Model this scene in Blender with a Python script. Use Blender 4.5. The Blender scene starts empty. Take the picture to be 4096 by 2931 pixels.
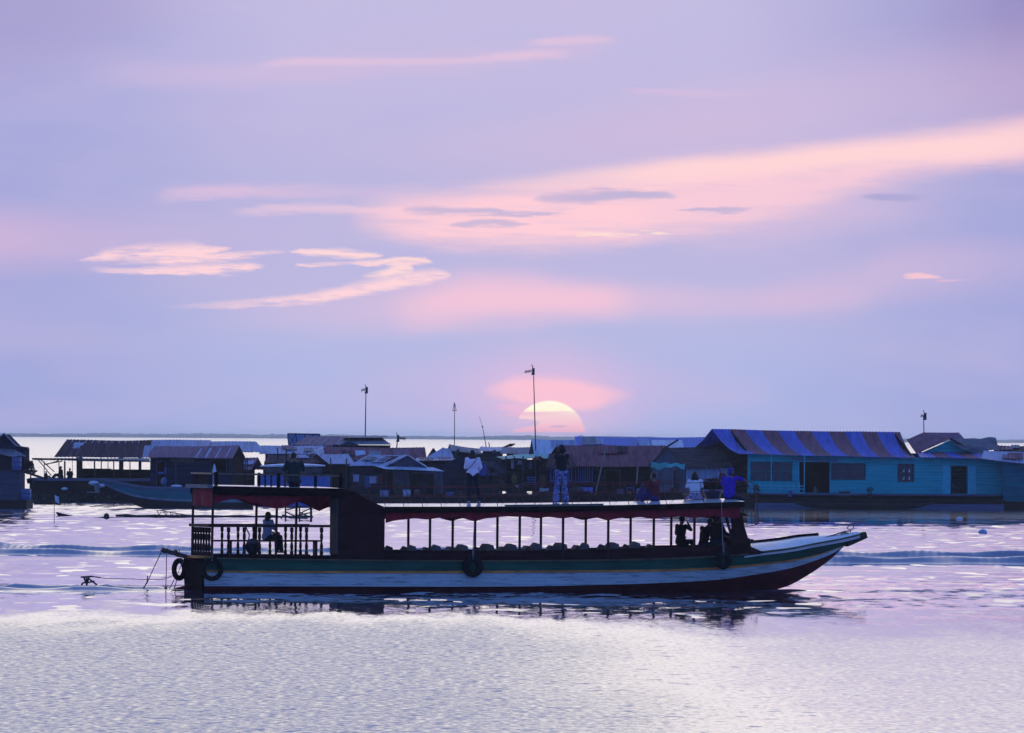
import bpy, math, random
import numpy as np
from mathutils import Vector, Matrix, noise as mnoise

random.seed(7)
SC = bpy.context.scene
COL = SC.collection
# ------------------------------------------------------------------ camera
W, H = 4096.0, 2931.0
F = 31350.0                 # focal length in photo pixels (the setting sun is half a degree wide)
CAMH = 4.615                # eye height above the water
PITCH = 280.0 / F
ROLL = 0.0062
RC = Matrix.Rotation(math.pi / 2 + PITCH, 3, 'X') @ Matrix.Rotation(ROLL, 3, 'Z')


def ray(u, v):
    d = RC @ Vector(((u - W / 2) / F, -(v - H / 2) / F, -1.0))
    return d / d.y


def P(u, v, D):
    """point on the sight line of photo pixel (u, v), D metres out over the water"""
    d = ray(u, v)
    return Vector((d.x * D, D, CAMH + d.z * D))


def S(u, v):
    d = ray(u, v)
    return d.x * F / 100.0, d.z * F / 100.0


def dist_of(u, v):
    """how far out the water surface is on that sight line"""
    return -CAMH / ray(u, v).z


cam_data = bpy.data.cameras.new('camera')
cam_data.sensor_width = 36.0
cam_data.lens = F / W * 36.0
cam_data.clip_start = 1.0
cam_data.clip_end = 90000.0
cam = bpy.data.objects.new('camera', cam_data)
COL.objects.link(cam)
cam.matrix_world = Matrix.Translation((0, 0, CAMH)) @ RC.to_4x4()
SC.camera = cam


# ------------------------------------------------------------------ materials
def srgb(r, g, b):
    def f(c):
        c /= 255.0
        return c / 12.92 if c <= 0.04045 else ((c + 0.055) / 1.055) ** 2.4
    return (f(r), f(g), f(b))


MATS = {}


def mat(name, col, rough=0.7, var=0.25, scale=3.0, stretch=(1, 1, 1), metal=0.0, bump=0.0, spec=0.4, col2=None, detail=4.0, c2cut=(0.45, 0.65), scuff=0.0, seam=0.0):
    """principled surface with noise-driven wear; col2 = a second colour in patches"""
    if name in MATS:
        return MATS[name]
    m = bpy.data.materials.new(name)
    m.use_nodes = True
    nt = m.node_tree
    b = nt.nodes['Principled BSDF']
    tc = nt.nodes.new('ShaderNodeTexCoord')
    mp = nt.nodes.new('ShaderNodeMapping')
    mp.inputs['Scale'].default_value = stretch
    nt.links.new(tc.outputs['Object'], mp.inputs['Vector'])
    nz = nt.nodes.new('ShaderNodeTexNoise')
    nz.inputs['Scale'].default_value = scale
    nz.inputs['Detail'].default_value = detail
    nt.links.new(mp.outputs['Vector'], nz.inputs['Vector'])
    rp = nt.nodes.new('ShaderNodeValToRGB')
    c = col
    d = col2 if col2 else tuple(x * (1 - var) for x in col)
    e = tuple(min(1, x * (1 + var * 0.6)) for x in col)
    if col2:
        rp.color_ramp.elements[0].position = c2cut[0]
        rp.color_ramp.elements[0].color = (*c, 1)
        rp.color_ramp.elements[1].position = c2cut[1]
        rp.color_ramp.elements[1].color = (*d, 1)
    else:
        rp.color_ramp.elements[0].position = 0.3
        rp.color_ramp.elements[0].color = (*d, 1)
        rp.color_ramp.elements[1].position = 0.7
        rp.color_ramp.elements[1].color = (*e, 1)
    nt.links.new(nz.outputs['Fac'], rp.inputs['Fac'])
    out = rp.outputs['Color']
    if scuff:
        # long dark scrapes and stains along the grain
        m2 = nt.nodes.new('ShaderNodeMapping'); m2.inputs['Scale'].default_value = (1.1, 1, 13)
        nt.links.new(tc.outputs['Object'], m2.inputs['Vector'])
        z2 = nt.nodes.new('ShaderNodeTexNoise'); z2.inputs['Scale'].default_value = 1.3; z2.inputs['Detail'].default_value = 5; z2.inputs['Roughness'].default_value = .7
        nt.links.new(m2.outputs['Vector'], z2.inputs['Vector'])
        k2 = nt.nodes.new('ShaderNodeMapRange'); k2.inputs[1].default_value = .52; k2.inputs[2].default_value = .66; k2.inputs[3].default_value = 0; k2.inputs[4].default_value = scuff
        nt.links.new(z2.outputs['Fac'], k2.inputs[0])
        x2 = nt.nodes.new('ShaderNodeMix'); x2.data_type = 'RGBA'
        nt.links.new(k2.outputs[0], x2.inputs[0]); nt.links.new(out, x2.inputs[6]); x2.inputs[7].default_value = (*[q * .25 for q in col], 1)
        out = x2.outputs[2]
    if seam:
        # plank seams
        sx = nt.nodes.new('ShaderNodeSeparateXYZ'); nt.links.new(tc.outputs['Object'], sx.inputs[0])
        ad_ = nt.nodes.new('ShaderNodeMath'); ad_.operation = 'MULTIPLY_ADD'; nt.links.new(nz.outputs['Fac'], ad_.inputs[0]); ad_.inputs[1].default_value = .04; nt.links.new(sx.outputs['Z'], ad_.inputs[2])
        pp = nt.nodes.new('ShaderNodeMath'); pp.operation = 'PINGPONG'; pp.inputs[1].default_value = seam; nt.links.new(ad_.outputs[0], pp.inputs[0])
        k3 = nt.nodes.new('ShaderNodeMapRange'); k3.inputs[1].default_value = 0; k3.inputs[2].default_value = .012; k3.inputs[3].default_value = .55; k3.inputs[4].default_value = 0
        nt.links.new(pp.outputs[0], k3.inputs[0])
        x3 = nt.nodes.new('ShaderNodeMix'); x3.data_type = 'RGBA'
        nt.links.new(k3.outputs[0], x3.inputs[0]); nt.links.new(out, x3.inputs[6]); x3.inputs[7].default_value = (*[q * .3 for q in col], 1)
        out = x3.outputs[2]
    nt.links.new(out, b.inputs['Base Color'])
    b.inputs['Roughness'].default_value = rough
    b.inputs['Metallic'].default_value = metal
    b.inputs['Specular IOR Level'].default_value = spec
    if bump:
        bp = nt.nodes.new('ShaderNodeBump')
        bp.inputs['Strength'].default_value = bump
        bp.inputs['Distance'].default_value = 0.02
        nt.links.new(nz.outputs['Fac'], bp.inputs['Height'])
        nt.links.new(bp.outputs['Normal'], b.inputs['Normal'])
    MATS[name] = m
    return m


def board_mat(name, col, pitch, rough=0.6, axis='z', var=0.3):
    """clapboards: a groove line every pitch metres, colour drift from board to board"""
    if name in MATS:
        return MATS[name]
    m = mat(name, col, rough, var, 1.3, (0.4, 0.4, 4.0) if axis == 'z' else (4, 4, 0.4))
    nt = m.node_tree
    b = nt.nodes['Principled BSDF']
    tc = nt.nodes.new('ShaderNodeTexCoord')
    sx = nt.nodes.new('ShaderNodeSeparateXYZ')
    nt.links.new(tc.outputs['Object'], sx.inputs[0])
    mt = nt.nodes.new('ShaderNodeMath')
    mt.operation = 'PINGPONG'
    mt.inputs[1].default_value = pitch
    nt.links.new(sx.outputs['Z' if axis == 'z' else 'X'], mt.inputs[0])
    bp = nt.nodes.new('ShaderNodeBump')
    bp.inputs['Strength'].default_value = 0.8
    b.inputs['Specular IOR Level'].default_value = 0.02; b.inputs['Roughness'].default_value = 0.95
    bp.inputs['Distance'].default_value = 0.2
    nt.links.new(mt.outputs[0], bp.inputs['Height'])
    nt.links.new(bp.outputs['Normal'], b.inputs['Normal'])
    return m


# ------------------------------------------------------------------ mesh builder
class MB:
    def __init__(s):
        s.v, s.f, s.m = [], [], []
        s.mi = 0
        s.xf = None

    def add(s, vs, fs, mi=None):
        o = len(s.v)
        if s.xf:
            vs = [s.xf(Vector(p)) for p in vs]
        s.v += [tuple(p) for p in vs]
        s.f += [tuple(i + o for i in f) for f in fs]
        s.m += [s.mi if mi is None else mi] * len(fs)
        return s

    def box(s, x0, x1, y0, y1, z0, z1, mi=None):
        vs = [(x, y, z) for z in (z0, z1) for y in (y0, y1) for x in (x0, x1)]
        return s.add(vs, [(0, 2, 3, 1), (4, 5, 7, 6), (0, 1, 5, 4), (2, 6, 7, 3), (0, 4, 6, 2), (1, 3, 7, 5)], mi)

    def hexa(s, a, b, mi=None):
        """solid between two quads a and b (4 points each, same winding)"""
        return s.add(list(a) + list(b), [(3, 2, 1, 0), (4, 5, 6, 7), (0, 1, 5, 4), (1, 2, 6, 5), (2, 3, 7, 6), (3, 0, 4, 7)], mi)

    def beam(s, p, q, w, h=None, mi=None):
        p, q = Vector(p), Vector(q)
        h = h or w
        d = (q - p).normalized()
        up = Vector((0, 0, 1)) if abs(d.z) < 0.9 else Vector((0, 1, 0))
        a = d.cross(up).normalized() * w / 2
        b = d.cross(a).normalized() * h / 2
        c = [(-1, -1), (1, -1), (1, 1), (-1, 1)]
        return s.hexa([p + a * i + b * j for i, j in c], [q + a * i + b * j for i, j in c], mi)

    def tube(s, pts, r, n=7, mi=None, cap=True):
        pts = [Vector(p) for p in pts]
        rs = r if isinstance(r, (list, tuple)) else [r] * len(pts)
        vs, fs = [], []
        prev = None
        for i, p in enumerate(pts):
            d = (pts[min(i + 1, len(pts) - 1)] - pts[max(i - 1, 0)]).normalized()
            if prev is None:
                up = Vector((0, 0, 1)) if abs(d.z) < 0.9 else Vector((0, 1, 0))
                a = d.cross(up).normalized()
            else:
                a = (prev - d * prev.dot(d)).normalized()
            prev = a
            b = d.cross(a)
            for k in range(n):
                t = 2 * math.pi * k / n
                vs.append(p + (a * math.cos(t) + b * math.sin(t)) * rs[i])
        for i in range(len(pts) - 1):
            for k in range(n):
                k2 = (k + 1) % n
                fs.append((i * n + k, i * n + k2, (i + 1) * n + k2, (i + 1) * n + k))
        if cap:
            fs.append(tuple(range(n - 1, -1, -1)))
            fs.append(tuple((len(pts) - 1) * n + k for k in range(n)))
        return s.add(vs, fs, mi)

    def limb(s, p, q, r0, r1, n=10):
        """rounded cone with ball ends (closed)"""
        p, q = Vector(p), Vector(q)
        d = q - p
        L = d.length
        d = d / L if L > 1e-6 else Vector((0, 0, 1))
        pts, rs = [], []
        for a in (80, 55, 28):
            t = math.radians(a)
            pts.append(p - d * r0 * math.sin(t)); rs.append(r0 * math.cos(t))
        for k in range(4):
            pts.append(p + d * L * k / 3.0); rs.append(r0 + (r1 - r0) * k / 3.0)
        for a in (28, 55, 80):
            t = math.radians(a)
            pts.append(q + d * r1 * math.sin(t)); rs.append(r1 * math.cos(t))
        return s.tube(pts, rs, n)

    def ball(s, c, r, n=12, m=8, rot=None, mi=None):
        c = Vector(c)
        r = r if isinstance(r, (tuple, list)) else (r, r, r)
        vs, fs = [], []
        for j in range(1, m):
            ph = math.pi * j / m
            for k in range(n):
                t = 2 * math.pi * k / n
                q = Vector((r[0] * math.sin(ph) * math.cos(t), r[1] * math.sin(ph) * math.sin(t), r[2] * math.cos(ph)))
                vs.append(c + (rot @ q if rot else q))
        top, bot = Vector((0, 0, r[2])), Vector((0, 0, -r[2]))
        vs += [c + (rot @ top if rot else top), c + (rot @ bot if rot else bot)]
        T, B = len(vs) - 2, len(vs) - 1
        for j in range(m - 2):
            for k in range(n):
                k2 = (k + 1) % n
                fs.append((j * n + k, (j + 1) * n + k, (j + 1) * n + k2, j * n + k2))
        for k in range(n):
            k2 = (k + 1) % n
            fs.append((T, k, k2)); fs.append((B, (m - 2) * n + k2, (m - 2) * n + k))
        return s.add(vs, fs, mi)

    def loft(s, rings, mi=None, cap=True, closed=True):
        n = len(rings[0])
        vs = [p for r in rings for p in r]
        fs = []
        for i in range(len(rings) - 1):
            for k in range(n if closed else n - 1):
                k2 = (k + 1) % n
                fs.append((i * n + k, i * n + k2, (i + 1) * n + k2, (i + 1) * n + k))
        if cap and closed:
            fs.append(tuple(range(n - 1, -1, -1)))
            fs.append(tuple((len(rings) - 1) * n + k for k in range(n)))
        return s.add(vs, fs, mi)

    def lathe(s, c, prof, n=14, mi=None):
        c = Vector(c)
        rings = [[c + Vector((r * math.cos(2 * math.pi * k / n), r * math.sin(2 * math.pi * k / n), z)) for k in range(n)] for r, z in prof]
        return s.loft(rings, mi)

    def torus(s, c, R, r, ax=Vector((0, 1, 0)), n=28, m=10, flat=1.0, mi=None):
        c = Vector(c); ax = ax.normalized()
        up = Vector((0, 0, 1)) if abs(ax.z) < 0.9 else Vector((1, 0, 0))
        a = ax.cross(up).normalized(); b = ax.cross(a)
        vs, fs = [], []
        for i in range(n):
            t = 2 * math.pi * i / n
            d = a * math.cos(t) + b * math.sin(t)
            for j in range(m):
                q = 2 * math.pi * j / m
                vs.append(c + d * (R + r * math.cos(q)) + ax * r * flat * math.sin(q))
        for i in range(n):
            for j in range(m):
                i2, j2 = (i + 1) % n, (j + 1) % m
                fs.append((i * m + j, i * m + j2, i2 * m + j2, i2 * m + j))
        return s.add(vs, fs, mi)

    def plate(s, poly, off, mi=None):
        """planar polygon given thickness by the offset vector"""
        n = len(poly)
        off = Vector(off)
        vs = [Vector(p) for p in poly] + [Vector(p) + off for p in poly]
        fs = [tuple(range(n - 1, -1, -1)), tuple(range(n, 2 * n))]
        fs += [(i, (i + 1) % n, (i + 1) % n + n, i + n) for i in range(n)]
        return s.add(vs, fs, mi)

    def sheet(s, fn, nu, nv, off, mi=None, mif=None):
        """thin solid: grid fn(a, b) for a, b in 0..1, thickened by off"""
        off = Vector(off)
        top = [Vector(fn(i / nu, j / nv)) for j in range(nv + 1) for i in range(nu + 1)]
        N = len(top)
        vs = top + [p + off for p in top]
        fs, ms = [], []
        for j in range(nv):
            for i in range(nu):
                a = j * (nu + 1) + i
                q = (a, a + 1, a + nu + 2, a + nu + 1)
                fs.append(q); fs.append(tuple(x + N for x in reversed(q)))
                k = mif((i + 0.5) / nu, (j + 0.5) / nv) if mif else (s.mi if mi is None else mi)
                ms += [k, k]
        e = [(j * (nu + 1), (j + 1) * (nu + 1)) for j in range(nv)] + [((j + 1) * (nu + 1) + nu, j * (nu + 1) + nu) for j in range(nv)]
        e += [(i + 1, i) for i in range(nu)] + [(nv * (nu + 1) + i, nv * (nu + 1) + i + 1) for i in range(nu)]
        for a, b in e:
            fs.append((a, b, b + N, a + N)); ms.append(ms[0])
        o = len(s.m)
        s.add(vs, fs)
        s.m[o:] = ms
        return s

    def build(s, name, mats, parent=None, smooth=None, local=False, loc=None):
        if not isinstance(mats, (list, tuple)):
            mats = [mats]
        off = Vector((0, 0, 0))
        if parent is not None and not local:
            o = parent
            while o is not None:
                off += o.location
                o = o.parent
        elif loc is not None:
            off = Vector(loc)
        me = bpy.data.meshes.new(name)
        me.from_pydata([(p[0] - off.x, p[1] - off.y, p[2] - off.z) for p in s.v], [], s.f)
        for m in mats:
            me.materials.append(m)
        if len(mats) > 1:
            me.polygons.foreach_set('material_index', s.m)
        if smooth is not None:
            me.polygons.foreach_set('use_smooth', [True] * len(me.polygons))
            if smooth < 3.1:
                me.set_sharp_from_angle(angle=smooth)
        me.update()
        ob = bpy.data.objects.new(name, me)
        COL.objects.link(ob)
        if parent is not None:
            ob.parent = parent
        elif loc is not None:
            ob.location = off
        return ob


def tag(o, label=None, cat=None, group=None, kind=None):
    if label: o['label'] = label
    if cat: o['category'] = cat
    if group: o['group'] = group
    if kind: o['kind'] = kind
    return o


def thing(name, label, cat, loc, rz=0.0, group=None):
    o = bpy.data.objects.new(name, None)
    o.empty_display_size = 0.2
    COL.objects.link(o)
    o.location = loc
    o.rotation_euler = (0, 0, rz)
    return tag(o, label, cat, group)


def copy_tree(o, parent=None):
    c = o.copy()
    COL.objects.link(c)
    c.parent = parent
    for ch in list(o.children):
        copy_tree(ch, c)
    return c


def lerp(pts, x):
    if x <= pts[0][0]:
        return pts[0][1]
    for (a, p), (b, q) in zip(pts, pts[1:]):
        if x <= b:
            return p + (q - p) * (x - a) / (b - a)
    return pts[-1][1]


def smoothp(pts, x):
    """Catmull-like smooth interpolation through a table"""
    n = len(pts)
    if x <= pts[0][0]: return pts[0][1]
    if x >= pts[-1][0]: return pts[-1][1]
    for i in range(n - 1):
        if x <= pts[i + 1][0]:
            x0, y0 = pts[i]; x1, y1 = pts[i + 1]
            m0 = (y1 - (pts[i - 1][1] if i else y0)) / (x1 - (pts[i - 1][0] if i else x0))
            m1 = ((pts[i + 2][1] if i + 2 < n else y1) - y0) / ((pts[i + 2][0] if i + 2 < n else x1) - x0)
            h = x1 - x0
            t = (x - x0) / h
            return (2*t**3 - 3*t**2 + 1) * y0 + (t**3 - 2*t**2 + t) * h * m0 + (-2*t**3 + 3*t**2) * y1 + (t**3 - t**2) * h * m1
# ------------------------------------------------------------------ sky
world = bpy.data.worlds.new('World')
SC.world = world
world.use_nodes = True
WT = world.node_tree
WT.nodes.clear()


class NT:
    def __init__(s, t): s.t = t

    def put(s, node, i, v):
        if v is None: return
        if isinstance(v, bpy.types.NodeSocket): s.t.links.new(v, node.inputs[i])
        else: node.inputs[i].default_value = v

    def m(s, op, a, b=None, c=None, clamp=False):
        n = s.t.nodes.new('ShaderNodeMath'); n.operation = op; n.use_clamp = clamp
        s.put(n, 0, a); s.put(n, 1, b); s.put(n, 2, c)
        return n.outputs[0]

    def ss(s, x, a, b, lo=0.0, hi=1.0, kind='SMOOTHSTEP'):
        n = s.t.nodes.new('ShaderNodeMapRange'); n.interpolation_type = kind
        for i, v in enumerate((x, a, b, lo, hi)): s.put(n, i, v)
        return n.outputs[0]

    def mix(s, fac, a, b, blend='MIX'):
        n = s.t.nodes.new('ShaderNodeMix'); n.data_type = 'RGBA'; n.blend_type = blend
        s.put(n, 0, fac)
        for i, v in ((6, a), (7, b)):
            if isinstance(v, tuple): v = (*v[:3], 1.0)
            s.put(n, i, v)
        return n.outputs[2]

    def xyz(s, x, y, z=0.0):
        n = s.t.nodes.new('ShaderNodeCombineXYZ')
        s.put(n, 0, x); s.put(n, 1, y); s.put(n, 2, z)
        return n.outputs[0]

    def sep(s, v):
        n = s.t.nodes.new('ShaderNodeSeparateXYZ'); s.t.links.new(v, n.inputs[0])
        return n.outputs

    def noise(s, vec, scale, detail=3.0, rough=0.5, dist=0.0):
        n = s.t.nodes.new('ShaderNodeTexNoise'); n.noise_dimensions = '3D'
        s.t.links.new(vec, n.inputs['Vector'])
        n.inputs['Scale'].default_value = scale; n.inputs['Detail'].default_value = detail
        n.inputs['Roughness'].default_value = rough; n.inputs['Distortion'].default_value = dist
        return n.outputs['Fac']

    def ramp(s, x, stops):
        n = s.t.nodes.new('ShaderNodeValToRGB')
        r = n.color_ramp
        while len(r.elements) < len(stops): r.elements.new(0.5)
        for e, (p, c) in zip(r.elements, stops):
            e.position = p; e.color = (*c, 1)
        s.put(n, 0, x)
        return n.outputs[0]

    def curve(s, x, pts, lo=None, hi=None):
        """table lookup y(x) through a Float Curve"""
        x0, x1 = pts[0][0], pts[-1][0]
        ys = [p[1] for p in pts]
        lo = min(ys) if lo is None else lo; hi = max(ys) if hi is None else hi
        if hi - lo < 1e-6: return lo
        n = s.t.nodes.new('ShaderNodeFloatCurve')
        c = n.mapping.curves[0]
        while len(c.points) < len(pts): c.points.new(0.5, 0.5)
        for p, (a, b) in zip(c.points, pts):
            p.location = ((a - x0) / (x1 - x0), (b - lo) / (hi - lo)); p.handle_type = 'AUTO_CLAMPED'
        n.mapping.update()
        s.put(n, 1, s.ss(x, x0, x1, kind='LINEAR'))
        return s.m('MULTIPLY_ADD', n.outputs[0], hi - lo, lo)


N = NT(WT)
tc = WT.nodes.new('ShaderNodeTexCoord')
dx, dy, dz = N.sep(tc.outputs['Generated'])
yy = N.m('MAXIMUM', dy, 0.02)
K = F / 100.0
su = N.m('MULTIPLY', N.m('DIVIDE', dx, yy), K)       # sky coordinates: hundredths of ... about 0.18 degrees each
sv = N.m('MULTIPLY', N.m('DIVIDE', dz, yy), K)
pos = N.xyz(su, sv, 0.0)
n_big = N.noise(N.xyz(N.m('MULTIPLY', su, 0.12), N.m('MULTIPLY', sv, 0.45)), 1.0, 4.0, 0.5)
n_mid = N.noise(N.xyz(N.m('MULTIPLY', su, 0.45), N.m('MULTIPLY', sv, 2.2), 3.3), 1.0, 5.0, 0.6)
n_fine = N.noise(N.xyz(N.m('MULTIPLY', su, 1.0), N.m('MULTIPLY', sv, 8.0), 7.7), 1.0, 6.0, 0.62)
n_veil = N.noise(N.xyz(N.m('MULTIPLY', su, 0.22), N.m('MULTIPLY', sv, 2.6), 12.7), 1.0, 4.0, 0.5)
# gently warped heights, for soft and for ragged clouds
svs = N.m('ADD', sv, N.m('MULTIPLY_ADD', n_big, 0.9, -0.45))
svw = N.m('ADD', sv, N.m('ADD', N.m('MULTIPLY_ADD', n_mid, 0.50, -0.25), N.m('MULTIPLY_ADD', n_fine, 0.26, -0.13)))

svt = N.m('ADD', sv, N.m('ADD', N.m('MULTIPLY_ADD', n_mid, 0.22, -0.11), N.m('MULTIPLY_ADD', n_fine, 0.16, -0.08)))
# clear evening sky inside the low band over the lake
base = N.ramp(N.m('DIVIDE', sv, 17.4, clamp=True), [
    (0.0, srgb(172, 184, 230)), (0.08, srgb(173, 183, 229)), (0.22, srgb(182, 186, 228)),
    (0.45, srgb(190, 184, 224)), (0.6, srgb(186, 183, 224)), (0.8, srgb(192, 186, 226)), (1.0, srgb(194, 188, 226))])
edge = N.ss(N.m('ABSOLUTE', su), 7.0, 21.0, 0.0, 0.75)
base = N.mix(edge, base, srgb(158, 164, 218))
base = N.mix(N.ss(n_big, 0.35, 0.75, 0.0, 0.35), base, srgb(200, 186, 222))


def px(pts):
    return [S(u, v) for u, v in pts]


def fade(t):
    """clouds that leave the photo at its sides end a little way beyond"""
    t = list(t)
    if t[0][1] > 0: t.insert(0, (t[0][0] - 1500, 0))
    if t[-1][1] > 0: t.append((t[-1][0] + 1800, 0))
    return t


def band(top, bot, inten, soft_t, soft_b, col, base, v=None, gain=1.0, tex=None):
    """cloud between two edges given as photo points; inten = (u, strength) table"""
    v = v if v is not None else svs
    T = N.curve(su, px(top)); B = N.curve(su, px(bot))
    I = N.curve(su, [(S(u, 900)[0], a) for u, a in fade(inten)], 0.0, 1.0)
    m = N.m('MULTIPLY', N.ss(N.m('SUBTRACT', T, v), -soft_t, soft_t), N.ss(N.m('SUBTRACT', v, B), -soft_b, soft_b))
    m = N.m('MULTIPLY', m, I)
    if tex is not None: m = N.m('MULTIPLY', m, tex)
    if gain != 1.0: m = N.m('MULTIPLY', m, gain, clamp=True)
    return N.mix(m, base, col)


def streak(line, hw, inten, col, base, v=None, gain=1.0, soft=0.7, tex=None):
    """cloud along a centre line; hw = (u, half width in px) table"""
    v = v if v is not None else svs
    C = N.curve(su, px(line))
    Wd = N.curve(su, [(S(u, 900)[0], a / 100.0) for u, a in hw])
    I = N.curve(su, [(S(u, 900)[0], a) for u, a in fade(inten)], 0.0, 1.0)
    q = N.m('DIVIDE', N.m('ABSOLUTE', N.m('SUBTRACT', v, C)), Wd)
    m = N.m('MULTIPLY', N.ss(q, 1.0 - soft, 1.0 + soft, 1.0, 0.0), I)
    if tex is not None: m = N.m('MULTIPLY', m, tex)
    if gain != 1.0: m = N.m('MULTIPLY', m, gain, clamp=True)
    return N.mix(m, base, col)


PINK = srgb(255, 207, 217)
ROSE = srgb(250, 200, 218)
DUSK = srgb(176, 168, 212)
CREAM = srgb(255, 214, 220)
svm = N.m('ADD', svs, N.m('ADD', N.m('MULTIPLY_ADD', n_mid, 0.55, -0.275), N.m('MULTIPLY_ADD', n_fine, 0.3, -0.15)))
# vignette painted into the sky: upper right as dusky cloud, upper left too
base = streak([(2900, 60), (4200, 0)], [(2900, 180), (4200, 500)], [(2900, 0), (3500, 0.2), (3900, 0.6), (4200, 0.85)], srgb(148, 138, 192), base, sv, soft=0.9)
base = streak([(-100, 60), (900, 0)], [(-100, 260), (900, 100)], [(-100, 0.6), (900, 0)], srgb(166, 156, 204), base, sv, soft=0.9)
# faint rosy veils
base = streak([(1400, 620), (2400, 560), (3300, 430), (4200, 330)], [(1400, 60), (2600, 130), (4200, 190)], [(1400, 0), (2000, 0.3), (2900, 0.45), (3900, 0.4), (4200, 0.35)], srgb(218, 190, 220), base, soft=0.95)
base = streak([(-100, 960), (500, 965), (1300, 930)], [(-100, 110), (1300, 60)], [(-100, 0.55), (300, 0.36), (800, 0.1), (1300, 0)], srgb(226, 188, 218), base, soft=0.95)
base = streak([(300, 300), (1000, 300), (1600, 260), (2100, 225), (2500, 155)], [(300, 40), (1000, 44), (2500, 34)], [(300, 0), (700, 0.3), (1100, 0.35), (1800, 0.25), (2300, 0.25), (2500, 0)], srgb(222, 192, 222), base, svw, soft=0.9)
base = streak([(1000, 268), (1300, 246), (1550, 248), (1800, 246), (2050, 224), (2300, 214)], [(1000, 14), (1400, 13), (1800, 12), (2050, 18), (2300, 12)], [(1000, 0), (1250, 0.6), (1500, 0.5), (1900, 0.5), (2080, 0.65), (2300, 0)], srgb(232, 198, 222), base, svt, soft=0.85)
base = streak([(2080, 176), (2250, 165), (2480, 160)], [(2080, 10), (2250, 15), (2480, 8)], [(2080, 0), (2220, 0.6), (2380, 0.45), (2480, 0)], srgb(232, 198, 222), base, svt, soft=0.85)
base = streak([(600, 790), (1000, 765), (1500, 772), (1900, 790)], [(600, 22), (1900, 30)], [(600, 0), (850, 0.7), (1200, 0.45), (1900, 0)], srgb(226, 194, 222), base, svw, soft=0.85)
base = streak([(900, 850), (1300, 838), (1800, 845), (2200, 850)], [(900, 16), (2200, 24)], [(900, 0), (1200, 0.75), (1700, 0.8), (2200, 0.2)], srgb(232, 200, 222), base, svw, soft=0.85)
base = streak([(2900, 1200), (3400, 1150), (3650, 1070), (4200, 1060)], [(2900, 45), (3600, 80), (4200, 60)], [(2900, 0.2), (3300, 0.55), (3700, 0.5), (4200, 0.25)], srgb(216, 188, 220), base, soft=0.95)
base = streak([(800, 1260), (1600, 1240), (2080, 1195), (2700, 1210), (3400, 1190)], [(800, 40), (1900, 85), (2300, 70), (3400, 35)], [(800, 0), (1500, 0.3), (1900, 0.85), (2300, 0.85), (2600, 0.35), (3400, 0.1)], ROSE, base, soft=0.9)
base = streak([(2450, 372), (2800, 372), (3200, 368)], [(2450, 10), (3200, 14)], [(2450, 0), (2650, 0.45), (3200, 0)], srgb(220, 192, 222), base, svw, soft=0.8)
# the great pink wing
base = band([(1380, 850), (1560, 800), (1900, 765), (2300, 722), (2700, 662), (3200, 608), (3700, 545), (4200, 470)],
            [(1380, 905), (1560, 945), (1900, 985), (2300, 985), (2700, 940), (3100, 860), (3500, 740), (3800, 668), (4200, 632)],
            [(1380, 0), (1500, 0.55), (1750, 0.95), (2400, 1), (2900, 0.95), (3400, 0.85), (3800, 0.9), (4200, 0.75)], 0.75, 0.6, PINK, base, v=svm, tex=N.ss(N.m('MULTIPLY_ADD', n_veil, 0.7, N.m('MULTIPLY', n_mid, 0.3)), 0.3, 0.55, 0.6, 1.0))
base = streak([(2500, 860), (3000, 850), (3500, 800), (3900, 780)], [(2500, 70), (3000, 95), (3900, 90)], [(2500, 0), (2800, 0.5), (3200, 0.4), (3900, 0)], srgb(240, 200, 220), base, svm, soft=0.95)
base = streak([(1900, 745), (2700, 690), (3300, 635), (4200, 545)], [(1900, 30), (2700, 40), (3300, 48), (4200, 60)], [(1900, 0), (2400, 0.6), (3000, 1), (3700, 1), (4200, 0.7)], srgb(255, 214, 216), base, soft=0.9)
# slate lenses drifting across it
DARKL = srgb(196, 182, 216)
base = streak([(2120, 800), (2400, 784), (2560, 782), (2720, 795)], [(2120, 5), (2300, 22), (2560, 20), (2720, 6)], [(2120, 0), (2200, 0.8), (2600, 1), (2720, 0)], DARKL, base, svw, soft=0.75)
base = streak([(1600, 840), (1700, 842), (1950, 853), (2260, 862)], [(1600, 6), (1700, 17), (2000, 9), (2260, 6)], [(1600, 0), (1680, 0.8), (2150, 0.85), (2260, 0)], DARKL, base, svw, soft=0.8)
base = streak([(1780, 898), (1950, 895), (2130, 899)], [(1780, 4), (1950, 13), (2130, 4)], [(1780, 0), (1850, 0.8), (2060, 0.8), (2130, 0)], DARKL, base, svw, soft=0.75)
base = streak([(2700, 842), (2860, 843), (3020, 836)], [(2700, 4), (2860, 9), (3020, 4)], [(2700, 0), (2780, 0.9), (2950, 0.8), (3020, 0)], DARKL, base, svw, soft=0.8)
base = streak([(3430, 792), (3570, 788), (3740, 786)], [(3430, 5), (3570, 14), (3740, 5)], [(3430, 0), (3520, 0.8), (3640, 0.6), (3740, 0)], srgb(168, 166, 212), base, svw, soft=0.7)
base = streak([(2220, 936), (2450, 932), (2600, 932), (2700, 946)], [(2220, 4), (2500, 9), (2700, 4)], [(2220, 0), (2300, 0.6), (2600, 0.9), (2700, 0)], srgb(255, 232, 212), base, svw, soft=0.6, tex=N.ss(n_fine, 0.38, 0.6))
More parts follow.
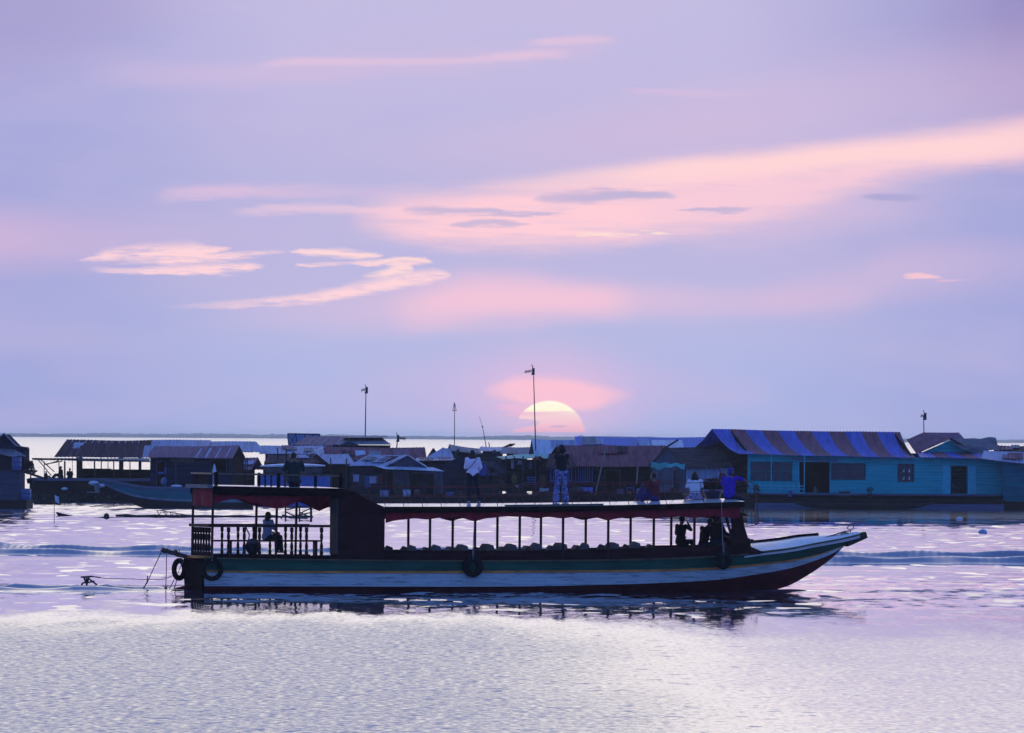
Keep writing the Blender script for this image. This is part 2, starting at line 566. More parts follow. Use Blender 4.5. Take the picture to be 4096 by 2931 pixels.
# the sharper sunlit clouds on the left
wisp = N.ss(N.m('MULTIPLY_ADD', n_mid, 0.5, N.m('MULTIPLY', n_fine, 0.5)), 0.36, 0.56, 0.25, 1.0)
wisp2 = N.ss(n_mid, 0.34, 0.52, 0.15, 1.0)
base = streak([(310, 1045), (500, 1018), (700, 1010), (930, 992)], [(310, 5), (450, 22), (700, 32), (860, 12), (930, 5)], [(310, 0), (370, 0.8), (600, 1), (860, 1), (930, 0)], CREAM, base, svw, soft=0.75, tex=wisp)
base = streak([(620, 1040), (800, 1032), (1000, 1022), (1160, 1008)], [(620, 20), (850, 16), (1000, 12), (1160, 3)], [(620, 0), (720, 1), (1000, 0.95), (1160, 0)], CREAM, base, svw, soft=0.75, tex=wisp)
base = streak([(340, 1080), (600, 1084), (850, 1076), (1070, 1068)], [(340, 8), (600, 14), (850, 20), (1070, 4)], [(340, 0), (480, 0.7), (750, 1), (980, 1), (1070, 0)], CREAM, base, svw, soft=0.75, tex=wisp)
base = streak([(1150, 1008), (1320, 1015), (1440, 1020), (1540, 1022)], [(1150, 3), (1330, 14), (1440, 12), (1540, 4)], [(1150, 0), (1200, 0.9), (1480, 1), (1540, 0)], srgb(255, 217, 219), base, svw, soft=0.75)
base = streak([(1180, 1055), (1380, 1057), (1480, 1058), (1740, 1052)], [(1180, 5), (1500, 6), (1740, 7)], [(1180, 0), (1220, 0.8), (1300, 0.5), (1480, 0.9), (1680, 0.9), (1740, 0)], CREAM, base, svw, soft=0.8, tex=wisp2)
base = streak([(1400, 1046), (1560, 1046), (1650, 1042), (1730, 1052)], [(1400, 4), (1600, 8), (1730, 6)], [(1400, 0), (1500, 0.9), (1690, 0.9), (1730, 0)], srgb(255, 218, 217), base, svw, soft=0.8)
base = streak([(650, 1225), (1000, 1216), (1250, 1192), (1480, 1150), (1640, 1116), (1810, 1096)], [(650, 8), (1000, 15), (1250, 20), (1480, 26), (1640, 26), (1810, 6)], [(650, 0), (900, 0.45), (1150, 0.9), (1500, 1), (1740, 1), (1810, 0)], CREAM, base, svw, soft=0.75, tex=wisp)
base = streak([(1440, 1112), (1540, 1092), (1610, 1074), (1660, 1078)], [(1440, 6), (1560, 16), (1620, 18), (1660, 5)], [(1440, 0), (1500, 0.8), (1630, 1), (1660, 0)], srgb(255, 218, 218), base, svw, soft=0.8, tex=wisp)
base = streak([(3600, 1108), (3690, 1106), (3780, 1112)], [(3600, 3), (3690, 9), (3780, 3)], [(3600, 0), (3670, 0.85), (3730, 0.75), (3780, 0)], srgb(255, 204, 212), base, svw, soft=0.9)
base = streak([(3730, 1128), (3800, 1126), (3900, 1130)], [(3730, 3), (3800, 6), (3900, 3)], [(3730, 0), (3790, 0.5), (3900, 0)], srgb(240, 194, 214), base, svw, soft=0.9)
svs2 = N.m('ADD', sv, N.m('MULTIPLY_ADD', n_mid, 0.22, -0.11))
# glow and thin cloud about the sun
base = streak([(1300, 1575), (1800, 1560), (2190, 1560), (2700, 1575), (3100, 1570)], [(1300, 60), (2190, 120), (3100, 50)], [(1300, 0), (1800, 0.4), (2190, 0.7), (2600, 0.3), (3100, 0)], srgb(222, 188, 226), base, sv, soft=0.95)
base = band([(1930, 1560), (2000, 1528), (2130, 1508), (2250, 1515), (2400, 1542), (2560, 1570)],
            [(1930, 1577), (2000, 1588), (2130, 1616), (2300, 1634), (2450, 1606), (2560, 1582)],
            [(1930, 0), (2000, 0.7), (2110, 1), (2350, 0.95), (2480, 0.45), (2560, 0)], 0.26, 0.22, srgb(255, 198, 214), base, svs2, tex=N.ss(n_veil, 0.2, 0.5, 0.8, 1.0))
base = streak([(1980, 1622), (2080, 1632), (2200, 1640)], [(1980, 8), (2080, 16), (2200, 14)], [(1980, 0), (2060, 0.75), (2150, 0.6), (2200, 0)], srgb(240, 188, 220), base, sv, soft=0.8)
# the sun's disc itself, half set
cu, cv = S(2197, 1746)
rr = N.m('SQRT', N.m('ADD', N.m('POWER', N.m('ABSOLUTE', N.m('SUBTRACT', su, cu)), 2.0), N.m('POWER', N.m('ABSOLUTE', N.m('SUBTRACT', sv, cv)), 2.0)))
halo = N.m('POWER', N.ss(rr, 1.2, 5.5, 1.0, 0.0, kind='LINEAR'), 2.2)
base = N.mix(N.m('MULTIPLY', halo, 0.38), base, srgb(255, 196, 216))
disc = N.ss(rr, 1.41, 1.50, 1.0, 0.0)
svn = N.m('ADD', sv, N.m('MULTIPLY_ADD', n_mid, 0.16, -0.08))
sunc = N.ramp(N.ss(N.m('SUBTRACT', svn, cv), 0.12, 1.45, kind='LINEAR'), [
    (0.0, (1.0, 0.46, 0.58)), (0.3, (1.0, 0.58, 0.66)), (0.52, (1.0, 0.68, 0.70)), (0.66, (1.0, 0.78, 0.72)),
    (0.72, (1.08, 1.0, 0.74)), (1.0, (1.08, 1.0, 0.82))])
disc = N.m('MULTIPLY', disc, N.ss(sv, cv + 0.17, cv + 0.22))
gate = N.curve(su, px([(2030, 1694), (2100, 1690), (2170, 1688), (2200, 1686)]))
gw = N.curve(su, [(S(2030, 0)[0], 0.32), (S(2100, 0)[0], 0.2), (S(2160, 0)[0], 0.09), (S(2185, 0)[0], 0.001)])
lens = N.m('MULTIPLY', N.ss(N.m('DIVIDE', N.m('ABSOLUTE', N.m('SUBTRACT', svn, gate)), gw), 0.7, 1.15, 1.0, 0.0), N.ss(su, S(2180, 0)[0], S(2150, 0)[0]))
disc = N.m('MULTIPLY', disc, N.m('SUBTRACT', 1.0, N.m('MULTIPLY', lens, 0.95)))
base = N.mix(disc, base, sunc)
base = streak([(2050, 1650), (2200, 1649), (2310, 1640)], [(2050, 3), (2200, 4), (2310, 3)], [(2050, 0), (2100, 0.5), (2200, 0.5), (2310, 0)], srgb(250, 190, 214), base, svn, soft=0.8)
base = streak([(2010, 1660), (2100, 1655), (2230, 1659), (2330, 1668)], [(2010, 4), (2150, 7), (2330, 3)], [(2010, 0), (2080, 0.55), (2200, 0.35), (2330, 0)], srgb(246, 186, 212), base, svn, soft=0.9)
base = streak([(2190, 1706), (2240, 1703), (2290, 1704)], [(2190, 2), (2250, 4), (2290, 2)], [(2190, 0), (2230, 0.8), (2290, 0)], srgb(214, 172, 206), base, sv, soft=0.7)

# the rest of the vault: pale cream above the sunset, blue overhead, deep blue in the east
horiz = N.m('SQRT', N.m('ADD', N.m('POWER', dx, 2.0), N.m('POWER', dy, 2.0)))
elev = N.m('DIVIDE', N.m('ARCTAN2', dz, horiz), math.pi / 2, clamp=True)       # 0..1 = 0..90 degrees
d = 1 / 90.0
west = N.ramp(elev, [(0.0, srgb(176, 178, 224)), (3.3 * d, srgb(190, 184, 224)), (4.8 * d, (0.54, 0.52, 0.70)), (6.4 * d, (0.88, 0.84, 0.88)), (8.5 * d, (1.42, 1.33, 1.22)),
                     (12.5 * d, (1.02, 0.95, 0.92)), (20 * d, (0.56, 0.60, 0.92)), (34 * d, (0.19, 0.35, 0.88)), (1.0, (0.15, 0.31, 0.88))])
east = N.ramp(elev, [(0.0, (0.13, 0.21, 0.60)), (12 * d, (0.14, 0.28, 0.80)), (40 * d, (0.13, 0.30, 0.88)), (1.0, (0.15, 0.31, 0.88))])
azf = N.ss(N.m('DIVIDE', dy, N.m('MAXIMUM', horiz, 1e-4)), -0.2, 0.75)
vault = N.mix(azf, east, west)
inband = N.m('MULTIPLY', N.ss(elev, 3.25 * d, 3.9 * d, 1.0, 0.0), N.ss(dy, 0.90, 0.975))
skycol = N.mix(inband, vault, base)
nish = WT.nodes.new('ShaderNodeTexSky')
nish.sky_type = 'NISHITA'
nish.sun_disc = False
SUN_EL = math.radians(1.2)
SUN_AZ = math.atan2(ray(2197, 1700).x, 1.0)
nish.sun_elevation = SUN_EL
nish.sun_rotation = SUN_AZ
nish.air_density = 1.5
nish.dust_density = 3.0
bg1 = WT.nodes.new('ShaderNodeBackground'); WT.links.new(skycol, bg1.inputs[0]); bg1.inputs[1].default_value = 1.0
bg2 = WT.nodes.new('ShaderNodeBackground'); WT.links.new(nish.outputs[0], bg2.inputs[0]); bg2.inputs[1].default_value = 0.001
ad = WT.nodes.new('ShaderNodeAddShader')
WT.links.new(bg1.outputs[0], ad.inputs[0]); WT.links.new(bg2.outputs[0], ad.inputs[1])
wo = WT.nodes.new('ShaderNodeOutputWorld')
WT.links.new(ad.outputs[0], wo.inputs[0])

sun_data = bpy.data.lights.new('sun', 'SUN')
sun_data.energy = 0.012
sun_data.angle = math.radians(20)
sun_data.color = (1.0, 0.55, 0.45)
sun = bpy.data.objects.new('sun', sun_data)
COL.objects.link(sun)
sd = Vector((math.sin(SUN_AZ) * math.cos(SUN_EL), math.cos(SUN_AZ) * math.cos(SUN_EL), math.sin(SUN_EL)))
sun.rotation_euler = sd.to_track_quat('Z', 'Y').to_euler()

# ------------------------------------------------------------------ water
def wake_z(x, y):
    z = np.zeros_like(x)
    n1 = np.sin(x * 0.31 + 1.3) * 0.35 + np.sin(x * 0.83 + 0.4 + 0.1 * y) * 0.22 + np.sin(x * 0.12) * 0.4
    # the long swell thrown off by an earlier boat, two crests
    n2 = np.sin(x * 0.9 + 2.0) * .8 + np.sin(x * 2.1 + .5) * .35 + np.sin(x * .37 + 4.0) * 1.3
    for off, A, sg in ((0.0, 0.27, 0.52), (-13.0, 0.25, 0.52), (-6.5, 0.10, 0.5)):
        yc = 307.5 - 0.24 * x + off + n2 * (1.0 if off == 0 else -0.9) + n1 * 1.2
        h = A * (0.92 + 0.28 * n1 + .16 * np.sin(x * 1.7 + off))
        t = (y - yc)
        z += h * np.where(t < 0, np.exp(-(t / sg) ** 2), np.exp(-(t / (sg * 2.4)) ** 2))
    # churned wake trailing from the stern
    yc = 233.0 + 0.05 * (x + 9.5) + np.sin(x * 0.7) * 0.15
    lf = 1 / (1 + np.exp((x + 9.9) / 0.35))
    ch = 0.82 + 0.10 * np.sin(x * 5.1 + y * 1.7) + 0.09 * np.sin(x * 2.3 - y * 0.9) + 0.08 * np.sin(x * 8.9 + 1.1) + 0.07 * np.sin(x * 0.9 + 2)
    z += 0.17 * lf * ch * np.exp(-((y - yc) / 0.42) ** 2) + 0.15 * lf * (0.7 + .3 * np.sin(x * 1.9)) * np.exp(-((y - yc + 1.5) / 0.42) ** 2)
    z += 0.012 * lf * np.sin(x * 7.7 + y * 3) * np.exp(-((y - yc) / 0.9) ** 2)
    # small bow wave, then the low shoulder running back along the hull
    xb, yb = P(3165, 2345, 238.0).x, 237.0
    r2 = ((x - xb) / 1.3) ** 2 + ((y - yb + 0.5) / 0.7) ** 2
    z += 0.07 * np.exp(-r2)
    # slow undulation everywhere
    q = np.clip((y - 195) / 40, 0.15, 1)
    z += q * (0.012 * np.sin(x * 0.5 + y * 0.33 + np.sin(x * .23)) + 0.012 * np.sin(y * 0.57 - x * 0.21 + 1.0 + 1.3 * np.sin(x * .31 + y * .05)))
    return z


def geo(a, b, n):
    return list(np.geomspace(a, b, n))


gx = [-9000, -3000, -1000, -400, -180, -110, -80, -60] + list(np.arange(-45, 45.01, 0.3)) + [60, 80, 110, 180, 400, 1000, 3000, 9000]
gy = [-400, -100, 0, 60, 90, 105] + list(np.arange(112, 222, 0.9)) + list(np.arange(222, 246, 0.14)) + list(np.arange(246, 288, 0.6)) + list(np.arange(288, 316, 0.16)) + list(np.arange(316, 460, 1.2)) + [470, 490, 520, 560, 620, 700, 850, 1100, 1600, 2500, 4500, 9000, 16000, 40000]
GX, GY = np.meshgrid(np.array(gx, float), np.array(gy, float))
GZ = wake_z(GX, GY) * np.clip((60 - np.abs(GX)) / 15, 0, 1) * np.clip((480 - GY) / 30, 0, 1) * np.clip((GY - 90) / 20, 0, 1)
co = np.stack([GX, GY, GZ], -1).reshape(-1, 3)
nx, ny = len(gx), len(gy)
ii = (np.arange(ny - 1)[:, None] * nx + np.arange(nx - 1)[None, :]).reshape(-1)
fq = np.stack([ii, ii + 1, ii + nx + 1, ii + nx], -1)
me = bpy.data.meshes.new('water')
me.vertices.add(len(co)); me.vertices.foreach_set('co', co.ravel())
me.loops.add(len(fq) * 4); me.loops.foreach_set('vertex_index', fq.ravel())
me.polygons.add(len(fq)); me.polygons.foreach_set('loop_start', np.arange(0, len(fq) * 4, 4)); me.polygons.foreach_set('loop_total', np.full(len(fq), 4))
me.polygons.foreach_set('use_smooth', np.ones(len(fq), bool))
me.update(); me.validate()
water = bpy.data.objects.new('water', me)
COL.objects.link(water)
tag(water, kind='structure')

wm = bpy.data.materials.new('lake_water')
wm.use_nodes = True
Q = NT(wm.node_tree)
wm.node_tree.nodes.clear()
ge = wm.node_tree.nodes.new('ShaderNodeNewGeometry')
gxp, gyp, gzp = Q.sep(ge.outputs['Position'])


def field(kx, ky, detail, seed, rough=0.5):
    return Q.noise(Q.xyz(Q.m('MULTIPLY', gxp, kx), Q.m('MULTIPLY', gyp, ky), seed), 1.0, detail, rough)


patch = field(0.10, 0.03, 3, 11.0)                       # cat's-paw patches of ripple
patch2 = field(0.30, 0.05, 3, 15.0)
yw = Q.m('ADD', gyp, Q.m('ADD', Q.m('MULTIPLY_ADD', patch, 40.0, -20.0), Q.m('MULTIPLY_ADD', field(0.7, 0.09, 3, 51.0), 36.0, -18.0)))
near = Q.ss(yw, 174.0, 222.0, 1.0, 0.0)                  # wind-ruffled foreground
mid = Q.m('MULTIPLY', Q.ss(yw, 196.0, 216.0), Q.ss(yw, 432.0, 474.0, 1.0, 0.0))
far = Q.ss(yw, 432.0, 474.0)
# ripple slopes towards the viewer
r_fine = field(6.5, 4.2, 3, 1.0, 0.62)
r_jit = field(2.0, 1.6, 3, 41.0, 0.6)
r_med = field(1.6, 0.35, 3, 2.0, 0.55)
r_glint = field(0.9, 0.26, 1, 5.0, 0.4)
r_blue = field(1.7, 1.5, 2, 9.0, 0.5)
r_side = field(2.4, 0.5, 3, 21.0)
right = Q.ss(Q.m('ADD', gxp, Q.m('MULTIPLY_ADD', patch2, 3.0, -1.5)), -4.0, 9.0)
# foreground: fine chop, with darker flecks where a facet leans steeply
t_near = Q.m('ADD', Q.m('MULTIPLY_ADD', r_fine, 0.36, -0.068), Q.m('MULTIPLY_ADD', r_jit, 0.10, -0.05))
t_near = Q.m('MULTIPLY', t_near, Q.ss(right, 0.0, 1.0, 1.0, 0.30))
t_near = Q.m('ADD', t_near, Q.m('MULTIPLY', Q.ss(r_blue, 0.63, 0.73), 0.12))
# slick between the wakes: almost flat, broken by bright glints
t_mid = Q.m('ADD', Q.m('MAXIMUM', -0.006, Q.m('ADD', Q.m('ADD', Q.m('MULTIPLY_ADD', r_med, 0.034, -0.016), Q.m('MULTIPLY', Q.m('SUBTRACT', r_jit, 0.5), Q.ss(gyp, 228.0, 250.0, 0.055, 0.010))), Q.ss(gyp, 232.0, 275.0, 0.0, 0.017))), Q.m('MULTIPLY', Q.m('MULTIPLY', Q.ss(r_glint, 0.58, 0.615), Q.ss(patch2, 0.38, 0.54)), 0.043))
# beyond: ruffled again
f_far = field(1.3, 0.10, 3, 31.0)
t_far = Q.m('ADD', Q.m('MULTIPLY_ADD', f_far, 0.16, -0.03), Q.m('MULTIPLY', Q.ss(gyp, 450, 650), 0.03))
tilt = Q.m('ADD', Q.m('MULTIPLY', t_near, near), Q.m('ADD', Q.m('MULTIPLY', t_mid, mid), Q.m('MULTIPLY', t_far, far)))
# sheltered water in the lee of the long house mirrors it
calm = Q.m('MULTIPLY', Q.ss(gxp, 3.0, 12.0), Q.m('MULTIPLY', Q.ss(Q.m('ADD', gyp, Q.m('MULTIPLY_ADD', f_far, 70.0, -35.0)), 400.0, 446.0), Q.ss(gyp, 530.0, 560.0, 1.0, 0.0)))
tilt = Q.m('ADD', Q.m('MULTIPLY', tilt, Q.m('SUBTRACT', 1.0, calm)), Q.m('MULTIPLY', calm, Q.m('MULTIPLY_ADD', f_far, 0.034, -0.013)))
side = Q.m('MULTIPLY', Q.m('SUBTRACT', r_side, 0.5), Q.m('ADD', 0.03, Q.m('MULTIPLY', near, 0.12)))
va = wm.node_tree.nodes.new('ShaderNodeVectorMath'); va.operation = 'ADD'
wm.node_tree.links.new(ge.outputs['Normal'], va.inputs[0])
wm.node_tree.links.new(Q.xyz(side, Q.m('MULTIPLY', tilt, -1.0), 0.0), va.inputs[1])
vn = wm.node_tree.nodes.new('ShaderNodeVectorMath'); vn.operation = 'NORMALIZE'
wm.node_tree.links.new(va.outputs[0], vn.inputs[0])
gl = wm.node_tree.nodes.new('ShaderNodeBsdfGlossy')
gl.inputs['Color'].default_value = (0.92, 0.94, 0.99, 1)
wm.node_tree.links.new(Q.m('ADD', Q.m('MULTIPLY', near, 0.03), Q.m('ADD', 0.035, Q.m('MULTIPLY', far, 0.05))), gl.inputs['Roughness'])
wm.node_tree.links.new(vn.outputs[0], gl.inputs['Normal'])
df = wm.node_tree.nodes.new('ShaderNodeBsdfDiffuse')
df.inputs['Color'].default_value = (0.09, 0.10, 0.16, 1)
fr = wm.node_tree.nodes.new('ShaderNodeFresnel')
fr.inputs['IOR'].default_value = 1.6
wm.node_tree.links.new(vn.outputs[0], fr.inputs['Normal'])
mx = wm.node_tree.nodes.new('ShaderNodeMixShader')
wm.node_tree.links.new(Q.ss(fr.outputs[0], 0.0, 0.92, 0.04, 1.0, kind='LINEAR'), mx.inputs[0])
wm.node_tree.links.new(df.outputs[0], mx.inputs[1])
wm.node_tree.links.new(gl.outputs[0], mx.inputs[2])
wout = wm.node_tree.nodes.new('ShaderNodeOutputMaterial')
wm.node_tree.links.new(mx.outputs[0], wout.inputs['Surface'])
me.materials.append(wm)

# ------------------------------------------------------------------ far shore
DS = 12500.0
nseg = 2400
xs = np.linspace(-6500, 6500, nseg)
b = MB()
rng = random.Random(3)
ring_f, ring_b = [], []
hs = []
for i, x in enumerate(xs):
    h = 6.0 + 2.2 * mnoise.noise((x * 0.0035, 0.3, 0)) + 1.8 * mnoise.noise((x * 0.018, 1.3, 0)) + rng.uniform(-0.5, 0.9)
    if rng.random() < 0.04: h += rng.uniform(0.5, 2.0)
    hs.append(min(9.4, h * 0.95))
rings = []
for i, x in enumerate(xs):
    h = hs[i]
    y0 = DS + 60 * mnoise.noise((x * 0.01, 5, 0))
    rings.append([Vector((x, y0, -1)), Vector((x, y0 + rng.uniform(-6, 6), h * 0.6)), Vector((x, y0 + 25, h)), Vector((x, y0 + 120, h * 0.8)), Vector((x, y0 + 200, -1))])
b.loft(rings, closed=True)
far_wood = b.build('far_wood', mat('far_trees', (0.045, 0.07, 0.05), 0.9, 0.3, 0.05), loc=(0, DS, 0))
tag(far_wood, 'low line of distant trees along the far shore under the sun', 'woods', kind='stuff')

hz = MB().box(-7000, 7000, -60, 13200, -2.0, 10.2).build('haze', bpy.data.materials.new('haze_air'), loc=(0, 0, 0))
tag(hz, kind='stuff')
hm = hz.data.materials[0]
hm.use_nodes = True
hm.node_tree.nodes.clear()
pv = hm.node_tree.nodes.new('ShaderNodeVolumePrincipled')
pv.inputs['Color'].default_value = (0.66, 0.82, 1.0, 1)
pv.inputs['Density'].default_value = 6.5e-5
pv.inputs['Anisotropy'].default_value = 0.8
ho = hm.node_tree.nodes.new('ShaderNodeOutputMaterial')
hm.node_tree.links.new(pv.outputs[0], ho.inputs['Volume'])

# ------------------------------------------------------------------ output
SC.view_settings.view_transform = 'Standard'
SC.view_settings.look = 'None'
SC.view_settings.exposure = 0.0
SC.view_settings.gamma = 1.0
SC.cycles.use_denoising = True
SC.cycles.max_bounces = 6
SC.cycles.diffuse_bounces = 2
SC.cycles.glossy_bounces = 3
SC.cycles.volume_bounces = 1
SC.cycles.sample_clamp_indirect = 4.0
world.cycles.sampling_method = 'MANUAL'
world.cycles.sample_map_resolution = 512
# ------------------------------------------------------------------ colours shared by boats and houses
M_GREEN = mat('boat_green_paint', (0.005, 0.085, 0.052), 0.5, 0.4, 2.0, (0.4, 1, 2), scuff=.6, spec=.25)
M_TAN = mat('tan_rubbing_strake', (0.55, 0.20, 0.035), 0.6, 0.4, 4.0, (0.5, 1, 1))
M_WHITE = mat('weathered_white_paint', (0.53, 0.62, 0.64), 0.5, 0.25, 1.6, (0.35, 1, 2.2), col2=(0.40, 0.45, 0.46), c2cut=(0.5, 0.95), scuff=.8, seam=.11)
M_RED = mat('red_bottom_paint', (0.11, 0.010, 0.014), 0.65, 0.5, 2.0, (0.4, 1, 2), scuff=.6, seam=.12, spec=.2)
M_DARKW = mat('dark_stained_wood', (0.014, 0.007, 0.008), 0.8, 0.4, 5.0, (0.3, 1, 3), bump=0.2, spec=.02)
M_BROWN = mat('brown_varnished_wood', (0.034, 0.013, 0.012), 0.65, 0.35, 6.0, (1, 1, 0.4), spec=.15)
M_CABIN = mat('dark_purple_brown_boards', (0.040, 0.013, 0.016), 0.8, 0.35, 3.0, (0.4, 1, 3), spec=.03)
M_ROOFW = mat('pale_roof_paint', (0.55, 0.56, 0.58), 0.16, 0.15, 2.0, spec=0.8)
M_DECKW = mat('pale_deck_paint', (0.62, 0.60, 0.60), 0.22, 0.15, 2.5, spec=0.7)
M_CLOTH = mat('dark_red_cloth', (0.26, 0.008, 0.022), 0.9, 0.35, 3.0, (3, 1, 0.6))
M_PIPE = mat('red_painted_pipe', (0.15, 0.02, 0.022), 0.5, 0.3, 8.0)
M_RUBBER = mat('black_tyre_rubber', (0.013, 0.012, 0.014), 0.8, 0.3, 12.0, bump=0.15, spec=.12)
M_ROPE = mat('grey_rope', (0.14, 0.12, 0.11), 0.9, 0.3, 30.0)
M_STEEL = mat('dull_steel', (0.12, 0.12, 0.13), 0.4, 0.3, 6.0, metal=0.6)
M_SEATC = mat('pale_seat_cover', (0.13, 0.11, 0.105), 0.85, 0.3, 5.0)
M_GREYB = mat('grey_bare_board', (0.16, 0.15, 0.16), 0.75, 0.3, 4.0)

TH = math.radians(18.0)
AX = Vector((math.cos(TH), math.sin(TH), 0)); AY = Vector((-math.sin(TH), math.cos(TH), 0))
_c = P(817, 2363, 231.5)
BR = Vector((_c.x, _c.y, 0)) + AY * 1.05
CAMP = Vector((0, 0, CAMH))


def BL(u, v, yl):
    """boat coordinates (x along the boat, z up) of photo pixel (u, v) on the plane y = yl of the boat"""
    d = ray(u, v)
    rel = CAMP - BR
    t = (yl - rel.dot(AY)) / d.dot(AY)
    p = CAMP + d * t
    return (p - BR).dot(AX), p.z


def B3(u, v, yl):
    x, z = BL(u, v, yl)
    return Vector((x, yl, z))


def BW(p):
    return BR + AX * p[0] + AY * p[1] + Vector((0, 0, p[2]))


boat = thing('tour_boat', 'long wooden tour boat with a green, white and red hull and red scalloped valances', 'boat', BR, TH)


def bpart(mb, name, mats, parent=boat, smooth=None):
    return mb.build(name, mats, parent, smooth, local=True)


# ---- hull
L_GUN = [(817, 2229), (859, 2231), (1300, 2238), (1700, 2242), (2100, 2242), (2500, 2238), (2700, 2232), (2925, 2221), (3055, 2205), (3169, 2191), (3265, 2172), (3371, 2153), (3440, 2136)]
L_RT = [(817, 2278), (1000, 2281), (1700, 2282), (2100, 2280), (2700, 2274), (2926, 2262), (3159, 2237), (3265, 2216), (3384, 2176)]
L_RB = [(817, 2286), (1000, 2289), (1700, 2291), (2100, 2289), (2700, 2283), (2926, 2271), (3159, 2244), (3265, 2221), (3381, 2179)]
L_WB = [(817, 2342), (1300, 2343), (1700, 2344), (2100, 2343), (2350, 2338), (2600, 2331), (2865, 2317), (3024, 2295), (3159, 2271), (3265, 2238), (3326, 2214), (3376, 2183)]
L_KL = [(817, 2400), (2600, 2398), (2900, 2385), (3060, 2366), (3159, 2339), (3212, 2310), (3265, 2277), (3326, 2232), (3373, 2186)]
br_gun = [(0, 1.05), (0.25, 1.18), (0.6, 1.2), (0.75, 1.12), (0.86, 0.86), (0.94, 0.5), (1, 0.17)]
br_mid = [(0, 1.03), (0.25, 1.16), (0.6, 1.18), (0.75, 1.07), (0.86, 0.76), (0.94, 0.38), (1, 0.03)]
br_wb = [(0, 0.92), (0.25, 1.04), (0.6, 1.05), (0.75, 0.88), (0.86, 0.56), (0.94, 0.26), (1, 0.025)]
br_kl = [(0, 0.55), (0.6, 0.5), (0.72, 0.28), (0.8, 0.06), (0.85, 0.02), (1, 0.015)]


def line_pt(L, B, s, dv=0.0):
    u = L[0][0] + (L[-1][0] - L[0][0]) * s
    y = -smoothp(B, s)
    x, z = BL(u, smoothp(L, u) + dv, y)
    return Vector((x, y, z))


NS = 72
hull = MB()
rows = [(L_GUN, br_gun), (L_RT, br_mid), (L_RB, br_mid), (L_WB, br_wb), (L_KL, br_kl)]
mats_row = [0, 1, 2, 3]
for sgn in (1, -1):
    for r in range(4):
        # sub-divide each strake once so that it bulges a little
        for k in range(NS):
            qs = []
            for (ra, s) in ((r, k / NS), (r, (k + 1) / NS), (r + 1, (k + 1) / NS), (r + 1, k / NS)):
                p = line_pt(rows[ra][0], rows[ra][1], s)
                qs.append((p.x, p.y * sgn, p.z))
            hull.add(qs, [(0, 1, 2, 3) if sgn < 0 else (3, 2, 1, 0)], mats_row[r])
# keel bottom and transom
for k in range(NS):
    a = line_pt(L_KL, br_kl, k / NS); b_ = line_pt(L_KL, br_kl, (k + 1) / NS)
    hull.add([(a.x, a.y, a.z), (b_.x, b_.y, b_.z), (b_.x, -b_.y, b_.z), (a.x, -a.y, a.z)], [(0, 1, 2, 3)], 3)
st = [line_pt(l, b_, 0) for l, b_ in rows]
hull.add([(p.x, p.y, p.z) for p in st] + [(p.x, -p.y, p.z) for p in reversed(st)], [tuple(range(10))], 4)
# rubbing strake proud of the side
for sgn in (1, -1):
    for k in range(NS):
        a, b_ = line_pt(L_RT, br_mid, k / NS), line_pt(L_RT, br_mid, (k + 1) / NS)
        c, d_ = line_pt(L_RB, br_mid, k / NS), line_pt(L_RB, br_mid, (k + 1) / NS)
        o = Vector((0, -0.025, 0)); i = Vector((0, 0.01, 0))
        q0 = [a + i, a + o, c + o, c + i]; q1 = [b_ + i, b_ + o, d_ + o, d_ + i]
        if sgn < 0:
            q0 = [Vector((p.x, -p.y, p.z)) for p in q0]; q1 = [Vector((p.x, -p.y, p.z)) for p in q1]
        hull.hexa(q0, q1, 1)
bpart(hull, 'hull', [M_GREEN, M_TAN, M_WHITE, M_RED, M_DARKW], smooth=math.radians(25))

M_GUNW = mat('mossy_gunwale_wood', (0.10, 0.085, 0.035), 0.7, 0.5, 5.0, (0.6, 1, 1), col2=(0.05, 0.045, 0.025))
for sgn in (1, -1):
    g = MB()
    pts = []
    for k in range(NS + 1):
        p = line_pt(L_GUN, br_gun, k / NS)
        pts.append(Vector((p.x, p.y * sgn, p.z)))
    for a, b_ in zip(pts, pts[1:]):
        o = Vector((0, 0.05 * -sgn, 0)); i = Vector((0, 0.05 * sgn, 0)); t = Vector((0, 0, 0.03)); dn = Vector((0, 0, -0.015))
        g.hexa([a + o + dn, a + i + dn, a + i + t, a + o + t], [b_ + o + dn, b_ + i + dn, b_ + i + t, b_ + o + t])
    bpart(g, 'gunwale', M_GUNW)

# stern post block (dark, under the fantail) and sole-level fantail
sb = MB()
p0 = BL(741, 2240, -0.2)[0]
zf = BL(800, 2222, -1.0)[1]
sb.plate([(-.004, -.56, -.35), (-.004, -.93, .08), (-.004, -1.03, .5), (-.004, -1.05, zf - .06), (-.004, 1.05, zf - .06), (-.004, 1.03, .5), (-.004, .93, .08), (-.004, .56, -.35)], (-.05, 0, 0))
bpart(sb, 'transom', M_DARKW)
ft = MB().box(-0.26, 0.2, -1.1, 1.1, zf - 0.06, zf)
bpart(ft, 'fantail', M_TAN)
# skeg ramp
sk = MB().plate([B3(677, 2358, 0), B3(743, 2340, 0), B3(790, 2334, 0), B3(790, 2400, 0), B3(690, 2392, 0)], (0, 0.16, 0))
bpart(sk, 'skeg', M_RED)

# bow deck, crowned, and the dark stem block
bd = MB()
xs_d = np.linspace(BL(2985, 2214, -1.1)[0], BL(3440, 2136, -0.17)[0], 26)
gl_tab = [line_pt(L_GUN, br_gun, k / 200) for k in range(201)]


def gun_at(x):
    z = lerp([(p.x, p.z) for p in gl_tab], x); y = -lerp([(p.x, p.y) for p in gl_tab], x)
    return y, z


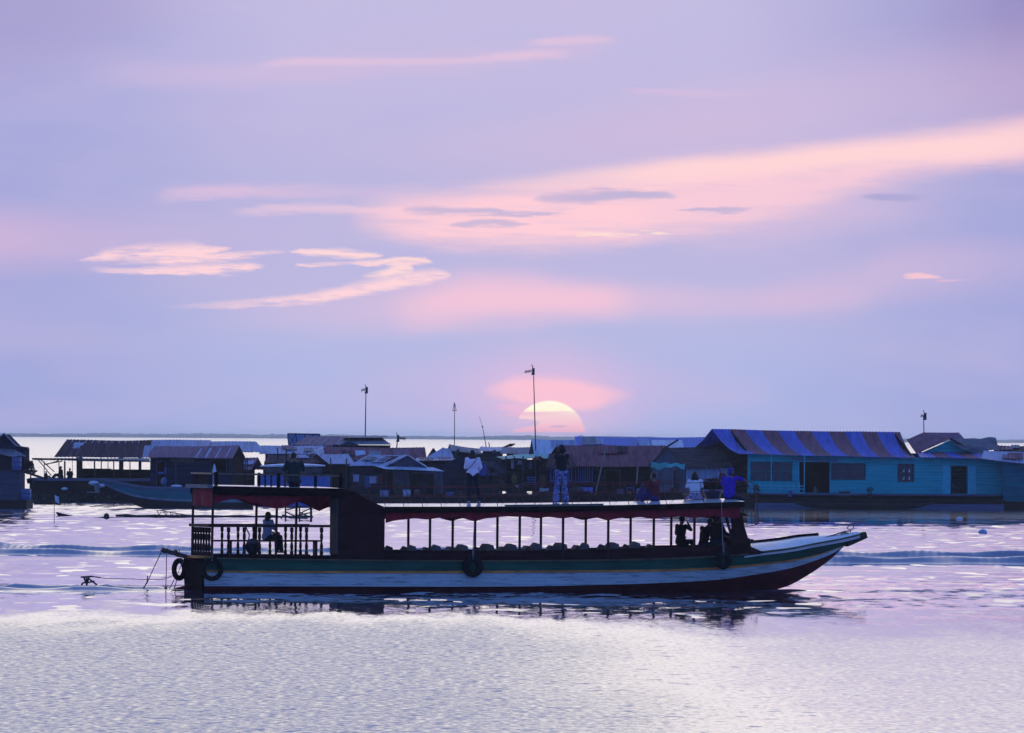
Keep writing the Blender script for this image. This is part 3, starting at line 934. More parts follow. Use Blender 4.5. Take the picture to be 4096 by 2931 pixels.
rings = []
for x in xs_d:
    hb, z = gun_at(x)
    t = (x - xs_d[0]) / (xs_d[-1] - xs_d[0])
    rise = 0.205 * (1 - max(0, t - 0.55) * 1.4)
    top = [Vector((x, -hb * 0.98 + hb * 1.96 * q, z + 0.02 + rise * math.sin(min(1, q / 0.8) * math.pi / 2))) for q in (0, .1, .2, .35, .5, .65, .8, 1)]
    rings.append(top + [Vector((x, hb * 0.98, z - 0.1)), Vector((x, -hb * 0.98, z - 0.1))])
bd.loft(rings)
bpart(bd, 'foredeck', M_DECKW, smooth=math.radians(40))
fr_ = MB()
pts = [r[7] + Vector((0, 0, 0.035)) for r in rings[:19]]
for a, b_ in zip(pts, pts[1:]): fr_.beam(a, b_, 0.07, 0.075)
bpart(fr_, 'deck_rail', M_DARKW)
bb = MB()
a = [B3(3379, 2152, -0.16), B3(3465, 2125, -0.14), B3(3471, 2149, -0.14), B3(3392, 2184, -0.16)]
bb.plate(a, (0, 0.32, 0))
bpart(bb, 'bow_block', mat('dark_mossy_timber', (0.035, 0.033, 0.022), 0.8, 0.4, 6.0))
rg = MB().torus(B3(3402, 2108, 0.1), 0.10, 0.013, Vector((0.1, 0.6, 0.8)), 24, 8)
rg.tube([B3(3402, 2117, 0.1), B3(3404, 2135, 0.1)], 0.014)
rg.beam(B3(3375, 2128, 0.1), B3(3422, 2136, 0.1), 0.08, 0.05)
bpart(rg, 'mooring_ring', M_STEEL)
rp_ = MB()
rp_.tube([B3(3250, 2178, -0.3), B3(3262, 2168, -0.25), B3(3300, 2148, -0.1), B3(3340, 2136, 0), B3(3376, 2124, 0.08), B3(3400, 2121, 0.1)], 0.020, 6)
rp_.tube([B3(3362, 2136, 0), B3(3372, 2129, .02), B3(3390, 2131, 0), B3(3402, 2136, 0), B3(3400, 2141, -.03)], 0.022, 6)
bpart(rp_, 'bow_rope', M_ROPE)

# inner floor and side coamings
fl = MB().box(0.05, BL(2780, 2230, 0)[0], -.72, .72, 0.25, 0.33)
bpart(fl, 'floor', M_DARKW)
YN = 1.08
coam = [(1537, 2200), (1900, 2200), (2200, 2198), (2450, 2193), (2600, 2188), (2700, 2184), (2930, 2180)]
for sgn in (-1, 1):
    cm = MB()
    prev = None
    for u in np.linspace(1537, 2990, 30):
        x, z = BL(u, smoothp(coam, u), -YN)
        y, zg = gun_at(x)
        yc = min(YN, y - .02)
        q = [Vector((x, sgn * (YN + 0.03), z)), Vector((x, sgn * (YN - 0.04), z)), Vector((x, sgn * (yc - 0.04), zg - 0.08)), Vector((x, sgn * (yc + 0.03), zg - 0.02 if y < YN + .05 else zg - .12))]
        if prev: cm.hexa(prev, q)
        prev = q
    bpart(cm, 'coaming', M_CABIN)
    sd_ = MB()
    x0, z0 = BL(848, 2217, -YN); x1, z1 = BL(1322, 2219, -YN)
    sd_.hexa([(x0, sgn * (YN + .03), z0), (x0, sgn * (YN - .04), z0), (x0, sgn * (YN - .04), z0 - .12), (x0, sgn * (YN + .03), z0 - .12)],
             [(x1, sgn * (YN + .03), z1), (x1, sgn * (YN - .04), z1), (x1, sgn * (YN - .04), z1 - .12), (x1, sgn * (YN + .03), z1 - .12)])
    bpart(sd_, 'stern_sill', M_DARKW)
sdk = MB().box(0.05, BL(1322, 2219, -YN)[0], -.98, .98, z0 - 0.16, z0 - 0.05)
bpart(sdk, 'stern_deck', M_DARKW)

# ---- dark engine cabin amidships, its top sloping down to the passenger roof
cb = MB()
prof = [(1322, 1960), (1322, 2240), (1537, 2240), (1540, 2027), (1372, 1951)]
pp = [B3(u, v, -YN - 0.045) for u, v in prof]
cb.plate([B3(u, v, -YN - 0.045) for u, v in [(1351, 1960), (1351, 2240), (1537, 2240), (1540, 2027), (1372, 1951)]], (0, 0.74, 0))
q_ = [BL(u, v, -YN - 0.045) for u, v in prof]
q_[0] = (q_[0][0] + .85, q_[0][1]); q_[1] = (q_[1][0] + .85, q_[1][1]); q_[4] = (q_[4][0] + .6, q_[4][1] - .1)
cb.plate([(x, -YN + .70, z - .003) for x, z in q_], (0, 2 * YN - .66, 0))
cab = bpart(cb, 'cabin', M_CABIN)
cp = MB()
xq, zq = BL(1351, 1990, -YN); zq2 = BL(1351, 2215, -YN)[1]
cp.box(xq - .035, xq - .003, -YN - .05, -YN + .68, zq2, zq)
bpart(cp, 'corner_board', mat('dim_corner_board', (.06, .048, .052), .8, .3, 4.0))
# sill trim under the cabin corner
# ---- passenger roof
RT = [(1538, 2024), (2000, 2023), (2300, 2020), (2600, 2015), (2800, 2009), (2944, 2004), (2978, 2003)]
YR = 1.24
roof = MB(); fas = MB(); fas2 = MB()
prev = None
roof_tab = []
for u in np.linspace(1538, 2978, 34):
    x, z = BL(u, smoothp(RT, u), -YR)
    roof_tab.append((x, z))
    ys = np.linspace(-YR, YR, 9)
    top = [Vector((x, y, z + 0.075 * (1 - ((y - 0.55) / (YR + .55)) ** 2) if y < .55 else z + 0.075 - 0.02 * (y - .55))) for y in ys]
    q = top + [p - Vector((0, 0, 0.05)) for p in reversed(top)]
    f1 = [Vector((x, -YR - .03, z - 0.004)), Vector((x, -YR + .02, z - 0.004)), Vector((x, -YR + .02, z - 0.175)), Vector((x, -YR - .03, z - 0.175))]
    if prev:
        roof.loft([prev[0], q], cap=False)
        fas.hexa(prev[1], f1)
        m1 = [Vector((p.x, -p.y, p.z + 0.05)) for p in prev[1]]; m2 = [Vector((p.x, -p.y, p.z + 0.05)) for p in f1]
        fas2.hexa(m1, m2)
    else:
        roof.add(q, [tuple(range(len(q)))])
    prev = (q, f1)
roof.add(prev[0], [tuple(reversed(range(len(prev[0]))))])
bpart(roof, 'passenger_roof', M_ROOFW, smooth=math.radians(30))
bpart(fas, 'roof_fascia', M_DARKW); bpart(fas2, 'roof_fascia', M_DARKW)


def roof_z(x, y=0.0):
    z = lerp(roof_tab, x)
    return z + (0.075 * (1 - ((y - 0.55) / (YR + .55)) ** 2) if y < .55 else 0.075)


mt_ = MB()
xm0, xm1 = BL(2026, 2020, -1.1)[0], BL(2410, 2018, -1.1)[0]
mt_.loft([[Vector((x, -1.2, roof_z(x, -1.2) - .02)), Vector((x, -0.9, roof_z(x, -.9) - .02)), Vector((x, -0.9, roof_z(x, -.9) + .02)), Vector((x, -1.2, roof_z(x, -1.2) + .045))] for x in np.linspace(xm0, xm1, 6)])
tag(mt_.build('roof_mat', mat('dark_olive_mat', (0.05, 0.055, 0.045), 0.8, 0.3, 5.0), boat, local=True))

# ---- upper stern deck
YD = 1.2
x0, zA = BL(851, 1941, -YD); x1, zB = BL(1374, 1951, -YD)
ud = MB()
ud.hexa([(x0, -YD, zA), (x0, YD, zA + .03), (x0, YD, zA - .02), (x0, -YD, zA - .05)], [(x1, -YD, zB), (x1, YD, zB + .03), (x1, YD, zB - .02), (x1, -YD, zB - .05)])
bpart(ud, 'upper_deck', M_ROOFW)
uf = MB()
zl = BL(851, 1976, -YD)[1]; zr = BL(1330, 1986, -YD)[1]
uf.hexa([(x0, -YD - .03, zA - .004), (x0, -YD + .02, zA - .004), (x0, -YD + .02, zl), (x0, -YD - .03, zl)], [(x1, -YD - .03, zB - .004), (x1, -YD + .02, zB - .004), (x1, -YD + .02, zr), (x1, -YD - .03, zr)])
uf.hexa([(x0, YD - .02, zA + .02), (x0, YD + .03, zA + .02), (x0, YD + .03, zl), (x0, YD - .02, zl)], [(x1, YD - .02, zB + .02), (x1, YD + .03, zB + .02), (x1, YD + .03, zr), (x1, YD - .02, zr)])
bpart(uf, 'deck_fascia', M_DARKW)
ue = MB().box(x0 - 0.16, x0 - .003, -YD - .03, YD + .03, zA - 0.07, zA + .035)
bpart(ue, 'deck_edge_board', M_GREYB)
DECKZ = lambda x: zA + (zB - zA) * (x - x0) / (x1 - x0)

# ---- posts
near_u = [1720, 1899, 2078, 2253, 2434, 2616, 2777]
for u in near_u:
    xb, zb = BL(u, 2196, -YN); xt, zt = BL(u + 1.5, 2040, -YN)
    for sgn in (-1, 1):
        jit = random.uniform(-.015, .015)
        p = MB().beam((xb + jit, sgn * YN, gun_at(xb)[1] - 0.05), (xt + jit, sgn * YN, lerp(roof_tab, xt) - 0.03), 0.062)
        bpart(p, 'post', M_BROWN)
for u in (851, 1107, 1268):
    xb, zb = BL(u - 4, 2226, -YN); xt, zt = BL(u + 2, 1975, -YN)
    for sgn in (-1, 1):
        if u == 1268 and sgn < 0: continue
        p = MB().beam((xb, sgn * YN, z0 - .1), (xt, sgn * YN, zA - 0.02), 0.062)
        bpart(p, 'post', M_BROWN)


# ---- scalloped red valances
def valance(xs, top, lows, y, name='valance', th=0.012):
    """xs/lows: table of the lower hem; top(x)"""
    v_ = MB()
    n = max(10, int((xs[-1] - xs[0]) / 0.09))

    def fn(a, b):
        x = xs[0] + (xs[-1] - xs[0]) * a
        zt = top(x); zb_ = lerp(list(zip(xs, lows)), x) + 0.008 * math.sin(x * 9.0)
        w = 0.03 * b * (math.sin(x * 7.3) + 0.6 * math.sin(x * 17.1 + b * 2))
        return (x, y + w, zt + (zb_ - zt) * b)
    v_.sheet(fn, n, 5, (0, th, 0))
    return bpart(v_, name, M_CLOTH, smooth=math.radians(50))


hem = [(1543, 2089), (1600, 2076), (1660, 2072), (1720, 2075), (1780, 2067), (1838, 2066), (1899, 2083), (1952, 2070), (2034, 2063), (2078, 2064), (2140, 2063), (2190, 2065), (2253, 2071), (2330, 2064), (2380, 2066), (2434, 2079), (2520, 2063), (2560, 2064), (2616, 2074), (2700, 2060), (2777, 2069), (2850, 2060), (2905, 2068), (2960, 2070)]
hx = [BL(u, v, -1.17) for u, v in hem]
top_main = lambda x: lerp(roof_tab, x) - 0.15
valance([p[0] for p in hx], top_main, [p[1] for p in hx], -1.17)
hf = [(x, z) for x, z in hx if x > hx[0][0] + 0.15]
# far side droops a little deeper at its posts
fx = []
for x, z in hf:
    fx.append((x, z - 0.02))
valance([p[0] for p in fx], top_main, [p[1] for p in fx], 1.15)
hem2 = [(852, 2014), (880, 2004), (905, 1997), (940, 1993), (975, 1996), (1030, 2013), (1080, 2028), (1110, 2034), (1140, 2026), (1187, 2005), (1225, 1990), (1268, 1983), (1320, 1986)]
h2 = [BL(u, v, -1.13) for u, v in hem2]
top_st = lambda x: DECKZ(x) - 0.2
valance([p[0] for p in h2], top_st, [p[1] for p in h2], -1.13)
hem3 = [(868, 2016), (940, 1999), (980, 2008), (1040, 2026), (1085, 2022), (1130, 2008), (1200, 2012), (1268, 2040), (1320, 2030)]
# far side: shifted, so trace it on its own plane
h3 = [BL(u, v, 1.1) for u, v in [(775, 2012), (850, 1996), (940, 1994), (1000, 2014), (1040, 2027), (1090, 2018), (1140, 2006), (1190, 2003), (1230, 2018), (1275, 2042), (1322, 2025)]]
valance([p[0] for p in h3], top_st, [p[1] for p in h3], 1.1)
vx = MB()


def fnx(a, b):
    y = -1.1 + 2.2 * a
    zt = zA - 0.08
    zb_ = zA - 0.52 - 0.10 * math.sin(a * math.pi) - 0.05 * math.sin(a * 9)
    return (x0 + 0.03 + 0.05 * b * math.sin(y * 6), y, zt + (zb_ - zt) * b)


vx.sheet(fnx, 24, 5, (0.012, 0, 0))
bpart(vx, 'valance', M_CLOTH, smooth=math.radians(50))


# ---- turned balusters and rails round the stern deck
def baluster(p, h, r=0.045):
    b_ = MB()
    prof = [(1.0, 0), (1.0, .16), (.55, .19), (.8, .24), (.95, .34), (.6, .47), (.5, .5), (.6, .53), (.95, .66), (.8, .76), (.55, .81), (1.0, .84), (1.0, 1.0)]
    b_.lathe(p, [(r * a, h * t) for a, t in prof], 10)
    return bpart(b_, 'baluster', M_BROWN, smooth=math.radians(50))


rail_z = BL(1000, 2096, -YN)[1]
sill_z = BL(1000, 2219, -YN)[1]
xs0 = BL(846, 2219, -YN)[0]; xs1 = BL(1318, 2219, -YN)[0]
for sgn in (-1, 1):
    r_ = MB().box(xs0 - .12 if sgn < 0 else xs0, xs1, sgn * YN - .05, sgn * YN + .05, rail_z - .075, rail_z)
    bpart(r_, 'top_rail', M_BROWN)
r_ = MB().box(xs0 - .08, xs0 + .03, -YN - .06, YN + .06, rail_z - .08, rail_z + .004)
bpart(r_, 'top_rail', M_BROWN)
near_b = [914, 977, 1038, 1167, 1226, 1286]
for u in near_b:
    x, _ = BL(u, 2160, -YN)
    baluster((x, -YN, sill_z - .02), rail_z - .06 - sill_z, 0.056)
for u in (888, 952, 1015, 1080, 1142, 1202):
    x, _ = BL(u, 2160, YN)
    baluster((x, YN, sill_z - .02), rail_z - .06 - sill_z, 0.050)
for k in range(7):
    y = -0.88 + k * 0.293
    baluster((xs0 - .02, y, sill_z - .06), rail_z - .03 - sill_z, 0.055)
bn = MB()
xa, za = BL(852, 2157, .5); xb_, zb_ = BL(1278, 2160, .5)
bn.box(xa, xb_, .35, .75, za - .05, za)
for x in (xa + .5, xb_ - .15): bn.box(x, x + .06, .4, .7, z0 - .1, za - .05)
bpart(bn, 'bench', M_BROWN)

# ---- rail on the upper deck
urz = BL(851, 1892, -YD + .06)[1]; urz2 = BL(1370, 1901, -YD + .06)[1]
UR = lambda x: urz + (urz2 - urz) * (x - x0) / (x1 - x0)
M_RAILT = mat('worn_handrail_wood', (0.13, 0.075, 0.05), 0.5, 0.3, 5.0)
for y in (-YD + .06, YD - .06):
    r_ = MB().beam((x0, y, UR(x0)), (x1, y, UR(x1)), 0.07, 0.05)
    bpart(r_, 'deck_rail', M_RAILT)
r_ = MB().beam((x0 + .02, -YD + .03, UR(x0) + .003), (x0 + .02, YD - .03, UR(x0) + .003), 0.07, 0.05)
bpart(r_, 'deck_rail', M_RAILT)
for y, us in ((-YD + .06, [864, 1114, 1362]), (YD - .06, [790, 1036, 1262])):
    for u in us:
        x, _ = BL(u, 1920, y)
        p = MB().beam((x, y, DECKZ(x) - .2 if y < 0 else DECKZ(x)), (x, y, UR(x) + .05), 0.09 if y < 0 else .07)
        bpart(p, 'rail_post', M_DARKW)
for u in (1061, 1085, 1140, 1165, 1190):
    x, _ = BL(u, 1920, YD - .06)
    b_ = MB().lathe((x, YD - .06, DECKZ(x)), [(.035, 0), (.035, .06), (.022, .09), (.034, .17), (.02, .26), (.035, .30), (.035, .345)], 8)
    bpart(b_, 'baluster', M_BROWN, smooth=.9)
for k in range(9):
    y = -1.0 + k * .25
    b_ = MB().lathe((x0 + .02, y, zA), [(.03, 0), (.03, .06), (.02, .09), (.03, .17), (.02, .26), (.03, .30), (.03, .345)], 8)
    bpart(b_, 'baluster', M_BROWN, smooth=.9)

# ---- thin red guard rail round the passenger roof
GR = [(1480, 1948), (1700, 1948), (2000, 1946), (2300, 1938), (2600, 1932), (2760, 1929), (2890, 1925)]
for y, vofs, ulist in ((-YR + .08, 0, list(range(1545, 2895, 75))), (YR - .08, -3, list(range(1585, 2960, 76)))):
    for dv, nm in ((0, 'guard_rail'), (36, 'guard_rail')):
        t_ = MB()
        pts = []
        for u in np.linspace(1560 if y < 0 else 1500, 2895, 20):
            x, z = BL(u, smoothp(GR, u) + dv + vofs, -YR)
            pts.append((x, y + (-.1 if dv == 0 else -.02) * (1 if y < 0 else -.3), z + (0.004 if y > 0 else 0)))
        t_.tube(pts, 0.012, 6)
        bpart(t_, nm, M_PIPE)
    for u in ulist:
        x, _ = BL(u, 2015, -YR)
        p = MB().tube([(x, y, roof_z(x, y) - .02), (x - 0.09, y - .06 * (1 if y < 0 else -.3), roof_z(x, y) + .28), (x - .17, y - .1 * (1 if y < 0 else -.3), BL(u, smoothp(GR, u), -YR)[1])], 0.011, 5)
        bpart(p, 'rail_stanchion', M_PIPE)

# ---- bow windscreen pillar, its skirt and step
pl = MB()
poly = [(2928, 2048), (2968, 2048), (2978, 2103), (3003, 2184), (3056, 2206), (3040, 2214), (2922, 2224), (2928, 2140)]
for sgn in (-1, 1):
    pl = MB().plate([B3(u, v, -.99) if sgn < 0 else Vector((BL(u, v, -.99)[0], .99, BL(u, v, -.99)[1])) for u, v in poly], (0, 0.08 * -sgn, 0))
    bpart(pl, 'bow_pillar', M_CABIN)
ws = MB()
q0 = [B3(2969, 2150, -1.0), B3(2999, 2150, -1.0), B3(3008, 2212, -1.0), B3(2969, 2212, -1.0)]
ws.plate(q0, (0, 2.0, 0))
bpart(ws, 'bow_panel', M_CABIN)
br_ = MB()
br_.beam(B3(2902, 2060, -1.0), B3(2926, 2140, -1.0), .07)
bpart(br_, 'brace', M_BROWN)
sp = MB().box(*(lambda a: (a[0], a[0] + .13, -1.0, -.3, a[1] - .055, a[1]))(BL(2994, 2154, -.9)))
bpart(sp, 'step', M_DARKW)
# fender line hanging from the roof edge
ln = MB().tube([B3(2886, 2010, -1.29), B3(2889, 2120, -1.28), B3(2893, 2210, -1.30)], 0.011, 5)
bpart(ln, 'fender_line', mat('pale_line', (0.35, 0.30, 0.30), 0.9))
ln = MB().tube([B3(1897, 2085, -1.1), B3(1893, 2170, -1.2), B3(1890, 2225, -1.32)], 0.010, 5)
bpart(ln, 'fender_line', MATS['pale_line'])

# ---- curved red ladder at the front of the roof
ld = MB()
for y in (-.75, -.25):
    ld.tube([B3(2945, 1926, y), B3(2990, 1922, y), B3(3012, 1930, y), B3(3024, 1965, y), B3(3030, 2040, y), B3(3034, 2085, y), B3(3030, 2093, y), B3(3015, 2100, y), B3(2985, 2102, y)], 0.016, 6)
for v in (1945, 1985, 2020, 2050, 2075, 2090):
    ld.tube([B3(3021 if v < 1960 else 3029, v, -.75), B3(3021 if v < 1960 else 3029, v, -.25)], .013, 5)
for u in (3006, 3020):
    ld.tube([B3(u, 2040, -.5), B3(u + 2, 2096, -.5)], .013, 5)
ld.tube([B3(2985, 2060, -.5), B3(3033, 2062, -.5)], .013, 5)
ladder = bpart(ld, 'ladder', M_PIPE)
hr_ = MB()
for v in (1915, 1926, 1938):
    hr_.tube([B3(2752, v, .5), B3(2902, v - 2, .5)], .016, 6)
for u in (2796, 2838, 2872):
    hr_.tube([B3(u, 1912, .5), B3(u + 6, 2000, .5)], .016, 6)
bpart(hr_, 'guard_rail', M_PIPE)

# ---- wooden horn at the stern with its lines
hn = MB()
hn.beam(B3(655, 2199, 0), B3(792, 2238, 0), .14, .12)
hn.beam(B3(651, 2207, 0), B3(660, 2192, 0), .13, .16)
hn.ball(B3(702, 2208, 0), .09, 10, 8)
hn.ball(B3(668, 2199, 0), .06, 8, 6)
horn = bpart(hn, 'stern_horn', mat('reddish_timber', (0.10, 0.045, 0.035), 0.6, .3, 5.0))
ls = MB()
ls.tube([B3(646, 2204, 0), B3(610, 2280, 0), B3(588, 2330, 0), B3(571, 2352, 0)], .014, 5)
ls.tube([B3(591, 2300, 0), B3(588, 2325, .02), B3(575, 2350, .02)], .018, 5)
ls.tube([B3(666, 2216, 0), B3(665, 2290, 0), B3(663, 2352, 0)], .013, 5)
ls.ball(B3(663, 2350, 0), .05, 8, 6)
ls.tube([B3(697, 2316, 0), B3(676, 2356, 0)], .014, 5)
ls.tube([B3(707, 2318, 0), B3(697, 2352, 0)], .014, 5)
ls.tube([B3(735, 2238, -.3), B3(722, 2265, -.3), B3(712, 2290, -.3)], .012, 5)
bpart(ls, 'stern_line', M_ROPE)

# ---- tyres hung as fenders


def tyre(u, v, yl, R, r, rz, label, ax=Vector((0, 1, 0)), tilt=0.0):
    c = BW(B3(u, v, yl))
    t = thing('tyre_fender', label, 'tyre', c, TH + rz, 'old tyres hung along the hull as fenders')
    m_ = MB()
    prof = [(R - 2 * r + .01, -.55), (R - 2 * r, -.9), (R - 1.3 * r, -1.05), (R - .5 * r, -1.0), (R - .1 * r, -.75), (R, -.45), (R, .45), (R - .1 * r, .75), (R - .5 * r, 1.0), (R - 1.3 * r, 1.05), (R - 2 * r, .9), (R - 2 * r + .01, .55)]
    n = 36
    rings = []
    for i in range(n + 1):
        a = 2 * math.pi * i / n
        rings.append([Vector((q * math.cos(a), w * r * 0.8, q * math.sin(a))) for q, w in prof])
    m_.loft(rings, cap=False, closed=True)
    for i in range(0, 36):   # tread lugs
        a = 2 * math.pi * i / 36
        d = Vector((math.cos(a), 0, math.sin(a)))
        m_.beam(d * (R - .004) + Vector((0, -.5 * r, 0)), d * (R - .004) + Vector((0, .5 * r, 0)), .022, .016)
    m_.build('tread', M_RUBBER, t, smooth=math.radians(40), local=True)
    h_ = MB().tube([(0, -.01, R - 2 * r + .02), (-.03, -.09, R - r), (.01, -.05, R + .12), (0.02, .05, R + .26)], .014, 5)
    h_.build('hanging_rope', M_ROPE, t, local=True)
    return t


tyre(849, 2276, -1.19, .335, .065, 0, 'tyre fender near the stern corner, pale hull showing through its hole')
tyre(1892, 2264, -1.33, .315, .085, 0, 'dark tyre fender hanging at the middle of the boat side below a roof post')
tyre(2894, 2239, -1.28, .27, .085, 0, 'smaller tyre fender on a pale line near the bow pillar')
tyre(717, 2275, .85, .335, .07, math.radians(38), 'tyre fender hanging off the stern beam, seen edge-on against the water')

# ---- rows of low chairs


def chair_proto():
    t = thing('passenger_chair', 'x', 'chair', (0, 0, 0), TH, 'chairs in rows under the passenger roof')
    m_ = MB()
    pr = [(-.11, 0), (.07, 0), (.125, .20), (.10, .29), (-.05, .345), (-.13, .24)]
    m_.plate([(x, -.2, z + .42) for x, z in pr], (0, .4, 0))
    m_.build('backrest', M_SEATC, t, local=True)
    s_ = MB().box(-.05, .38, -.21, .21, .36, .42)
    s_.build('seat', M_SEATC, t, local=True)
    for x in (-.02, .33):
        for y in (-.18, .18):
            MB().box(x, x + .035, y - .018, y + .018, 0, .36).build('leg', M_STEEL, t, local=True)
    return t


chair0 = chair_proto()
M_SEATD = mat('dark_seat_cover', (0.07, 0.06, 0.062), 0.85, 0.35, 5.0)
ordn = ['first', 'second', 'third', 'fourth', 'fifth', 'sixth', 'seventh', 'eighth', 'ninth', 'tenth', 'eleventh', 'twelfth']
near_seats = [(1646, 2176), (1743, 2175), (1847, 2174), (1948, 2172), (2042, 2171), (2144, 2168), (2240, 2168), (2338, 2167), (2449, 2166), (2540, 2163)]
far_seats = [(1554, 2179), (1619, 2181), (1704, 2185), (1804, 2183), (1910, 2184), (2010, 2183), (2110, 2180), (2205, 2178), (2309, 2177), (2407, 2173), (2505, 2173), (2600, 2173)]
used = False
for row, lst, yl in (('taller pale', near_seats, -.45), ('lower dim', far_seats, .5)):
    for i, (u, v) in enumerate(lst):
        x, z = BL(u, v, yl)
        c = chair0 if not used else copy_tree(chair0)
        used = True
        p = BW((x, yl, max(0.33, z - .765)))
        c.location = p
        c.rotation_euler = (0, 0, TH + random.uniform(-.3, .25))
        c.scale = (1.15 if yl < 0 else 1.05, 1, 1)
        c['label'] = '%s chair back above the boat side, %s of its row from the dark cabin' % (row, ordn[i])
# ------------------------------------------------------------------ people
M_SKIN = mat('skin', (0.16, 0.085, 0.06), 0.6, 0.12, 10.0)
M_HAIR = mat('dark_hair', (0.010, 0.008, 0.009), 0.5, 0.3, 20.0, (4, 4, 0.5))


def fabric(name, c, **k):
    return mat('cloth_' + name, c, 0.9, k.pop('var', 0.2), k.pop('scale', 9.0), **k)


def remesh_obj(mb, name, mats, parent, voxel, smooth_it=2):
    """one continuous skin over the overlapping pieces of mb"""
    o = mb.build(name, mats, parent, local=True)
    r = o.modifiers.new('skin', 'REMESH')
    r.mode = 'VOXEL'; r.voxel_size = voxel; r.use_smooth_shade = True
    s_ = o.modifiers.new('soft', 'SMOOTH'); s_.iterations = smooth_it; s_.factor = 0.4
    dg = bpy.context.evaluated_depsgraph_get()
    me2 = bpy.data.meshes.new_from_object(o.evaluated_get(dg))
    o.modifiers.clear()
    old = o.data
    o.data = me2
    bpy.data.meshes.remove(old)
    me2.name = name
    if not me2.materials:
        for m in (mats if isinstance(mats, (list, tuple)) else [mats]): me2.materials.append(m)
    me2.polygons.foreach_set('use_smooth', [True] * len(me2.polygons))
    return o


def V(*a): return Vector(a)


def ringe(c, rx, ry, ax, ay, n=16):
    return [c + ax * (rx * math.cos(2 * math.pi * k / n)) + ay * (ry * math.sin(2 * math.pi * k / n)) for k in range(n)]


def torso(mb, pel, chest, neck, ax, inf=0.0, wide=1.0, hipw=1.0):
    """lofted trunk from the seat to the base of the neck"""
    pts = [(pel - (chest - pel).normalized() * .10, .11 * hipw, .09), (pel - (chest - pel).normalized() * .05, .155 * hipw, .11), (pel + (chest - pel) * .08, .165 * hipw, .115),
           (pel + (chest - pel) * .45, .135 * wide, .095), (pel + (chest - pel) * .75, .150 * wide, .105), (chest, .165 * wide, .11), (chest + (neck - chest) * .45, .165 * wide, .10),
           (chest + (neck - chest) * .75, .12 * wide, .08), (neck, .055, .055)]
    rings = []
    for i, (c, rx, ry) in enumerate(pts):
        d = (pts[min(i + 1, len(pts) - 1)][0] - pts[max(i - 1, 0)][0]).normalized()
        ay = d.cross(ax).normalized()
        a2 = ay.cross(d).normalized()
        rings.append(ringe(c, rx + inf, ry + inf, a2, ay))
    mb.loft(rings)


def hand(mb, wrist, d, pal, curl=0.5, s=1.0):
    """palm, four unequal bent fingers and a thumb; d = forearm direction, pal = where the palm faces"""
    d = d.normalized(); pal = (pal - d * pal.dot(d)).normalized(); sd_ = d.cross(pal)
    c = wrist + d * .045 * s
    rot = Matrix((sd_, pal, d)).transposed()
    mb.ball(c, (.040 * s, .018 * s, .052 * s), 10, 8, rot)
    for k, L in enumerate((.068, .078, .073, .056)):
        b0 = wrist + (d * .085 + sd_ * (-.030 + .020 * k)) * s
        a1 = curl * .6; a2 = curl * 1.5
        m1 = b0 + (d * math.cos(a1) + pal * math.sin(a1)) * L * .5 * s
        e1 = m1 + (d * math.cos(a2) + pal * math.sin(a2)) * L * .5 * s
        mb.limb(b0, m1, .0088 * s, .0082 * s, 6); mb.limb(m1, e1, .0082 * s, .007 * s, 6)
    t0 = wrist + (d * .03 - sd_ * .032) * s
    t1 = t0 + (d * .03 - sd_ * .026 + pal * .012) * s
    t2 = t1 + (d * .028 - sd_ * .004 + pal * .014) * s
    mb.limb(t0, t1, .0115 * s, .0098 * s, 6); mb.limb(t1, t2, .0098 * s, .008 * s, 6)


def foot(mb, ank, fwd, s=1.0):
    fwd = fwd.normalized()
    mb.limb(ank + V(0, 0, -.035) - fwd * .03, ank + V(0, 0, -.05) + fwd * .13, .036 * s, .026 * s, 8)


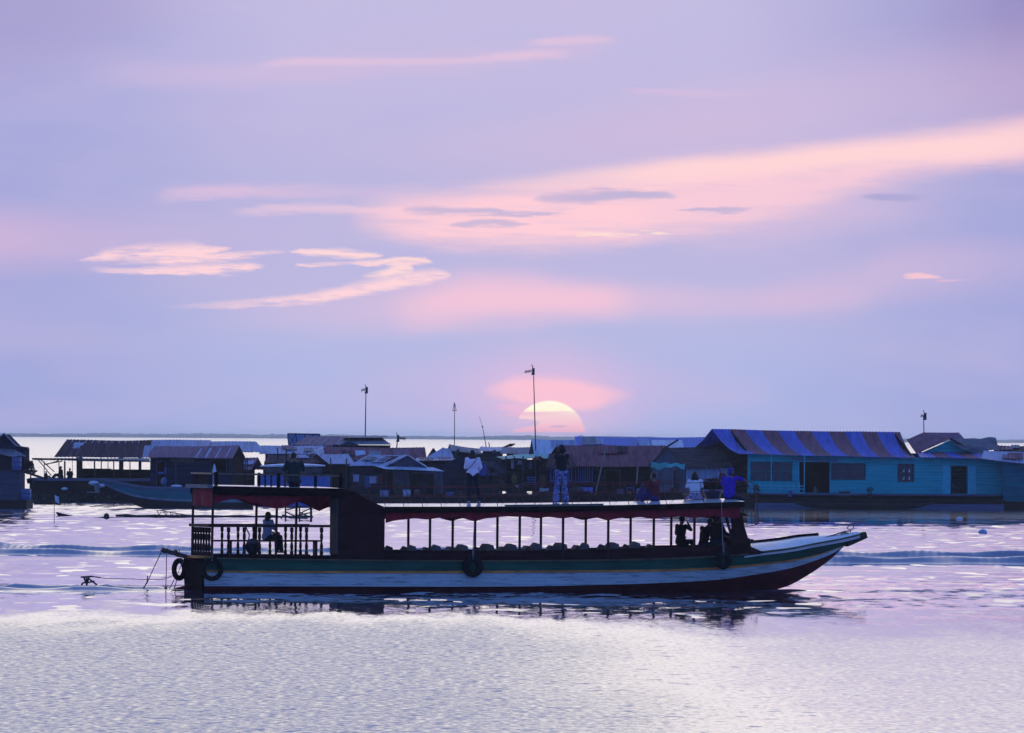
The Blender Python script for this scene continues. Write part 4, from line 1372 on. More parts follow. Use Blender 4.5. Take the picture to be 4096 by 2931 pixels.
def person(label, loc, yaw, j, top=None, legs=None, sleeve=1.0, leglen=1.0, hair='long', group=None, s=1.0, hip=1.0, wide=1.0, skirt=None, shoes=None, hat=None, hairmat=None, curl=.5, fine=.0075):
    """j: joint table in the figure's own frame (x right, y ahead, z up)"""
    t = thing('person', label, 'person', loc, yaw, group)
    j = {k: Vector(p) * s for k, p in j.items()}
    ax = (j['shR'] - j['shL']).normalized()
    hd = j['head']; nk = j['neck']; look = j.get('look', V(0, 1, 0)).normalized()
    hx_ = look.cross(V(0, 0, 1)).normalized()
    b_ = MB()
    torso(b_, j['pel'], j['chest'], nk, ax, 0, wide, hip)
    b_.limb(nk - (hd - nk) * .25, hd, .052 * s, .05 * s)
    up = hx_.cross(look).normalized()
    rot = Matrix((hx_, look, up)).transposed()
    b_.ball(hd + up * .02 * s, (.073 * s, .092 * s, .108 * s), 16, 12, rot)
    b_.ball(hd + look * .025 * s - up * .055 * s, (.052 * s, .060 * s, .055 * s), 12, 9, rot)         # jaw
    b_.limb(hd + look * .088 * s + up * .012 * s, hd + look * .103 * s - up * .022 * s, .010 * s, .016 * s, 7)  # nose
    for q in (-1, 1):
        b_.ball(hd + hx_ * q * .074 * s - look * .005 * s - up * .005 * s, (.014 * s, .022 * s, .032 * s), 8, 6, rot)   # ears
        b_.ball(hd + hx_ * q * .030 * s + look * .078 * s + up * .018 * s, .016 * s, 8, 6)                           # eye sockets
    b_.limb(hd + look * .088 * s - up * .05 * s - hx_ * .02 * s, hd + look * .088 * s - up * .05 * s + hx_ * .02 * s, .010 * s, .010 * s, 6)  # lips
    for q in 'RL':
        sh, el, wr = j['sh' + q], j['el' + q], j['wr' + q]
        b_.limb(j['chest'] + (sh - j['chest']) * .55, sh, .062 * s, .052 * s)
        b_.limb(sh, el, .047 * s, .038 * s); b_.limb(el, wr, .038 * s, .026 * s)
        pal = j.get('pal' + q, j['chest'] - wr)
        hand(b_, wr, wr - el, pal, curl, s)
        hp, kn, an = j['hp' + q], j['kn' + q], j['an' + q]
        b_.limb(hp, kn, .082 * s, .055 * s); b_.limb(kn, an, .055 * s, .034 * s)
        b_.limb(kn, kn + (an - kn) * .45, .05 * s, .052 * s)
        foot(b_, an, j.get('toe' + q, look), s)
    remesh_obj(b_, 'body', M_SKIN, t, fine, 2)
    # clothes follow the body a little way out
    if top:
        c_ = MB()
        torso(c_, j['pel'] + (j['chest'] - j['pel']) * .02, j['chest'], nk - (nk - j['chest']) * .12, ax, .018 * s, wide * 1.02, hip)
        for q in 'RL':
            sh, el, wr = j['sh' + q], j['el' + q], j['wr' + q]
            c_.limb(j['chest'] + (sh - j['chest']) * .5, sh, .080 * s, .068 * s)
            if sleeve <= 1:
                c_.limb(sh, sh + (el - sh) * sleeve, .064 * s, .058 * s)
            else:
                c_.limb(sh, el, .064 * s, .054 * s); c_.limb(el, el + (wr - el) * (sleeve - 1) * .92, .054 * s, .040 * s)
        remesh_obj(c_, 'top', top, t, .012, 2)
    if legs:
        c_ = MB()
        c_.limb(j['hpR'], j['hpL'], .115 * s * hip, .115 * s * hip, 12)
        pe = j['pel']
        c_.ball(pe + V(0, 0, -.02), (.178 * s * hip, .128 * s, .13 * s), 14, 10)
        for q in 'RL':
            hp, kn, an = j['hp' + q], j['kn' + q], j['an' + q]
            if leglen <= 1:
                c_.limb(hp, hp + (kn - hp) * leglen, .100 * s, .082 * s)
            else:
                w = j.get('flare', V(.07, 0, 0)).x
                c_.limb(hp, kn, .097 * s, .075 * s); c_.limb(kn, kn + (an - kn) * (leglen - 1) * .95, .072 * s, w * s)
        remesh_obj(c_, 'trousers' if leglen > 1 else 'shorts', legs, t, .012, 2)
    if skirt:
        c_ = MB()
        prof = skirt[1]
        c_.lathe(j['pel'], [(r * s, z * s) for r, z in prof], 22)
        o = c_.build('skirt', skirt[0], t, smooth=1.0, local=True)
        for v_ in o.data.vertices:
            q = v_.co - j['pel']
            a = math.atan2(q.y, q.x)
            k = 1 + .06 * math.sin(a * 9) * min(1, max(0, -q.z * 4))
            v_.co = j['pel'] + V(q.x * k, q.y * k, q.z)
    if shoes:
        c_ = MB()
        for q in 'RL':
            an = j['an' + q]; fw = j.get('toe' + q, look).normalized()
            c_.limb(an + V(0, 0, -.04) - fw * .04, an + V(0, 0, -.052) + fw * .14, .047 * s, .036 * s, 9)
        remesh_obj(c_, 'shoes', shoes, t, .012, 1)
    h_ = MB()
    hm_ = hairmat or M_HAIR
    bk = -look
    if hair in ('long', 'short', 'curly', 'bob'):
        sc_ = {'long': 1.0, 'short': .97, 'curly': 1.36, 'bob': 1.06}[hair]
        h_.ball(hd + up * .038 * s + bk * .018 * s, (.082 * s * sc_, .092 * s * sc_, .100 * s * sc_), 14, 10, rot)
        if hair == 'curly':
            rr_ = random.Random(5)
            for _ in range(60):
                d_ = V(rr_.gauss(0, 1), rr_.gauss(0, 1), rr_.gauss(0, 1)).normalized()
                if d_.dot(look) > .45: continue
                h_.ball(hd + up * .02 * s + bk * .02 * s + d_ * .112 * s, .030 * s, 7, 5)
        if hair in ('long', 'bob'):
            L = .34 if hair == 'long' else .19
            nlk = 9
            for k in range(nlk):
                q = -1 + 2 * k / (nlk - 1)
                a0 = hd + up * .03 * s + hx_ * (q * .075 * s) + bk * (.065 * s * math.sqrt(max(0.05, 1 - q * q)) + .012 * s)
                ln_ = L * (1 - .16 * abs(q)) * (0.9 + .2 * random.random())
                a1 = a0 + V(0, 0, -ln_ * .5 * s) + hx_ * q * .014 * s + bk * .016 * s
                a2 = a0 + V(0, 0, -ln_ * s) + hx_ * q * .012 * s + bk * .004 * s
                h_.limb(a0, a1, .030 * s, .027 * s, 7); h_.limb(a1, a2, .027 * s, .012 * s, 7)
    if h_.v:
        remesh_obj(h_, 'hair', hm_, t, .010, 1)
    if hat:
        c_ = MB()
        c_.ball(hd + up * .050 * s, (.088 * s, .104 * s, .088 * s), 14, 10, rot)
        if hat[1] == 'cap':
            c_.ball(hd + up * .055 * s + look * .11 * s, (.06 * s, .075 * s, .012 * s), 12, 6, rot)
        elif hat[1] == 'brim':
            c_.ball(hd + up * .055 * s, (.16 * s, .17 * s, .014 * s), 16, 6, rot)
        elif hat[1] == 'hood':
            c_.ball(hd - up * .03 * s + bk * .03 * s, (.085 * s, .085 * s, .10 * s), 14, 10, rot)
        remesh_obj(c_, 'hat', hat[0], t, .010, 1)
    return t


STAND = dict(pel=(0, 0, .92), chest=(0, .0, 1.22), neck=(0, .0, 1.40), head=(0, .02, 1.50), shR=(.17, 0, 1.345), shL=(-.17, 0, 1.345),
             elR=(.22, -.02, 1.10), elL=(-.22, -.02, 1.10), wrR=(.2, .12, .93), wrL=(-.2, .12, .93),
             hpR=(.085, 0, .88), hpL=(-.085, 0, .88), knR=(.10, .03, .48), knL=(-.10, .03, .48), anR=(.11, -.01, .085), anL=(-.11, -.01, .085))
SIT = dict(pel=(0, 0, .11), chest=(0, .03, .42), neck=(0, .05, .60), head=(0, .08, .71), shR=(.17, .04, .55), shL=(-.17, .04, .55),
           elR=(.24, .10, .32), elL=(-.24, .10, .32), wrR=(.15, .28, .25), wrL=(-.15, .28, .25),
           hpR=(.09, .02, .09), hpL=(-.09, .02, .09), knR=(.14, .38, .28), knL=(-.14, .38, .28), anR=(.1, .62, .08), anL=(-.1, .62, .08))


def pose(base, **k):
    d = dict(base); d.update(k)
    return d


def on_roof(u, y):
    x, _ = BL(u, 2015, y)
    return BW((x, y, roof_z(x, y)))


# girl in white, photographing the village with both hands up
c_white = fabric('lilac_white_knit', (0.82, 0.66, 0.78))
c_black = fabric('black_denim', (0.012, 0.012, 0.018))
t = person('standing long-haired woman in a pale lilac top and black trousers on the boat roof', on_roof(1890, .45), math.radians(6),
       pose(STAND, head=(-.01, .03, 1.50), elR=(.245, .0, 1.10), wrR=(.19, .18, 1.0), elL=(-.215, .05, 1.10), wrL=(-.08, .25, 1.16), knR=(.15, .03, .47), anR=(.2, .02, .085), knL=(-.1, .02, .48), anL=(-.115, -.03, .085)),
       c_white, c_black, sleeve=2.0, leglen=2.0, hair='long', s=.985, shoes=fabric('grey_trainers', (0.2, .22, .3)), hip=1.08)
sb_ = MB()
sb_.tube([(.13, -.125, 1.36), (.02, -.15, 1.22), (-.12, -.14, 1.06), (-.19, -.08, .98)], .010, 5)
sb_.build('bag_strap', fabric('dark_strap', (.03, .03, .05)), t, local=True)
# curly-haired person
c_pat = fabric('blue_white_batik', (0.20, 0.22, 0.40), scale=14.0, col2=(0.06, 0.07, 0.20), c2cut=(.46, .54))
person('standing person with round curly hair, black top and loose blue-white patterned trousers on the roof', on_roof(2245, .35), math.radians(28),
       pose(STAND, elR=(.255, .02, 1.12), wrR=(.13, .2, 1.16), elL=(-.215, .05, 1.11), wrL=(-.07, .24, 1.24), knR=(.11, .02, .48), anR=(.14, 0, .085), knL=(-.13, .02, .48), anL=(-.17, 0, .085), flare=(.105, 0, 0), look=(-.3, 1, 0)),
       fabric('black_jersey', (0.010, 0.010, 0.014)), c_pat, sleeve=.25, leglen=2.0, hair='curly', s=1.05, hip=1.05, wide=1.08,
       hairmat=mat('brown_curls', (0.022, 0.010, 0.008), .7, .3, 20.0))
# man on the upper stern deck
xm, _ = BL(1177, 1945, -.2)
person('broad man in a dark green shirt seated on the upper stern deck, seen from behind', BW((xm, -.2, DECKZ(xm) + .10)), math.radians(12),
       pose(SIT, chest=(0, .02, .46), neck=(0, .02, .66), head=(-.02, .06, .76), shR=(.20, .02, .60), shL=(-.20, .02, .60), elR=(.30, .06, .34), elL=(-.31, .06, .34), wrR=(.2, .3, .26), wrL=(-.22, .3, .27)),
       fabric('dark_green_shirt', (0.010, 0.020, 0.022)), fabric('dark_shorts', (.02, .02, .03)), sleeve=.8, leglen=1.0, hair='short', wide=1.25, s=1.06,
       hairmat=mat('brown_hair', (0.03, .012, .01), .6, .3, 20.0))
stl = MB().lathe(BW((xm, -.2, DECKZ(xm))), [(.17, 0), (.15, .10), (.16, .115), (.02, .118)], 14)
tag(stl.build('stool', M_DARKW, loc=BW((xm, -.2, DECKZ(xm)))), 'low dark stool under the man seated on the upper stern deck', 'stool')
# seated pair on the roof
person('person in a dark red jacket sitting on the roof with knees drawn up, facing left', on_roof(2622, .1), math.radians(55),
       pose(SIT, elL=(-.2, .2, .38), wrL=(-.1, .36, .44), shR=(.18, .04, .56), shL=(-.18, .06, .56), knR=(.13, .36, .36), knL=(-.13, .36, .38), anR=(.1, .55, .08), anL=(-.1, .55, .08)),
       fabric('dark_red_jacket', (0.12, 0.012, 0.018)), fabric('violet_trousers', (.035, .025, .13)), sleeve=2.0, leglen=2.0, hair='short', wide=1.15, s=1.04)
bgp = on_roof(2570, -.1)
bag = thing('rucksack', 'dark violet rucksack beside the seated person in dark red', 'rucksack', bgp, TH)
MB().ball((0, 0, .21), (.14, .11, .21), 14, 10).build('sack', fabric('violet_nylon', (.035, .02, .10)), bag, smooth=1.2, local=True)
MB().tube([(-.06, -.02, .38), (0, -.02, .46), (.06, -.02, .38)], .014).build('handle', fabric('dark_strap', (.03, .03, .05)), bag, local=True)
person('woman in a white top and full patterned skirt sitting on the roof, brown bobbed hair', on_roof(2780, .15), math.radians(10),
       pose(SIT, elR=(.23, .06, .34), elL=(-.25, .06, .33), anR=(.2, .42, .08), anL=(-.2, .42, .08), knR=(.28, .25, .16), knL=(-.28, .25, .16)),
       fabric('white_cotton', (0.60, 0.62, 0.72)), None, sleeve=.75, hair='bob', s=1.02,
       skirt=(fabric('pink_batik', (.30, .22, .34), scale=16.0, col2=(.10, .08, .16), c2cut=(.46, .54)), [(.17, .10), (.19, .03), (.26, -.04), (.30, -.10), (.02, -.105)]))
# the boatman at the front edge, legs over the windscreen
xk, _ = BL(2918, 2000, -.35)
person('man in bright blue shirt and hood sitting on the front roof edge, bare leg hanging', BW((xk, -.35, roof_z(xk, -.35))), math.radians(-40) + TH,
       dict(pel=(0, 0, .12), chest=(-.02, .02, .50), neck=(0, .03, .72), head=(.02, .05, .84), shR=(.20, .02, .66), shL=(-.21, .02, .66), elR=(.41, .20, .58), elL=(-.28, .06, .42), wrR=(.48, .36, .40), wrL=(-.22, .25, .36),
            hpR=(.09, .02, .10), hpL=(-.09, .02, .10), knR=(.26, .44, .02), knL=(.0, .47, .05), anR=(.27, .48, -.42), anL=(.0, .52, -.38), look=(.35, 1, 0)),
       fabric('bright_blue_shirt', (0.05, 0.014, 0.36)), fabric('navy_shorts', (.012, .014, .035)), sleeve=.8, leglen=1.0, hair='none', wide=1.22, s=1.0,
       hat=(fabric('blue_hood', (.02, .022, .22)), 'hood'), shoes=fabric('dark_sandals', (.03, .012, .012)))
# three dark figures under the roof
xk, zk = BL(2722, 2205, .3)
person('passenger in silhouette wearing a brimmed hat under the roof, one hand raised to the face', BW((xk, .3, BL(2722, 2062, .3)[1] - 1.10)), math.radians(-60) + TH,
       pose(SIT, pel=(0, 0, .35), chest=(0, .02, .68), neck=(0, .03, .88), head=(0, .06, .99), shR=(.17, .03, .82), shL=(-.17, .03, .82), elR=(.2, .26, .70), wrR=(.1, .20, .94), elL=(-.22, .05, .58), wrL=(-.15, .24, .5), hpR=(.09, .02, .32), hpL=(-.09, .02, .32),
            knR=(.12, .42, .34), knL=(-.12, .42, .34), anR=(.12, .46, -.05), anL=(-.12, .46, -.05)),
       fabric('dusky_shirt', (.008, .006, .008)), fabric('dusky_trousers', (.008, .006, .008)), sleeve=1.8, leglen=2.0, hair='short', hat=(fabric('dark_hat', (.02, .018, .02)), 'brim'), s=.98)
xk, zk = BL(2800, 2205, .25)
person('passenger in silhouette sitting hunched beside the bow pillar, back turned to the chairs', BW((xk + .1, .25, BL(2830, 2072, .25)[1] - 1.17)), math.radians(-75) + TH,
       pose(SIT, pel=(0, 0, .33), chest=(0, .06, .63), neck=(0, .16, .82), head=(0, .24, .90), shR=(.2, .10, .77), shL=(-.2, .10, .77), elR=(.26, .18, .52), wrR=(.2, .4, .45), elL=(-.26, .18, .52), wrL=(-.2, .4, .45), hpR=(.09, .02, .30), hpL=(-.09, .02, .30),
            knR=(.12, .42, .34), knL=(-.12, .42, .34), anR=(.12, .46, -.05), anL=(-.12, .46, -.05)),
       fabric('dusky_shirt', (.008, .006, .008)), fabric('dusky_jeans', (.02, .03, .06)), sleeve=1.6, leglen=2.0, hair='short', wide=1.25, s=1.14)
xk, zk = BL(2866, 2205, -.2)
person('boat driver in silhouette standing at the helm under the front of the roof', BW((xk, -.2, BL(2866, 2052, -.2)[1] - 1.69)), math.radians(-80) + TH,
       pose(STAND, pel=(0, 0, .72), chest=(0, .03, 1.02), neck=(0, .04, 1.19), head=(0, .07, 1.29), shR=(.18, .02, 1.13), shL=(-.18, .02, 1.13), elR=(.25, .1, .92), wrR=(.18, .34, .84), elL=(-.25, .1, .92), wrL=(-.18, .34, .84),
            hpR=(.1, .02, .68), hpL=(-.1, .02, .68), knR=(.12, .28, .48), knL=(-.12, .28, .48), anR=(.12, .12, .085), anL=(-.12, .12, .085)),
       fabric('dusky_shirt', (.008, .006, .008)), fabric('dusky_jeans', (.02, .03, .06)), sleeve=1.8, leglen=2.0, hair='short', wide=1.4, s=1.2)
# woman on the stern bench
xk, zk = BL(1068, 2157, .5)
person('woman in a white top, long dark hair, sitting on the stern deck bench', BW((xk, .5, zk)), math.radians(-70) + TH,
       pose(SIT, pel=(0, 0, .10), chest=(0, .02, .42), neck=(0, .02, .61), head=(0, .05, .71), elR=(.2, .1, .34), wrR=(.14, .3, .22), elL=(-.2, .1, .34), wrL=(-.14, .3, .22),
            knR=(.10, .42, .08), knL=(-.10, .42, .08), anR=(.10, .46, -.32), anL=(-.10, .44, -.32)),
       fabric('white_blouse', (0.30, 0.34, 0.46)), fabric('dark_jeans', (.010, .012, .03)), sleeve=.9, leglen=2.0, hair='long', s=1.0, hip=1.1)
bg = BW(B3(1010, 2214, .2))
bag = thing('shoulder_bag', 'bulky dark bag with pale flap on the stern deck beside the bench', 'bag', Vector((bg.x, bg.y, BW(B3(1010, 2214, .2)).z)), TH)
MB().ball((0, 0, .22), (.22, .16, .25), 14, 10).build('sack', fabric('black_canvas', (.02, .02, .022)), bag, smooth=1.2, local=True)
MB().ball((-.02, -.06, .36), (.15, .13, .10), 12, 8).build('flap', fabric('grey_canvas', (.12, .11, .11)), bag, smooth=1.2, local=True)
MB().tube([(-.13, 0, .40), (-.10, 0, .58), (-.24, 0, .86), (-.26, 0, .88)], .02).build('strap', fabric('dark_strap', (.03, .03, .05)), bag, local=True)

# ---- other things aboard
wc = BW(B3(857, 1934, -.9))
cl = MB().lathe(wc, [(.085, 0), (.075, .18), (.06, .35), (.05, .44), (.03, .52), (.012, .60)], 12)
tag(cl.build('folded_parasol', fabric('white_canvas', (.5, .56, .7)), loc=wc, smooth=1.0), 'white furled parasol standing at the stern corner of the upper deck', 'parasol')
pb = on_roof(2850, .7)
plant = thing('potted_bush', 'bushy green plant in a dark round basin on the roof between two seated people', 'plant', pb, TH)
MB().lathe((0, 0, .0), [(.20, 0), (.26, .12), (.29, .22), (.27, .22), (.24, .19), (.01, .18)], 18).build('basin', mat('dark_blue_plastic', (.02, .025, .07), .4, .2), plant, smooth=.8, local=True)
lf = MB()
rr_ = random.Random(9)
for k in range(1100):
    d_ = V(rr_.gauss(0, 1), rr_.gauss(0, 1), abs(rr_.gauss(0, .8))).normalized()
    c = V(0, 0, .30) + V(d_.x * .33, d_.y * .26, d_.z * .30) * rr_.uniform(.5, 1.12)
    n_ = V(rr_.gauss(0, 1), rr_.gauss(0, 1), rr_.gauss(0, 1)).normalized()
    a = n_.orthogonal().normalized(); b_ = n_.cross(a); L = rr_.uniform(.035, .07)
    lf.add([c - a * L, c + b_ * L * .45, c + a * L, c - b_ * L * .45], [(0, 1, 2, 3)])
lf.build('foliage', mat('bush_leaf', (.03, .05, .03), .7, .4, 8.0), plant, local=True)
sg = MB()
for k in range(14):
    a = k * 2.4
    sg.tube([(0, 0, .18), (.1 * math.cos(a), .1 * math.sin(a), .3), (.24 * math.cos(a), .2 * math.sin(a), .40 + .1 * math.sin(k))], [.008, .006, .003], 5)
sg.build('stem', mat('bush_stem', (.05, .04, .03), .8), plant, local=True)
pp_ = BW(B3(2900, 1990, -.1))
pole = thing('boat_pole', 'long red pole with an orange-brown coil, leaning beside the man in blue', 'pole', pp_, 0)
MB().tube([BW(B3(2902, 1995, -.1)), BW(B3(2884, 1892, -.1)), BW(B3(2850, 1812, -.1))], [.022, .018, .010]).build('shaft', M_PIPE, pole)
cc = MB()
for k in range(3): cc.torus(BW(B3(2891, 1905 + k * 3, -.12)), .10, .026, Vector((.3, .9, .2 + .15 * k)), 18, 8)
cc.ball(BW(B3(2890, 1910, -.1)), (.09, .07, .11), 10, 8)
cc.build('coil', mat('orange_rope', (.17, .045, .02), .85, .3, 12.0), pole, smooth=1.0)
# ------------------------------------------------------------------ floating village
M_TIN_BLUE = mat('blue_grey_tin', (0.17, 0.23, 0.40), 0.45, 0.3, 1.2, (2.5, .3, .5), spec=.5, col2=(0.10, 0.13, 0.24))
M_TIN_PALE = mat('pale_tin', (0.36, 0.42, 0.55), 0.4, 0.25, 1.2, (2.5, .3, .5), spec=.5, col2=(0.24, 0.28, 0.38))
M_TIN_DBLUE = mat('bright_blue_tin', (0.055, 0.10, 0.42), 0.45, 0.2, 1.0, (2.5, .3, .5), spec=.5)
M_TIN_RUST = mat('rusty_brown_tin', (0.22, 0.075, 0.095), 0.75, 0.4, 1.5, (3.0, .3, .5), col2=(0.13, 0.045, 0.06), spec=.15)
M_TIN_DARK = mat('dark_rusted_tin', (0.055, 0.022, 0.030), 0.8, 0.4, 1.2, (2.5, .3, .5), col2=(0.10, 0.04, 0.05), spec=.15)
M_TIN_PURP = mat('purple_brown_tin', (0.19, 0.075, 0.12), 0.65, 0.3, 1.4, (3, .3, .5))
M_TIN_GREY = mat('grey_tin', (0.13, 0.14, 0.19), 0.55, 0.35, 1.2, (2.5, .3, .6), col2=(0.075, 0.08, 0.11))
M_STRB = mat('striped_roof_blue', (0.080, 0.10, 0.42), 0.45, 0.35, 1.4, (2.5, .4, .5), spec=.25)
M_STRN = mat('striped_roof_brown', (0.20, 0.06, 0.085), 0.5, 0.4, 1.4, (2.5, .4, .5), spec=.25)
M_THATCH = mat('grey_thatch', (0.085, 0.060, 0.066), 0.95, 0.5, 2.0, (.5, 3, 6), bump=.5, col2=(0.045, 0.032, 0.036), spec=.1)
M_TEAL = board_mat('turquoise_clapboard', (0.004, 0.360, 0.410), 0.10, var=.2)
M_TEALD = board_mat('dull_teal_boards', (0.004, 0.130, 0.170), 0.10)
M_TEALT = mat('turquoise_trim', (0.015, 0.40, 0.50), 0.5, .2, 3.0)
M_GWALL = board_mat('grey_blue_boards', (0.055, 0.065, 0.11), 0.18)
M_GWALLX = board_mat('grey_upright_boards', (0.085, 0.095, 0.14), 0.11, axis='x')
M_PALEX = board_mat('pale_upright_sheets', (0.26, 0.32, 0.48), 0.09, axis='x')
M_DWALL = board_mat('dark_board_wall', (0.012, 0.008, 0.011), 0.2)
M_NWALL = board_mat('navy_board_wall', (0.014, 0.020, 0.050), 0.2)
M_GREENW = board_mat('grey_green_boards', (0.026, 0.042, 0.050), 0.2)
M_BLUET = mat('blue_window_paint', (0.04, 0.09, 0.34), 0.5, .2, 3.0)
M_FRAME = mat('brown_window_frame', (0.05, 0.035, 0.05), 0.6, .2, 4.0)
M_GLASS = mat('dim_window_glass', (0.030, 0.034, 0.055), 0.12, .2, 2.0, spec=.5)
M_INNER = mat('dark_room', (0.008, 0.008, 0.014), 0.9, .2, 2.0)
M_RAFT = mat('dark_raft_logs', (0.016, 0.008, 0.008), 0.9, .4, 1.5, (.3, 1, 4), bump=.4)
M_PLANK = mat('blue_grey_planks', (0.070, 0.085, 0.16), 0.7, .3, 2.0, (.3, 1, 3))
M_POST = mat('dark_pole_wood', (0.022, 0.018, 0.022), 0.8, .3, 4.0)
M_TARPT = mat('turquoise_tarp', (0.04, 0.34, 0.32), 0.5, .3, 2.0)
M_TARPB = mat('blue_tarp', (0.03, 0.06, 0.30), 0.5, .3, 2.0)
M_BARREL = mat('blue_plastic_drum', (0.045, 0.09, 0.24), 0.4, .25, 2.0)
M_WHITEP = mat('white_plastic', (0.50, 0.56, 0.66), 0.5, .2, 3.0)
M_ANT = mat('antenna_steel', (0.03, 0.025, 0.04), 0.5, .2, 5.0)


def corr_sheet(mb, RL, RR, EL, ER, pitch=.24, amp=.018, flare=0.0, sag=.0, mif=None, mi=None, seed=0, rows=6, thick=.03):
    """corrugated roof plane from ridge RL-RR down to eave EL-ER"""
    RL, RR, EL, ER = map(Vector, (RL, RR, EL, ER))
    L = (RR - RL).length
    n = max(4, int(L / pitch * 4))
    nrm = (RR - RL).cross(EL - RL).normalized()
    if nrm.z < 0: nrm = -nrm

    def fn(a, b):
        t = b
        p = RL.lerp(RR, a).lerp(EL.lerp(ER, a), t)
        s = amp * math.sin(a * L / pitch * 2 * math.pi)
        fl = -flare * math.sin(math.pi * min(1, b)) if flare else 0
        sg = -sag * math.sin(math.pi * a) * (1 - b) + .03 * mnoise.noise((a * L * .35, b * 1.2, seed))
        return p + nrm * (s + fl) + Vector((0, 0, sg))
    mb.sheet(fn, n, rows, -nrm * thick, mi, mif)


def wall_holes(mb, f, x0, x1, z0, z1f, holes, th=.09, mi=0):
    """wall in the (x, z) facade plane with rectangular openings; f(x, y, z) -> world, z1f(x) = top"""
    xs = sorted({x0, x1} | {h[0] for h in holes} | {h[2] for h in holes})
    for a, b in zip(xs, xs[1:]):
        if b - a < 1e-4: continue
        m_ = (a + b) / 2
        hs = sorted([(h[1], h[3]) for h in holes if h[0] < m_ < h[2]])
        segs, z = [], z0
        for ha, hb in hs:
            if ha > z + 1e-4: segs.append((z, ha, False))
            z = max(z, hb)
        segs.append((z, None, True))
        for za, zb, top in segs:
            ta, tb = (z1f(a), z1f(b)) if top else (zb, zb)
            if min(ta, tb) <= za: continue
            mb.hexa([f(a, 0, za), f(b, 0, za), f(b, 0, tb), f(a, 0, ta)], [f(a, th, za), f(b, th, za), f(b, th, tb), f(a, th, ta)], mi)


